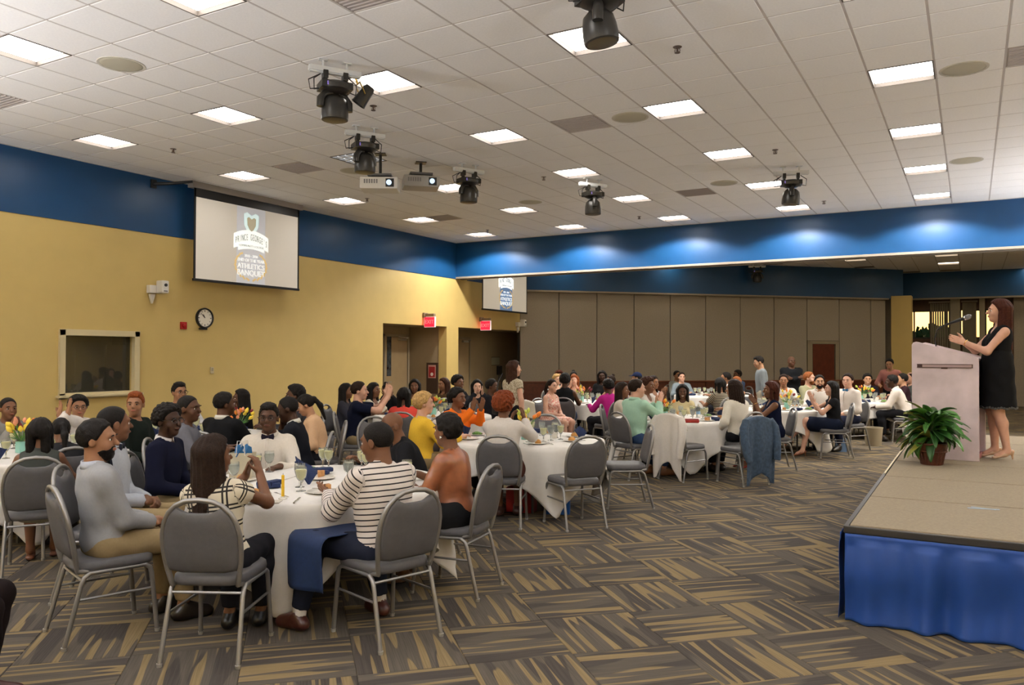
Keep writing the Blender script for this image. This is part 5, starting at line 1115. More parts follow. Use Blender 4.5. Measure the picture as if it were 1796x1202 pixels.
    prof = [(.90, .418), (.985, .424), (1.0, .448), (.985, .470), (.93, .482), (.6, .488), (0, .489)]
    for sc, z in prof:
        for k in range(n): x, y = sup(2 * math.pi * k / n, .215 * sc, .225 * sc); V.append((x * (1 + .04 * y / .22), y + .01, z))
    for i in range(len(prof) - 1):
        for k in range(n): F.append((i * n + k, i * n + (k + 1) % n, (i + 1) * n + (k + 1) % n, (i + 1) * n + k))
    F.append(tuple(range(n - 1, -1, -1)))
    me = bpy.data.meshes.new('seat'); me.from_pydata(V, [], F); me.materials.append(PAD); me.polygons.foreach_set('use_smooth', [True] * len(F)); D['seat'] = me
    return D
CH = chair_meshes()
def chair(pos, heading, label, group='grey banquet chairs'):
    r = empty('banquet_chair', (pos[0], pos[1], 0), (heading - 90) * D2R); tag(r, label, 'chair', group)
    for k in ('leg_frontl', 'leg_frontr', 'leg_rearl', 'leg_rearr'):
        lg = ob('leg', CH[k], r); e = -1 if k[-1] == 'l' else 1
        ob('glide', CH['glide'], lg, (e * .217, .236 if 'front' in k else -.277, 0))
    for k in ('side_raill', 'side_railr'): ob('side_rail', CH[k], r)
    for k in ('stretcherl', 'stretcherr'): ob('stretcher', CH[k], r)
    ob('crossbar', CH['crossbar2'], r)
    for k in ('crossbar', 'back_frame', 'backrest', 'grip', 'seat'): ob(k, CH[k], r)
    return r
# ------------------------------------------------------------------ round tables and cloths
LINEN = mat('linen_white', (.68, .655, .62), .8, noise=.03, nscale=20, bump=.12, bscale=250); PLY = mat('table_ply', (.25, .17, .09), .6); TLEG = mat('table_leg', (.10, .10, .10), .4, .8)
TR, TZ = .915, .745
m = MB(); m.lathe([(0, TZ - .03), (TR - .005, TZ - .03), (TR, TZ - .015), (TR - .005, TZ), (0, TZ)], n=48); TTOP = m.mesh('tabletop', (PLY,))
def tleg(e): mm = MB(); mm.tube([(e * .30, -.42, .0), (e * .30, -.42, .70), (e * .30, .42, .70), (e * .30, .42, .0)], .014, 8); return mm.mesh('leg_frame', (TLEG,), smooth=True)
TLG = [tleg(-1), tleg(1)]
def table(pos, rz, what, seed, diag=True):
    r = tag(empty('round_table', (pos[0], pos[1], 0), rz), 'round folding banquet table under the cloth, ' + what, 'table', 'round banquet tables')
    ob('tabletop', TTOP, r)
    for q in TLG: ob('leg', q, r)
    # square cloth on a round top: the four corners hang lowest, the cloth falls in folds
    n, rows = 144, 16; rg = random.Random(seed); V = []; F = []; hs = 1.20; ph = rg.uniform(0, 6)
    for i in range(n):
        a = 2 * math.pi * i / n; a4 = (a + math.pi / 4) % (math.pi / 2) - math.pi / 4; reach = min(hs / max(math.cos(a4), .2), 1.60); drop = min(reach - TR, .70)
        fold = math.sin(13 * a + ph + .6 * math.sin(3 * a)) * .6 + math.sin(21 * a + 2 * ph) * .4; ck = abs(math.sin(2 * a)) ** 3
        V.append((TR * .5 * math.cos(a), TR * .5 * math.sin(a), TZ + .006)); V.append((TR * .97 * math.cos(a), TR * .97 * math.sin(a), TZ + .006)); V.append((TR * 1.006 * math.cos(a), TR * 1.006 * math.sin(a), TZ - .004))
        for j in range(1, rows + 1):
            t = j / rows; d = drop * t; rr_ = TR + .010 + d * .06 + fold * (.016 + .075 * t * t) * (.45 + .75 * ck) * min(1, d * 6); V.append((rr_ * math.cos(a), rr_ * math.sin(a), max(.02, TZ - .010 - d)))
    K = rows + 3; c0 = len(V); V.append((0, 0, TZ + .006))
    for i in range(n):
        i2 = (i + 1) % n
        for j in range(K - 1): F.append((i * K + j, i * K + j + 1, i2 * K + j + 1, i2 * K + j))
    me = bpy.data.meshes.new('tablecloth'); me.from_pydata(V, [], F + [(c0, i * K, ((i + 1) % n) * K) for i in range(n)]); me.polygons.foreach_set('use_smooth', [True] * len(me.polygons)); me.materials.append(LINEN)
    o = ob('tablecloth', me, None, (pos[0], pos[1], 0), (0, 0, rz)); md = o.modifiers.new('t', 'SOLIDIFY'); md.thickness = .002; md.offset = 1
    tag(o, 'white cloth draped over the round table ' + what, 'tablecloth', 'white tablecloths'); return r
TTZ = TZ + .0085
# ------------------------------------------------------------------ tableware
GL = mat('drink_glass', (.93, .95, .93), .03, spec=.6, trans=.92, ior=1.25); LEM = mat('lemonade', (.80, .77, .40), .2, trans=.12, ior=1.2); WAT = mat('water', (.75, .80, .78), .05, trans=.8, ior=1.2)
CHINA = mat('china', (.74, .71, .64), .25, coat=.4); NAVY = mat('napkin_navy', (.008, .020, .075), .75, noise=.1, nscale=40); BREAD = mat('bread', (.42, .20, .05), .7, noise=.25, nscale=30); SALAD = mat('salad', (.10, .20, .03), .6, noise=.6, nscale=50); CUTL = mat('cutlery', (.70, .68, .64), .2, 1.0)
m = MB(); m.lathe([(0, 0), (.034, 0), (.034, .003), (.008, .010), (.006, .055), (.014, .066), (.034, .095), (.040, .130), (.036, .168), (.034, .168), (.037, .130), (.031, .098), (.010, .072), (0, .070)], n=16); G1 = m.mesh('goblet', (GL,), smooth=True)
m = MB(); m.lathe([(0, .072), (.010, .074), (.030, .098), (.0365, .130), (.036, .150), (0, .150)], n=16); G2 = m.mesh('goblet_drink', smooth=True)
m = MB(); m.lathe([(0, .0), (.06, .0), (.065, .004), (.105, .013), (.108, .015), (.104, .017), (.065, .008), (0, .007)], n=28); PL = m.mesh('plate', (CHINA,), smooth=True)
m = MB(); m.lathe([(0, 0), (.028, 0), (.040, .055), (.042, .065), (.038, .065), (.026, .006), (0, .006)], n=16); CUP = m.mesh('cup', (CHINA,), smooth=True)
def blob(name, r_, ma, amp, f, seed):
    V, F = _sphere(14, 9); rg = random.Random(seed); p = [rg.uniform(0, 6) for _ in range(4)]; V = [(x * r_[0] * (1 + amp * math.sin(f * y + p[0]) * math.cos(f * z + p[1])), y * r_[1] * (1 + amp * math.sin(f * x + p[2])), max(-.35, z) * r_[2]) for x, y, z in V]
    me = bpy.data.meshes.new(name); me.from_pydata(V, [], F); me.polygons.foreach_set('use_smooth', [True] * len(F)); me.materials.append(ma); return me
ROLL = blob('roll', (.042, .034, .034), BREAD, .06, 3, 1); SAL = blob('salad', (.06, .055, .028), SALAD, .25, 7, 2)
m = MB(); V = []
for k, (x, y, z, rzz) in enumerate(((0, 0, .02, .2), (.03, .03, .035, .9), (-.03, .02, .03, -.6))): m.box((x, y, z), (.16 - .03 * k, .07, .035), rz=rzz)
NAP1 = m.mesh('napkin_fold', (NAVY,), bevel=.012)
m = MB()
for k in range(5): a = -.7 + k * .35; m.prism([(-.008, 0), (.008, 0), (.055, .13 - .02 * abs(k - 2)), (.0, .165 - .02 * abs(k - 2)), (-.055, .12)], -.004, .004, M=Matrix.Rotation(a, 3, 'Z') @ Matrix.Rotation(1.15, 3, 'X'), off=(0, 0, .0))
NAP2 = m.mesh('napkin_fan', (NAVY,), bevel=.003)
m = MB(); m.box((0, .02, .003), (.006, .11, .003))
for q in range(3): m.box((-.006 + q * .006, .095, .003), (.003, .04, .003))
m.box((0, -.07, .003), (.011, .08, .004)); FORK = m.mesh('fork', (CUTL,))
m = MB(); m.box((0, .05, .003), (.014, .12, .002)); m.box((0, -.055, .004), (.012, .09, .007)); KNIFE = m.mesh('knife', (CUTL,))
def on_table(nm, me, x, y, lb, cat, group, rz=0.0, z=0.0):
    o = ob(nm, me, None, (x, y, TTZ + z), (0, 0, rz)); return tag(o, lb, cat, group)
def goblet(x, y, kind, where):
    r = empty('goblet', (x, y, TTZ)); ob('glass', G1, r); d = ob('drink', G2, r); ob_mat(d, LEM if kind == 'lem' else WAT)
    tag(r, ('goblet of yellow lemonade ' if kind == 'lem' else 'goblet of water ') + where, 'goblet', ('lemonade goblets ' if kind == 'lem' else 'water goblets ') + where)
def plate(x, y, rz, food, where):
    r = empty('plate', (x, y, TTZ), rz); ob('dish', PL, r); tag(r, 'plate with %s ' % {'roll': 'bread roll', 'salad': 'green salad', 'cake': 'cake slice'}[food] + where, 'plate', 'plates ' + where)
    if food == 'roll': tag(ob('bread_roll', ROLL, None, (x, y, TTZ + .019), (0, 0, rz)), 'golden bread roll ' + where, 'bread roll', 'bread rolls ' + where)
    elif food == 'salad': tag(ob('salad', SAL, None, (x, y, TTZ + .018), (0, 0, rz)), 'heap of green salad ' + where, 'salad', 'salads ' + where, 'stuff')
    else:
        mm = MB(); mm.prism([(0, 0), (.075, -.03), (.075, .03)], .008, .055); tag(ob('cake_slice', mm.mesh('cake', (mat('cake', (.45, .22, .08), .7, noise=.3, nscale=30),), bevel=.004), None, (x - .03, y, TTZ + .001), (0, 0, rz)), 'wedge of cake ' + where, 'cake', 'cake slices ' + where)
def flowers(x, y, where, seed, s=1.0, vase=(.25, .52, .42)):
    r = empty('centrepiece', (x, y, TTZ)); tag(r, 'orange and yellow lilies in a green vase ' + where, 'flowers', 'flower centrepieces')
    mm = MB(); mm.box((0, 0, .055), (.085, .085, .11)); ob('vase', mm.mesh('vase', (mat('vase_green', vase, .3, coat=.3),), bevel=.006), r)
    rg = random.Random(seed); PET = [mat('petal_orange', (.75, .20, .02), .5), mat('petal_yellow', (.80, .58, .05), .5), mat('petal_green', (.45, .52, .08), .5), mat('petal_maroon', (.18, .01, .02), .5), mat('petal_pink', (.70, .28, .16), .5)]
    for q in range(16):
        az = rg.uniform(0, 6.283); el = rg.uniform(.55, 1.4); L = rg.uniform(.10, .20) * s; d = Vector((math.cos(az) * math.cos(el), math.sin(az) * math.cos(el), math.sin(el))); p0_ = Vector((0, 0, .10)) + Vector((d.x, d.y, 0)) * .02; p1_ = p0_ + d * L
        mm = MB(); mm.tube([p0_, p1_], .003, 5); ob('stem', mm.mesh('fstem', (mat('stem_green', (.08, .20, .03), .6),)), r)
        mm = MB(); u_ = d.orthogonal().normalized(); v_ = d.cross(u_); hgt = rg.uniform(.055, .085) * s; wdd = rg.uniform(.017, .026) * s
        mm.lathe([(.004, 0), (wdd, hgt * .35), (wdd * .95, hgt * .6), (wdd * .45, hgt * .9), (.0, hgt)], (0, 0, 0), 7, Matrix((u_, v_, d)).transposed()); mm.v = [tuple(Vector(v) + p1_) for v in mm.v]; ob('bloom', mm.mesh('bloom', (PET[rg.choice([0, 0, 1, 1, 2, 3, 4])],), smooth=True), r)
    for q in range(8):
        az = rg.uniform(0, 6.283); el = rg.uniform(.1, .6); d = Vector((math.cos(az) * math.cos(el), math.sin(az) * math.cos(el), math.sin(el))); sd = Vector((-math.sin(az), math.cos(az), 0)); p0_ = Vector((0, 0, .11)); mm = MB(); mm._add([p0_, p0_ + d * .06 + sd * .018, p0_ + d * .13, p0_ + d * .06 - sd * .018], [(0, 1, 2, 3)]); o = ob('leaf', mm.mesh('fleaf', (mat('leaf_flower', (.05, .16, .03), .5),)), r); o.modifiers.new('t', 'SOLIDIFY').thickness = .002
def dress_table(c, where, seed, n=8, flower=(0, 0), r0=.62, fl=True, skip=()):
    rg = random.Random(seed); off = rg.uniform(0, 6.28)
    for q in range(n):
        if q in skip: continue
        a = off + q * 2 * math.pi / n; d = Vector((math.cos(a), math.sin(a))); t_ = Vector((-d.y, d.x)); P = Vector(c) + d * r0
        plate(P.x, P.y, a + rg.uniform(-.5, .5), rg.choice(['roll', 'salad', 'cake']), where)
        g_ = Vector(c) + d * (r0 - .20) + t_ * .12; goblet(g_.x, g_.y, 'lem', where)
        g_ = Vector(c) + d * (r0 - .24) - t_ * .04; goblet(g_.x, g_.y, 'wat', where)
        if rg.random() < .7: g_ = Vector(c) + d * (r0 + .02) + t_ * .19; on_table('napkin', rg.choice([NAP1, NAP2]), g_.x, g_.y, 'dark blue cloth napkin ' + where, 'napkin', 'blue napkins ' + where, rg.uniform(0, 6))
        if rg.random() < .6: g_ = P + t_ * .135; on_table('knife', KNIFE, g_.x, g_.y, 'steel table knife ' + where, 'knife', 'table knives ' + where, a + math.pi / 2)
        if rg.random() < .6: g_ = P - t_ * .13; on_table('fork', FORK, g_.x, g_.y, 'steel fork ' + where, 'fork', 'forks ' + where, a + math.pi / 2)
        if rg.random() < .35: g_ = Vector(c) + d * (r0 - .33) + t_ * .22; on_table('cup', CUP, g_.x, g_.y, 'small white china cup ' + where, 'cup', 'china cups ' + where)
    if fl: flowers(c[0] + flower[0], c[1] + flower[1], where, seed)

# ------------------------------------------------------------------ woven garments
def band_mat(name, base, dark, per, duty, per2=None, duty2=None, pair=0.0):
    mm = bpy.data.materials.new(name); mm.use_nodes = True; t = mm.node_tree; b = t.nodes['Principled BSDF']; b.inputs['Roughness'].default_value = .85; b.inputs['Specular IOR Level'].default_value = .2
    def lines(attr, p, d, off=0.0):
        a = t.nodes.new('ShaderNodeAttribute'); a.attribute_name = attr; q = t.nodes.new('ShaderNodeMath'); q.operation = 'MULTIPLY_ADD'; q.inputs[1].default_value = 1 / p; q.inputs[2].default_value = 20 + off; t.links.new(a.outputs['Fac'], q.inputs[0])
        f = t.nodes.new('ShaderNodeMath'); f.operation = 'FRACT'; t.links.new(q.outputs[0], f.inputs[0]); c = t.nodes.new('ShaderNodeMath'); c.operation = 'LESS_THAN'; c.inputs[1].default_value = d; t.links.new(f.outputs[0], c.inputs[0]); return c.outputs[0]
    ls = [lines('band', per, duty)]
    if pair: ls.append(lines('band', per, duty, pair))
    if per2: ls.append(lines('band2', per2, duty2)); ls.append(lines('band2', per2, duty2, pair))
    o = ls[0]
    for x in ls[1:]: mx = t.nodes.new('ShaderNodeMath'); mx.operation = 'MAXIMUM'; t.links.new(o, mx.inputs[0]); t.links.new(x, mx.inputs[1]); o = mx.outputs[0]
    c = t.nodes.new('ShaderNodeMix'); c.data_type = 'RGBA'; t.links.new(o, c.inputs[0]); c.inputs[6].default_value = (*base, 1); c.inputs[7].default_value = (*dark, 1); t.links.new(c.outputs[2], b.inputs['Base Color']); return mm
STRIPE = band_mat('striped_knit', (.60, .54, .50), (.02, .018, .02), .034, .24)
PLAID = band_mat('plaid_cotton', (.58, .52, .40), (.025, .022, .02), .105, .10, .105, .10, .22)
STRIPE2 = band_mat('dim_stripes', (.40, .35, .26), (.03, .025, .02), .030, .5)
def printed(name, c0, c1, sc):
    mm = mat(name, c0, .85, noise=.01, nscale=sc); r_ = [n for n in mm.node_tree.nodes if n.type == 'VALTORGB'][0].color_ramp; r_.elements[0].color = (*c0, 1); r_.elements[1].color = (*c1, 1); r_.elements[0].position = .46; r_.elements[1].position = .54; return mm
PINKP = printed('pink_print', (.55, .20, .16), (.70, .55, .45), 45); BEIGEP = printed('beige_print', (.30, .25, .17), (.50, .44, .33), 55)

# ------------------------------------------------------------------ tables
WH = {'T1': 'on the table nearest the camera', 'T2': 'on the table at the left edge', 'T3': 'on the table by the yellow wall', 'T4': 'on the table before the exit recess', 'T5': 'on the centre table with empty chairs', 'T6': 'on the table by the white-draped chair', 'T7': 'on the far centre table before the partition', 'T8': 'on the table beside the cross-legged woman', 'T9': 'on the far right table beside the stage', 'T10': 'on the farthest table near the partition'}
TC = {'T1': (-4.20, 4.48), 'T2': (-7.85, 4.3), 'T3': (-7.9, 6.25), 'T4': (-7.35, 10.3), 'T5': (-4.42, 7.95), 'T6': (-3.85, 11.70), 'T7': (-6.95, 14.85), 'T8': (-3.05, 14.9), 'T9': (-2.0, 18.4), 'T10': (-5.35, 19.0)}
ROT = {'T1': -.30, 'T5': .09, 'T6': -.24, 'T8': .3}
for k, c in TC.items(): table(c, ROT.get(k, .4), WH[k].replace('on the', 'the', 1) if False else WH[k].replace('on the table ', '').replace('on the ', 'the '), hash(k) % 97 if False else sum(map(ord, k)))
# ------------------------------------------------------------------ people
def P(label, short, pos, heading, ch=True, chpos=None, chead=None, **kw):
    r = person(label, pos, heading, **kw)
    if ch and kw.get('pose', 'sit') == 'sit': chair(chpos or pos, heading if chead is None else chead, 'grey padded banquet chair under the ' + short)
    return r
W_, LB, KH, BK, NV = (.62, .57, .50), (.46, .48, .52), (.26, .19, .10), (.010, .010, .011), (.012, .016, .040)
SK_BLK = ('trousers', (.014, .014, .018))
# front table
P('woman in plaid blouse with dark hair, hands clasped, back to camera', 'woman in plaid', (-3.76, 3.18), 117, fem=True, skin='brown', top=((.6, .5, .4), 'cap'), topmat=PLAID, bottom=SK_BLK, hair=('long', 'brown'), hands={'R': ((.10, .36, .99), (-.3, .2, .9), (-1, .2, 0), 'relax'), 'L': ((-.0, .38, .97), (.25, .25, .9), (1, 0, 0), 'relax')}, lean=0, side=-6, hyaw=38, hpitch=2, lod=0, s=.97, extras=('plaid',), shoes=('shoe', (.01, .01, .01)))
P('man in striped sweater seen from behind with a blue cloth on his lap', 'man in striped sweater', (-3.11, 3.87), 163, skin='brown', top=((.6, .5, .5), 'long'), topmat=STRIPE, bottom=('jeans', (.015, .018, .032)), hair=('buzz', 'black'), hands={'R': ((.16, .42, .80), None, (0, 0, -1), 'relax'), 'L': ((-.14, .44, .82), (.1, 1, .05), (.6, 0, .8), 'relax')}, lean=6, hyaw=-24, hpitch=-10, lod=0, girth=1.12, s=.99, extras=('stripes', ('socks', (.65, .62, .60))), shoes=('shoe', (.055, .014, .010)), legs={'kL': (-.27, .40, .53), 'aL': (-.37, .40, .088), 'kR': (.16, .42, .52), 'aR': (.17, .30, .088)})
P('woman in brown leather-look top and pearl earrings facing left', 'woman in brown leather', (-3.26, 4.86), 188, fem=True, skin='brown', top=((.24, .075, .030), 'half'), topmat=mat('brown_leather', (.26, .085, .035), .32, noise=.15, nscale=20, coat=.3), bottom=('skirt', (.012, .012, .013)), hair=('pixie', 'black'), hands={'R': ((.08, .36, .80), (-.4, .9, 0), (0, 0, -1), 'relax'), 'L': ((-.10, .33, .76), (.4, .9, 0), (0, 0, -1), 'relax')}, lean=6, hyaw=10, hpitch=-3, lod=0, girth=1.12, s=1.0, extras=('earrings',), shoes=('heel', (.30, .17, .10)))
P('bald man in black shirt with glasses, reaching over the front table', 'bald man in black', (-4.12, 5.60), 236, skin='brown', top=((.012, .012, .014), 'long'), bottom=SK_BLK, hair=None, hands={'R': ((.20, .50, .82), None, (0, 0, -1), 'relax'), 'L': ((-.10, .44, .80), (.4, .9, 0), (0, 0, -1), 'relax')}, lean=24, hyaw=-12, hpitch=-16, twist=8, lod=0, girth=1.12, s=.97, extras=('glasses',))
P('young man in white shirt with dark bow tie and glasses facing camera', 'man in bow tie', (-5.28, 4.98), 308, skin='dark', top=(W_, 'long'), bottom=SK_BLK, hair=('top', 'black'), hands={'R': ((.16, .34, .79), None, (0, 0, -1), 'relax'), 'L': ((-.14, .38, .79), (.5, .8, 0), (0, 0, -1), 'relax')}, lean=5, lod=0, s=.98, extras=(('collar', W_), ('bowtie', (.012, .010, .02)), ('placket', W_), 'glasses'))
P('man in navy sweater over white collar with glasses, looking right', 'man in navy sweater', (-5.62, 4.16), 28, skin='deep', top=((.008, .009, .022), 'long'), bottom=('trousers', KH), hair=('afro', 'black'), hands='lap', lean=5, hyaw=22, lod=0, s=.99, extras=(('collar', (.65, .62, .62)), 'glasses'))
P('man in pale blue shirt behind the bearded man, facing right, hands on lap', 'man in pale blue', (-5.33, 3.50), 42, skin='brown', top=((.36, .38, .42), 'long'), bottom=('trousers', KH), hair=('buzz', 'black'), hands='clasp', lean=4, hyaw=-30, lod=0, s=1.02, extras=(('collar', (.50, .53, .58)), ('bowtie', (.01, .012, .02))))
P('bearded man in light grey-blue shirt and bow tie, back turned, nearest left', 'bearded man', (-4.62, 3.04), 72, skin='tan', top=((.28, .28, .29), 'long'), bottom=('trousers', KH), hair=('short', 'black'), beard='black', hands='clasp', lean=-7, hyaw=32, lod=0, s=1.0, extras=(('collar', (.44, .47, .54)), ('bowtie', (.01, .012, .02))))
# edge of frame
P('person in black trousers, only a dark knee showing at the lower left corner', 'person at the lower left corner', (-4.30, 1.74), 52, skin='dark', top=(BK, 'long'), bottom=('trousers', (.012, .008, .008)), hair=('short', 'black'), hands='lap', lod=1, shoes=('shoe', (.06, .012, .010)))
# left edge table
P('woman with black bob, bare brown arm, back to camera at left table', 'woman with black bob', (-6.40, 3.64), 146, fem=True, skin='brown', top=((.05, .055, .05), 'none'), bottom=('skirt', (.35, .33, .24)), hair=('bob', 'black'), hands='table', lean=6, hyaw=10, lod=0, s=.93, girth=1.05, shoes=('flat_sandal', (.12, .04, .02)))
P('person with short dark hair leaning over the left table, back turned', 'person leaning over the left table', (-6.80, 4.10), 160, fem=True, skin='brown', top=((.02, .02, .022), 'cap'), bottom=SK_BLK, hair=('ponytail', 'black'), hands='table', lean=26, hpitch=-18, lod=1, s=.93)
P('man in grey jacket clapping at the far left edge', 'man at far left edge', (-8.95, 4.72), 352, skin='brown', top=((.20, .19, .17), 'long'), bottom=SK_BLK, hair=('buzz', 'black'), hands='clap', lean=8, lod=1, s=.95)
P('man in white shirt and glasses with raised clapping hands near the booth window', 'man with raised hands', (-8.45, 5.20), 350, skin='tan', top=((.66, .62, .58), 'long'), bottom=SK_BLK, hair=('afro', 'black'), hands={'R': ((.22, .34, 1.14), (-.1, .1, 1), (-1, 0, 0), 'flat'), 'L': ((.30, .28, 1.12), (-.1, .1, 1), (1, 0, 0), 'flat')}, lean=4, hyaw=10, lod=1, s=.95, extras=('glasses', ('collar', (.66, .62, .58))))
# yellow wall table
P('youth with red-dyed hair in black jacket looking toward the camera', 'youth with red-dyed hair', (-7.52, 5.24), 20, skin='tan', top=((.012, .016, .013), 'long'), bottom=SK_BLK, hair=('top', 'copper'), hands='lap', lean=2, hyaw=68, lod=1, s=1.0)
P('man with glasses and short black hair seated by the wall, looking right', 'man by the wall', (-8.95, 6.86), 350, skin='tan', top=((.45, .45, .46), 'long'), bottom=SK_BLK, hair=('top', 'black'), hands='table', lean=3, lod=1, s=1.02, extras=('glasses',))
P('man with shaved head in grey shirt leaning toward the wall table', 'man with shaved head', (-6.42, 4.96), 40, skin='dark', top=((.13, .13, .15), 'long'), bottom=SK_BLK, hair=('buzz', 'black'), hands='table', lean=6, hyaw=20, lod=1, s=1.01)
P('man in black suit with white collar, back to camera', 'man in black suit', (-6.78, 5.72), 100, skin='dark', top=((.010, .010, .011), 'long'), bottom=SK_BLK, hair=('short', 'black'), hands='table', lean=5, hyaw=38, lod=0, s=1.0, girth=1.08, extras=(('collar', (.6, .57, .5)),))
P('woman with long black dreadlocks facing left, behind the flowers', 'woman with dreadlocks', (-8.25, 7.36), 250, fem=True, skin='dark', top=((.012, .011, .012), 'long'), bottom=SK_BLK, hair=('dreads', 'black'), hands='table', lean=6, hyaw=10, lod=1, s=.98)
P('young man in black sweater with white collar, hand at his mouth', 'man with hand at mouth', (-5.86, 5.96), 215, skin='deep', top=((.012, .013, .018), 'long'), bottom=('trousers', (.05, .045, .035)), hair=('buzz', 'black'), hands='chin', lean=12, hpitch=-14, hyaw=-5, lod=1, s=.99, extras=(('collar', (.55, .53, .47)),))
P('person with high curly black hair behind the black-sweatered man', 'person with high curly hair', (-7.38, 7.44), 230, skin='dark', top=((.05, .05, .06), 'long'), bottom=SK_BLK, hair=('afro', 'black'), hands='table', lean=4, lod=1, s=1.0)
P('woman in peach cardigan with ponytail, looking down', 'woman in peach cardigan', (-6.62, 7.02), 225, fem=True, skin='olive', top=((.62, .40, .24), 'long'), bottom=SK_BLK, hair=('ponytail', 'black'), hands='lap', lean=14, hpitch=-24, lod=1, girth=1.2, s=.99)
# table before the exit recess
P('man in navy polo clapping with bare raised forearms', 'man in navy polo', (-7.30, 8.44), 38, skin='fair', top=((.007, .009, .022), 'short'), bottom=('trousers', KH), hair=('short', 'brown'), hands={'R': ((.10, .42, 1.10), (0, .25, 1), (-1, 0, 0), 'flat'), 'L': ((-.10, .40, 1.12), (-.05, .2, 1), (1, 0, 0), 'flat')}, lean=3, hyaw=6, lod=1, s=1.02, girth=1.08)
P('person with black hair half hidden behind the navy-polo man', 'person half hidden', (-8.50, 9.53), 20, fem=True, skin='brown', top=((.03, .03, .04), 'long'), bottom=SK_BLK, hair=('long', 'black'), hands='table', lod=2, s=.98)
P('woman with long black hair and white top facing right', 'woman in white top by the exit', (-8.38, 10.06), 5, fem=True, skin='brown', top=((.6, .55, .45), 'short'), bottom=SK_BLK, hair=('long', 'black'), hands='table', lod=2, s=.98)
P('woman in black jacket with hands raised to her face', 'woman with hands to face', (-8.62, 10.72), 320, fem=True, skin='brown', top=((.012, .012, .014), 'long'), bottom=SK_BLK, hair=('bun', 'black'), hands={'R': ((.06, .18, 1.06), (-.1, -.1, 1), (-.4, -.9, 0), 'relax'), 'L': ((-.06, .18, 1.06), (.1, -.1, 1), (.4, -.9, 0), 'relax')}, lod=2, s=.95)
P('woman in coral top with black hair, back to camera', 'woman in coral', (-6.90, 8.97), 120, fem=True, skin='brown', top=((.70, .075, .055), 'long'), bottom=SK_BLK, hair=('bob', 'black'), hands='table', lean=6, lod=1, s=.97, girth=1.22)
P('woman with long black hair in yellow facing the camera by the notice board', 'woman facing camera by the notice board', (-8.40, 11.24), 300, fem=True, skin='brown', top=((.60, .42, .06), 'short'), bottom=SK_BLK, hair=('long', 'black'), hands='lap', lod=2, s=1.0)
P('woman with long brown hair turned left near the yellow pier', 'woman near the yellow pier', (-8.45, 12.25), 250, fem=True, skin='tan', top=((.10, .06, .03), 'long'), bottom=SK_BLK, hair=('long', 'chestnut'), hands='table', lod=2, s=1.0)
P('person in black jacket with black hair behind the orange blouse', 'person behind the orange blouse', (-7.95, 11.85), 350, skin='brown', top=((.012, .012, .014), 'long'), bottom=SK_BLK, hair=('afro', 'black'), hands='table', lod=2, s=1.02)
P('pale woman with long dark hair clapping beyond the orange blouse', 'pale clapping woman', (-7.40, 11.67), 310, fem=True, skin='pale', top=((.02, .02, .025), 'long'), bottom=SK_BLK, hair=('long', 'black'), hands='claphigh', lod=2, s=1.0)
P('dark-skinned youth in black jacket looking right, beside the pale woman', 'youth in black jacket', (-6.90, 11.27), 10, skin='dark', top=((.012, .012, .015), 'long'), bottom=SK_BLK, hair=('short', 'black'), hands='cross', lod=2, s=1.0)
# centre table
P('woman with short blonde hair in yellow blouse, profile to the right', 'blonde woman in yellow', (-5.18, 7.03), 55, fem=True, skin='fair', top=((.68, .42, .04), 'long'), bottom=('trousers', KH), hair=('pixie', 'blonde'), hands='table', lean=3, hyaw=12, lod=1, s=1.02, girth=1.15)
P('woman in orange blouse clapping, profile to the right', 'woman in orange', (-5.50, 8.18), 350, fem=True, skin='brown', top=((.75, .16, .015), 'long'), bottom=SK_BLK, hair=('pixie', 'black'), hands={'R': ((.10, .38, 1.03), (0, .3, 1), (-1, 0, 0), 'flat'), 'L': ((-.02, .40, 1.03), (0, .35, 1), (1, 0, 0), 'flat')}, lean=3, hyaw=-8, lod=1, s=1.02, girth=1.18, smile=True)
P('woman with red curly hair in cream jacket, back to camera', 'woman in cream jacket', (-4.10, 6.96), 112, fem=True, skin='brown', top=((.58, .54, .50), 'long'), bottom=('skirt', (.06, .02, .014)), hair=('curly', 'red'), hands={'R': ((.16, .38, .98), (-.1, .5, .9), (-1, 0, 0), 'relax'), 'L': ((.02, .42, .95), (.2, .4, .9), (1, 0, 0), 'relax')}, lean=4, hyaw=14, lod=0, s=1.04, girth=1.05, shoes=('shoe', (.05, .018, .012)))
P('standing woman in beige patterned top and black trousers, walking away with a bag', 'x', (-5.92, 10.30), 70, ch=False, fem=True, pose='stand', skin='fair', top=((.4, .35, .25), 'cap'), topmat=BEIGEP, bottom=('trousers', (.010, .010, .012)), hair=('longwave', 'chestnut'), hands='down', hyaw=24, lod=1, s=.97, girth=1.05)
# far centre table
P('woman in pink print dress smiling toward the camera', 'woman in pink print dress', (-6.52, 12.72), 345, fem=True, skin='fair', top=((.6, .3, .25), 'none'), topmat=PINKP, bottom=('dress', (.5, .2, .2)), hair=('ponytail', 'brown'), hands='clasp', lod=1, s=1.0, smile=True)
P('person with short blonde hair behind the pink-dress woman', 'person with short blonde hair', (-8.12, 16.12), 330, fem=True, skin='pale', top=((.45, .5, .4), 'short'), bottom=SK_BLK, hair=('pixie', 'blonde'), hands='clap', lod=2, s=1.0)
P('woman in black sleeveless top with short afro, back to camera', 'woman in black sleeveless top', (-6.62, 13.52), 110, fem=True, skin='dark', top=(BK, 'none'), bottom=('skirt', (.02, .03, .06)), hair=('afro', 'black'), hands='table', lean=3, lod=1, s=1.06, girth=1.1)
P('person with dark reddish hair clapping at the back of the far centre table', 'person with dark reddish hair', (-8.80, 17.65), 300, fem=True, skin='tan', top=((.05, .03, .03), 'long'), bottom=SK_BLK, hair=('curly', 'auburn'), hands='claphigh', lod=2, s=1.03)
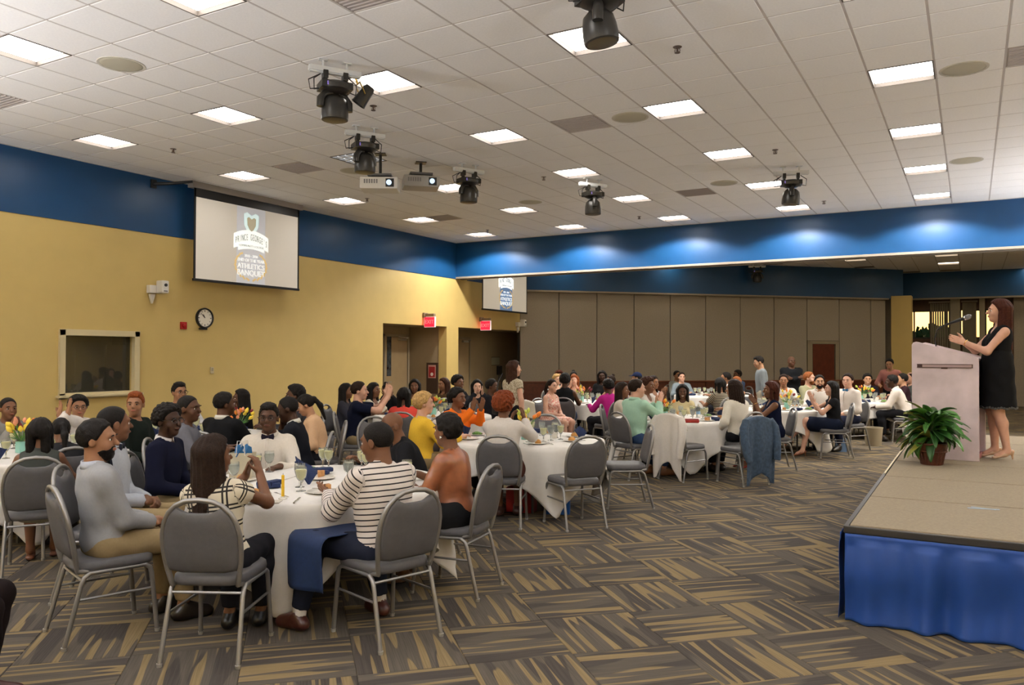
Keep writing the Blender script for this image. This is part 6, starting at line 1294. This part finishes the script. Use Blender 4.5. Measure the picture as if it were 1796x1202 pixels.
P('woman with dark hair and raised hand against the partition', 'woman with raised hand', (-8.05, 16.9), 300, fem=True, skin='tan', top=((.08, .06, .05), 'long'), bottom=SK_BLK, hair=('bun', 'black'), hands='claphigh', lod=2, s=1.04)
P('woman with long auburn hair clapping behind the far flowers', 'woman with long auburn hair', (-7.50, 15.8), 290, fem=True, skin='fair', top=((.35, .22, .15), 'short'), bottom=SK_BLK, hair=('longwave', 'copper'), hands='claphigh', lod=2, s=1.0)
P('dark-skinned woman with long black hair against the partition', 'dark woman against the partition', (-7.30, 16.85), 290, fem=True, skin='deep', top=((.012, .012, .013), 'long'), bottom=SK_BLK, hair=('long', 'black'), hands='lap', lod=2, s=1.06)
P('person with dark swept hair and bare shoulders behind the magenta top', 'person with swept hair', (-6.65, 15.90), 235, fem=True, skin='olive', top=((.15, .05, .06), 'none'), bottom=SK_BLK, hair=('bun', 'brown'), hands='table', lod=2, s=1.0)
P('woman in magenta top, back to camera', 'woman in magenta', (-5.55, 13.15), 150, fem=True, skin='dark', top=((.42, .02, .20), 'long'), bottom=SK_BLK, hair=('afro', 'black'), hands='table', lean=5, lod=1, s=1.0, girth=1.1)
# table by the white-draped chair
P('woman in cream cardigan with long dark hair looking right', 'woman in cream cardigan', (-4.82, 11.82), 15, fem=True, skin='brown', top=((.58, .52, .44), 'long'), bottom=SK_BLK, hair=('long', 'brown'), hands='table', hyaw=15, lod=1, s=1.0)
P('man in mint green shirt clapping, profile to the right', 'man in mint green', (-4.08, 10.52), 62, skin='fair', top=((.33, .52, .40), 'long'), bottom=('jeans', (.03, .06, .14)), hair=('short', 'brown'), hands={'R': ((.06, .40, .98), (-.1, .5, .9), (-1, 0, .1), 'flat'), 'L': ((-.02, .42, .97), (.1, .5, .9), (1, 0, .1), 'flat')}, lean=4, hyaw=24, lod=1, s=1.05, girth=1.08, extras=(('collar_open', (.33, .52, .40)),), shoes=('shoe', (.20, .08, .03)))
P('woman with curly brown hair in white cardigan over black', 'woman with curly brown hair', (-4.62, 12.42), 350, fem=True, skin='brown', top=((.55, .50, .45), 'short'), bottom=SK_BLK, hair=('curly', 'chestnut'), hands='clap', lod=1, s=1.05)
P('man in dark baseball cap at the back', 'man in baseball cap', (-6.30, 16.55), 200, skin='tan', top=((.20, .20, .2), 'short'), bottom=SK_BLK, hair=('cap', (.012, .018, .05)), hands='table', lod=2, s=1.02)
P('woman in white tee with long brown hair beyond the mint shirt', 'woman in white tee', (-5.25, 14.45), 340, fem=True, skin='tan', top=((.60, .58, .56), 'short'), bottom=SK_BLK, hair=('longwave', 'brown'), hands='clap', lod=2, s=1.03)
P('smiling dark-skinned woman in cream top facing camera behind lilies', 'woman behind the lilies', (-4.12, 12.80), 290, fem=True, skin='dark', top=((.56, .48, .28), 'long'), bottom=SK_BLK, hair=('long', 'black'), hands='lap', lean=8, hpitch=-6, lod=1, s=.97, smile=True)
P('red-faced man in blue-grey shirt by the back wainscot', 'red-faced man', (-6.32, 19.55), 300, skin='fair', top=((.18, .22, .25), 'long'), bottom=SK_BLK, hair=('short', 'brown'), hands='table', lod=2, s=.98)
P('dark-haired man seated behind the red-faced man', 'dark-haired man at the back', (-6.85, 20.75), 320, skin='tan', top=((.25, .26, .24), 'long'), bottom=SK_BLK, hair=('short', 'black'), hands='table', lod=2, s=.99)
P('woman with long braids in off-white top turned to the left', 'woman with long braids', (-2.86, 11.46), 150, fem=True, skin='tan', top=((.62, .58, .50), 'long'), bottom=SK_BLK, hair=('braids', 'brown'), hands={'R': ((.10, .38, .86), (-.3, .9, 0), (0, 0, -1), 'relax'), 'L': ((-.26, .16, .56), (-.05, .2, -1), (1, 0, 0), 'relax')}, lean=8, hyaw=-22, hpitch=-4, lod=0, s=1.07, girth=1.08)
P('person in dim striped top with dark hair, back to camera', 'person in dim stripes', (-4.12, 15.15), 140, fem=True, skin='tan', top=((.3, .25, .2), 'short'), topmat=STRIPE2, bottom=SK_BLK, hair=('bob', 'black'), hands='table', lod=2, s=1.0, extras=('stripes',))
P('person with dark cropped hair far back, left of the braids', 'person with cropped hair far back', (-4.70, 17.85), 200, skin='tan', top=((.45, .42, .4), 'short'), bottom=SK_BLK, hair=('short', 'black'), hands='table', lod=2, s=1.02)
P('person in blue shirt far back above the braids', 'person in blue far back', (-5.08, 20.35), 230, skin='dark', top=((.06, .09, .16), 'long'), bottom=SK_BLK, hair=('short', 'black'), hands='table', lod=2, s=1.03)
P('fair-haired person with arms up behind the braided woman', 'fair-haired person', (-4.22, 16.8), 250, fem=True, skin='olive', top=((.10, .07, .06), 'none'), bottom=SK_BLK, hair=('pixie', 'ginger'), hands='clap', lod=2, s=.99)
# table of the cross-legged woman
P('smiling woman in navy sleeveless dress with reddish bob, clapping', 'woman in navy dress', (-2.58, 12.42), 206, fem=True, skin='brown', top=((.006, .009, .026), 'none'), bottom=('dress', (.01, .016, .045)), hair=('bob', 'auburn'), hands='clap', lean=4, hyaw=-4, lod=0, s=1.03, smile=True, extras=('earrings', ('bracelet',)), shoes=('heel', (.35, .03, .02)))
P('person with short dark hair in white tee behind the red-haired bob', 'person in white tee', (-3.26, 16.6), 280, skin='tan', top=((.55, .52, .48), 'short'), bottom=SK_BLK, hair=('short', 'brown'), hands='table', lod=2, s=1.02)
P('red-bearded man in olive shirt looking right', 'red-bearded man', (-2.94, 17.35), 330, skin='fair', top=((.26, .25, .15), 'long'), bottom=SK_BLK, hair=('short', 'ginger'), beard='ginger', hands='table', lod=1, s=1.05, hyaw=-20)
P('man with dark beard in white shirt looking up toward the camera', 'man with dark beard', (-2.48, 15.90), 285, skin='olive', top=((.62, .57, .52), 'long'), bottom=SK_BLK, hair=('short', 'black'), beard='black', hands='table', lod=1, s=1.03, extras=(('collar_open', (.62, .57, .52)),))
P('woman in black with long dark hair and crossed legs, clapping', 'cross-legged woman', (-2.0, 14.32), 196, fem=True, skin='fair', top=((.012, .012, .014), 'cap'), bottom=('skirt', (.010, .014, .03)), hair=('long', 'black'), hands={'R': ((.04, .34, .98), (-.1, .5, .9), (-1, 0, .1), 'flat'), 'L': ((-.05, .33, .90), (.0, .35, 1), (1, 0, .1), 'flat')}, lean=3, hyaw=-6, lod=1, s=1.0, shoes=('heel', (.25, .09, .04)), legs={'kL': (-.02, .44, .60), 'aL': (.10, .72, .26), 'kR': (.02, .43, .50), 'aR': (.0, .50, .088)})
P('man in white shirt with blue bow tie turned toward the camera', 'man with blue bow tie', (-1.92, 15.62), 236, skin='fair', top=((.66, .60, .55), 'long'), bottom=('trousers', (.012, .014, .03)), hair=('short', 'brown'), hands='lap', lean=3, hyaw=-22, lod=1, s=1.06, girth=1.08, extras=(('collar', (.66, .60, .55)), ('bowtie', (.04, .16, .30)), ('placket', (.66, .60, .55))))
P('standing young man in grey shirt and light trousers, looking down', 'x', (-3.85, 17.4), 205, ch=False, pose='stand', skin='olive', top=((.17, .19, .20), 'long'), bottom=('trousers', (.42, .38, .30)), hair=('top', 'black'), hands='down', hpitch=-16, lod=2, s=1.0)
P('standing bald broad man in black shirt, arms folded', 'x', (-3.62, 19.25), 300, ch=False, pose='stand', skin='dark', top=((.010, .011, .013), 'long'), bottom=SK_BLK, hair=None, hands={'R': ((-.10, .28, 1.20), (-1, .2, .1), (0, -1, -.2), 'relax'), 'L': ((.10, .30, 1.18), (1, .2, .1), (0, -1, -.2), 'relax')}, lod=2, s=1.0, girth=1.35)
P('standing dark-haired man in pink shirt leaning over the far right table', 'x', (-1.62, 20.6), 262, ch=False, pose='stand', skin='olive', top=((.45, .20, .18), 'long'), bottom=SK_BLK, hair=('short', 'black'), hands={'R': ((.20, .30, 1.05), None, (0, 0, -1), 'relax'), 'L': ((-.20, .30, 1.05), None, (0, 0, -1), 'relax')}, lean=14, hpitch=-14, lod=2, s=.98)
# far right table
P('smiling man in black suit with silver bow tie facing camera', 'man with silver bow tie', (-2.02, 19.45), 285, skin='olive', top=((.012, .010, .014), 'long'), bottom=SK_BLK, hair=('pixie', 'black'), hands='lap', lod=1, s=1.0, smile=True, extras=(('collar', (.55, .5, .48)), ('bowtie', (.35, .36, .4))))
P('man in white shirt leaning forward with elbows on black trousers', 'man leaning forward in white shirt', (-1.14, 17.62), 186, skin='deep', top=((.62, .56, .50), 'long'), bottom=('trousers', (.010, .010, .012)), hair=('short', 'black'), hands={'R': ((.08, .50, .66), (-.4, .9, -.2), (0, 0, -1), 'hold'), 'L': ((-.06, .50, .65), (.4, .9, -.2), (0, 0, -1), 'hold')}, lean=22, hpitch=-6, lod=1, s=1.05, extras=(('collar', (.62, .56, .50)),))
P('dark-haired man in dark shirt in profile left of the plant', 'man in profile by the plant', (-1.24, 19.1), 196, skin='olive', top=((.03, .014, .018), 'long'), bottom=SK_BLK, hair=('short', 'black'), hands='table', lod=2, s=1.02)
P('balding man in dark grey jacket beside the lectern edge', 'balding man', (-1.14, 20.0), 220, skin='fair', top=((.06, .065, .06), 'long'), bottom=SK_BLK, hair=('balding', 'brown'), hands='table', lod=2, s=1.03)
# the speaker on the stage
SPEAKER = P('woman speaker with long auburn hair in black lace dress, clapping at the lectern', 'x', (.24, 9.96), 196, ch=False, fem=True, pose='stand', skin='fair', top=(BK, 'none'), bottom=('dress', BK, None, .40), hair=('long', 'auburn'), hands={'R': ((.03, .33, 1.23), (-.25, .9, .25), (-1, 0, -.1), 'flat'), 'L': ((-.04, .32, 1.21), (.2, .9, .35), (1, 0, -.1), 'flat')}, lean=-3, hyaw=4, hpitch=2, lod=0, s=1.02, z0=SH + .002, shoes=('heel', (.55, .36, .24)), extras=(('bracelet',),), smile=False)
m = MB(); n_ = 44; V = []
for q in range(n_):
    a = 2 * math.pi * q / n_; rr_ = .214; m.lathe([(0, -.004), (.013, -.003), (.013, .003), (0, .004)], (rr_ * math.cos(a), .005 + rr_ * .84 * math.sin(a), .535 + .006 * math.sin(q * math.pi / 2)), 8, Matrix.Rotation(a, 3, 'Z') @ Matrix.Rotation(math.pi / 2, 3, 'Y'))
ob('lace_hem', m.mesh('lace', (mat('lace_grey', (.05, .05, .052), .6),)), SPEAKER)
# ------------------------------------------------------------------ empty and draped chairs
chair((-3.46, 7.28), 143, 'empty grey banquet chair with papers, pulled up to the centre table', 'empty grey banquet chairs')
chair((-3.40, 8.50), 212, 'empty grey banquet chair in side view right of the centre table', 'empty grey banquet chairs')
chair((-4.80, 9.12), 285, 'empty grey banquet chair behind the lilies of the centre table', 'empty grey banquet chairs')
chair((-3.43, 10.73), 68, 'grey banquet chair with a white jacket over its back', 'draped banquet chairs')
chair((-2.66, 10.80), 146, 'grey banquet chair with a denim jacket over its back', 'draped banquet chairs')
chair((-6.62, 11.9), 300, 'grey banquet chair with a cream shawl over its back', 'draped banquet chairs')
chair((-6.3, 7.75), 330, 'empty grey banquet chair in side view behind the peach cardigan', 'empty grey banquet chairs')
def drape(pos, heading, ma, name, label, cat, front, back, wd, seed, tails=.12):
    nu, nv = 22, 34; rg = random.Random(seed); ph = [rg.uniform(0, 6) for _ in range(4)]; V = []; F = []
    for j in range(nv + 1):
        t = j / nv; L = front + back; d = t * L
        for i in range(nu + 1):
            u = -1 + 2 * i / nu; fold = math.sin(5 * u + ph[0]) * .5 + math.sin(9 * u + ph[1] + 2 * t) * .5
            arch = .055 * u * u; zt = .925 - arch
            if d < front: z = zt - (front - d); y = -.205 - (z - .44) * .20 + .035 + .010 * fold * (1 - d / front)
            else:
                dd = (d - front) * (1 + tails * (abs(u) ** 1.5 - .3) * (d - front) / back); z = zt - dd; y = -.205 - (.925 - .44) * .20 - .040 - .03 * min(1, dd * 3) + fold * .028 * min(1, dd * 2.5) + .06 * max(0, dd - .3)
            k = .80 + .20 * abs(2 * t - 1) if False else 1.0
            V.append((u * wd * (.86 + .14 * min(1, abs(d - front) * 4)), y, max(.03, z)))
    for j in range(nv):
        for i in range(nu): a = j * (nu + 1) + i; F.append((a, a + 1, a + nu + 2, a + nu + 1))
    o = ob(name, mesh_np(name, np.array(V), np.array(F), ma), None, (pos[0], pos[1], 0), (0, 0, (heading - 90) * D2R)); o.modifiers.new('t', 'SOLIDIFY').thickness = .006
    return tag(o, label, cat)
drape((-3.43, 10.73), 68, cloth((.64, .60, .55)), 'white_jacket', 'white jacket hanging over a chair back beside the flower table', 'jacket', .18, .74, .25, 1, .35)
drape((-2.66, 10.80), 146, mat('denim', (.045, .075, .12), .85, noise=.3, nscale=25, bump=.3, bscale=300), 'denim_jacket', 'blue denim jacket hanging over a chair back by the braided woman', 'jacket', .22, .80, .25, 5, .2)
drape((-6.62, 11.9), 300, cloth((.62, .56, .46)), 'cream_shawl', 'cream shawl over a chair back beyond the centre flowers', 'shawl', .30, .45, .24, 8)
for nm, mt, (px_, py_), hd in (('white_jacket', cloth((.64, .60, .55)), (-3.43, 10.73), 68), ('denim_jacket', mat('denim'), (-2.66, 10.80), 146)):
    jk = bpy.data.objects[nm]
    for e in (-1, 1):
        mm = MB(); mm.tube([(e * .20, -.31, .86), (e * .255, -.33, .76), (e * .27, -.36, .60), (e * .255, -.385, .44), (e * .235, -.39, .34)], [.045, .058, .055, .050, .044], 10); mm.v = [(x + .008 * math.sin(40 * z), y, z) for x, y, z in mm.v]; ob('sleeve', mm.mesh('sleeve', (mt,), smooth=True), jk)
# blue cloth on the striped man's lap
V = []; F = []; nu, nv = 20, 26
for j in range(nv + 1):
    for i in range(nu + 1):
        t = j / nv; y = .10 + .40 * i / nu; d = t * .70; xx = .02 - d
        e_ = -.315 - xx
        if e_ <= 0: x = xx; z = .622 + .010 * math.sin(9 * x + 5 * y) - .02 * (i / nu)
        elif e_ < .11: th = e_ / .07; x = -.315 - .07 * math.sin(th); z = .622 - .07 * (1 - math.cos(th)) - .02 * (i / nu) + .010 * math.sin(9 * -.315 + 5 * y)
        else: x = -.385 - .030 * math.sin(14 * y + 3 * t) * min(1, (e_ - .11) * 4) - .10 * (e_ - .11); z = .552 - (e_ - .11) * 1.0 - .02 * (i / nu)
        V.append((x, y + .02 * math.sin(5 * t), z))
for j in range(nv):
    for i in range(nu): a = j * (nu + 1) + i; F.append((a, a + 1, a + nu + 2, a + nu + 1))
o = ob('lap_napkin', mesh_np('lap_napkin', np.array(V), np.array(F), mat('napkin_blue', (.007, .022, .075), .8, noise=.1, nscale=40)), None, (-3.11, 3.87, 0), (0, 0, 73 * D2R)); o.modifiers.new('t', 'SOLIDIFY').thickness = .004
tag(o, 'large dark blue cloth napkin over the lap of the striped man', 'napkin')
# ------------------------------------------------------------------ tableware in view
w1 = WH['T1']
for x, y, k in [(-4.70, 5.02, 'lem'), (-4.60, 4.98, 'lem'), (-4.35, 5.10, 'lem'), (-4.24, 5.02, 'lem'), (-4.02, 4.08, 'lem'), (-4.15, 4.20, 'wat'), (-3.98, 4.52, 'wat'), (-4.02, 5.0, 'wat'), (-4.86, 4.45, 'lem'), (-4.62, 4.02, 'wat'), (-3.62, 4.75, 'lem'), (-4.9, 4.62, 'wat')]: goblet(x, y, k, w1)
for x, y, fd, rz in [(-4.14, 3.78, 'roll', .4), (-3.84, 4.10, 'cake', 1.0), (-4.62, 4.78, 'salad', 0), (-4.28, 4.55, 'cake', 2), (-3.72, 4.60, 'roll', 2.2), (-4.72, 4.18, 'roll', .1), (-3.95, 4.86, 'salad', 1)]: plate(x, y, rz, fd, w1)
for x, y, me, rz in [(-4.30, 4.05, NAP1, .7), (-4.18, 4.32, NAP2, 1.2), (-4.46, 4.72, NAP1, .2), (-4.52, 4.62, NAP2, 2.2)]: on_table('napkin', me, x, y, 'dark blue cloth napkin ' + w1, 'napkin', 'blue napkins ' + w1, rz)
for x, y, rz in [(-4.02, 3.90, 1.2), (-3.92, 4.24, 2.0), (-4.5, 4.45, .3)]: on_table('fork', FORK, x, y, 'steel fork ' + w1, 'fork', 'forks ' + w1, rz)
for x, y, rz in [(-3.78, 3.80, .6), (-3.66, 4.34, 1.6)]: on_table('knife', KNIFE, x, y, 'steel table knife ' + w1, 'knife', 'table knives ' + w1, rz)
mm = MB(); mm.box((0, 0, .003), (.22, .10, .004)); on_table('program_card', mm.mesh('card', (CHINA,)), -3.93, 3.66, 'white folded program card at the near rim of the front table', 'card', None, .55)
r = tag(empty('yellow_candle', (-3.905, 3.80, TTZ)), 'tall thin yellow candle standing on the front table', 'candle'); mm = MB(); mm.lathe([(0, 0), (.028, 0), (.028, .006), (.013, .010), (.013, .018), (0, .018)], n=14); ob('holder', mm.mesh('ch', (CHINA,), smooth=True), r); mm = MB(); mm.lathe([(.0, .012), (.0105, .012), (.0098, .155), (.0, .158)], n=12); cd = ob('wax', mm.mesh('wax', (mat('candle_yellow', (.80, .48, .02), .5),), smooth=True), r); mm = MB(); mm.tube([(0, 0, .155), (.001, 0, .168)], .0012, 5); ob('wick', mm.mesh('wick', (BLACK,)), cd)
def gift_bag(x, y, z, rz, d, col, tissue, label, group='gift bags'):
    r = tag(empty('gift_bag', (x, y, z), rz), label, 'gift bag', group); a, b, h = d; mm = MB()
    mm._add([(-a, -b, 0), (a, -b, 0), (a, b, 0), (-a, b, 0), (-a * 1.03, -b * .95, h), (a * 1.03, -b * .95, h), (a * 1.03, b * .95, h), (-a * 1.03, b * .95, h)], [(0, 3, 2, 1), (0, 1, 5, 4), (1, 2, 6, 5), (2, 3, 7, 6), (3, 0, 4, 7)]); o = ob('bag', mm.mesh('bag', (mat('bag_%.2f_%.2f_%.2f' % col, col, .35, noise=.05, nscale=8),)), r); o.modifiers.new('t', 'SOLIDIFY').thickness = .003
    for e in (-1, 1): mm = MB(); mm.tube([(-a * .4, e * b, h - .02), (-a * .3, e * b * .9, h + .09), (a * .3, e * b * .9, h + .09), (a * .4, e * b, h - .02)], .003, 6); ob('handle', mm.mesh('bh', (mat('cord_white', (.6, .58, .55), .6),), smooth=True), r)
    if tissue:
        rg = random.Random(int(x * 100)); mm = MB()
        for q in range(9): a0 = rg.uniform(0, 6.28); P0 = Vector((rg.uniform(-a * .7, a * .7), rg.uniform(-b * .7, b * .7), h - .03)); dd = Vector((math.cos(a0) * .04, math.sin(a0) * .03, .075)); sd = Vector((-math.sin(a0), math.cos(a0), 0)) * .03; mm._add([P0 - sd, P0 + sd, P0 + dd + sd * .3, P0 + dd * 1.2 - sd * .6], [(0, 1, 2, 3)])
        o = ob('tissue_paper', mm.mesh('tis', (mat('tissue_blue', tissue, .7),)), r); o.modifiers.new('t', 'SOLIDIFY').thickness = .002
gift_bag(-4.80, 4.26, TTZ, .5, (.085, .05, .20), (.40, .36, .26), (.02, .13, .32), 'silver grey gift bag with blue tissue on the front table')
gift_bag(-3.86, 7.72, .0, .4, (.13, .07, .30), (.01, .10, .42), None, 'bright blue bag on the floor under the centre table', 'bags under tables')
gift_bag(-4.25, 7.62, .0, .2, (.15, .08, .26), (.40, .03, .025), None, 'red bag on the floor under the centre table', 'bags under tables')
gift_bag(-4.55, 7.40, .0, .6, (.10, .07, .26), (.35, .42, .50), None, 'pale blue bag on the floor under the cream jacket chair', 'bags under tables')
gift_bag(-6.9, 4.45, .0, .3, (.12, .07, .28), (.02, .10, .22), None, 'dark blue bag on the floor under the left edge table', 'bags under tables')
gift_bag(-2.02, 15.25, .0, .3, (.09, .06, .24), (.12, .20, .34), None, 'small blue bag on the floor behind the cross-legged woman', 'bags under tables')
r = tag(empty('waste_bin', (-1.62, 16.6, 0)), 'beige round waste bin on the floor beside the far right table', 'bin'); mm = MB(); mm.lathe([(0, 0), (.14, 0), (.17, .34), (.165, .34), (.135, .01), (0, .01)], n=24); ob('bucket', mm.mesh('bin', (mat('bin_beige', (.28, .23, .15), .6),), smooth=True), r); mm = MB(); mm.tube([(.17 * math.cos(q * .3), .17 * math.sin(q * .3), .34) for q in range(21)], .007, 6, close=True); ob('rim', mm.mesh('rim', (mat('bin_beige'),), smooth=True), r)
dress_table(TC['T5'], WH['T5'], 5, 8, flower=(.10, -.10))
dress_table(TC['T6'], WH['T6'], 6, 8, flower=(-.12, -.22))
dress_table(TC['T3'], WH['T3'], 7, 7, flower=(.32, .42), r0=.58)
dress_table(TC['T4'], WH['T4'], 8, 8); dress_table(TC['T7'], WH['T7'], 9, 8, flower=(.1, -.1)); dress_table(TC['T8'], WH['T8'], 10, 8, flower=(.2, -.1)); dress_table(TC['T9'], WH['T9'], 11, 7); dress_table(TC['T10'], WH['T10'], 12, 7, fl=False); dress_table(TC['T2'], WH['T2'], 13, 7)
# papers on the empty chair, bottle and clutch on the flower table
mm = MB(); mm.box((0, 0, .002), (.20, .14, .004)); tag(ob('leaflet', mm.mesh('leaf', (CHINA,)), None, (-3.44, 7.20, .490), (0, 0, .8)), 'white leaflet lying on the empty chair before the centre table', 'leaflet')
r = tag(empty('water_bottle', (-3.62, 12.02, TTZ)), 'clear plastic water bottle with blue label among the goblets', 'bottle'); mm = MB(); mm.lathe([(0, 0), (.032, 0), (.033, .01), (.033, .13), (.012, .18), (.012, .195), (0, .195)], n=16); ob('bottle', mm.mesh('bt', (GL,), smooth=True), r); mm = MB(); mm.lathe([(.0335, .05), (.0335, .10)], n=16, cap=False); ob('bottle_label', mm.mesh('bl', (mat('label_blue', (.25, .42, .62), .5),), smooth=True), r); mm = MB(); mm.lathe([(0, .193), (.015, .193), (.015, .212), (0, .212)], n=12); ob('cap', mm.mesh('bc', (WHITEP,)), r)
r = tag(empty('clutch_bag', (-3.42, 11.02, TTZ), .4), 'red leather clutch lying on the table by the white-draped chair', 'clutch'); mm = MB(); mm.box((0, 0, .025), (.22, .11, .05)); ob('body', mm.mesh('cb', (mat('clutch_red', (.32, .02, .012), .35),), bevel=.018), r); mm = MB(); mm.box((0, -.01, .052), (.20, .10, .006)); ob('flap', mm.mesh('cf', (mat('clutch_red'),), bevel=.002), r)
# shoulder bag of the walking woman
r = tag(empty('shoulder_bag', (-6.10, 10.22, 0)), 'black shoulder bag hanging at the walking woman\'s side', 'bag'); mm = MB(); mm.box((0, 0, .93), (.10, .24, .22)); ob('bag', mm.mesh('sb', (BLACK,), bevel=.03), r); mm = MB(); mm.tube([(0, -.09, 1.02), (.03, -.05, 1.30), (.07, 0, 1.42), (.03, .05, 1.30), (0, .09, 1.02)], .008, 6); ob('strap', mm.mesh('ss', (BLACK,), smooth=True), r)

# ------------------------------------------------------------------ look-alikes told apart by their place
by = {}
for o in scn.objects:
    if o.parent is None and 'label' in o: by.setdefault(o['label'], []).append(o)
NUM = ['leftmost', 'second from left', 'third from left', 'fourth from left', 'fifth from left', 'sixth from left', 'seventh from left', 'eighth from left', 'ninth from left', 'tenth from left', 'eleventh from left', 'twelfth from left']
for lb, os_ in by.items():
    if len(os_) < 2: continue
    os_.sort(key=lambda o: (px_of(o.location) or (0,))[0])
    for n, o in enumerate(os_): o['label'] = lb + ', ' + (NUM[n] if n < len(os_) - 1 or n == 0 else 'rightmost')
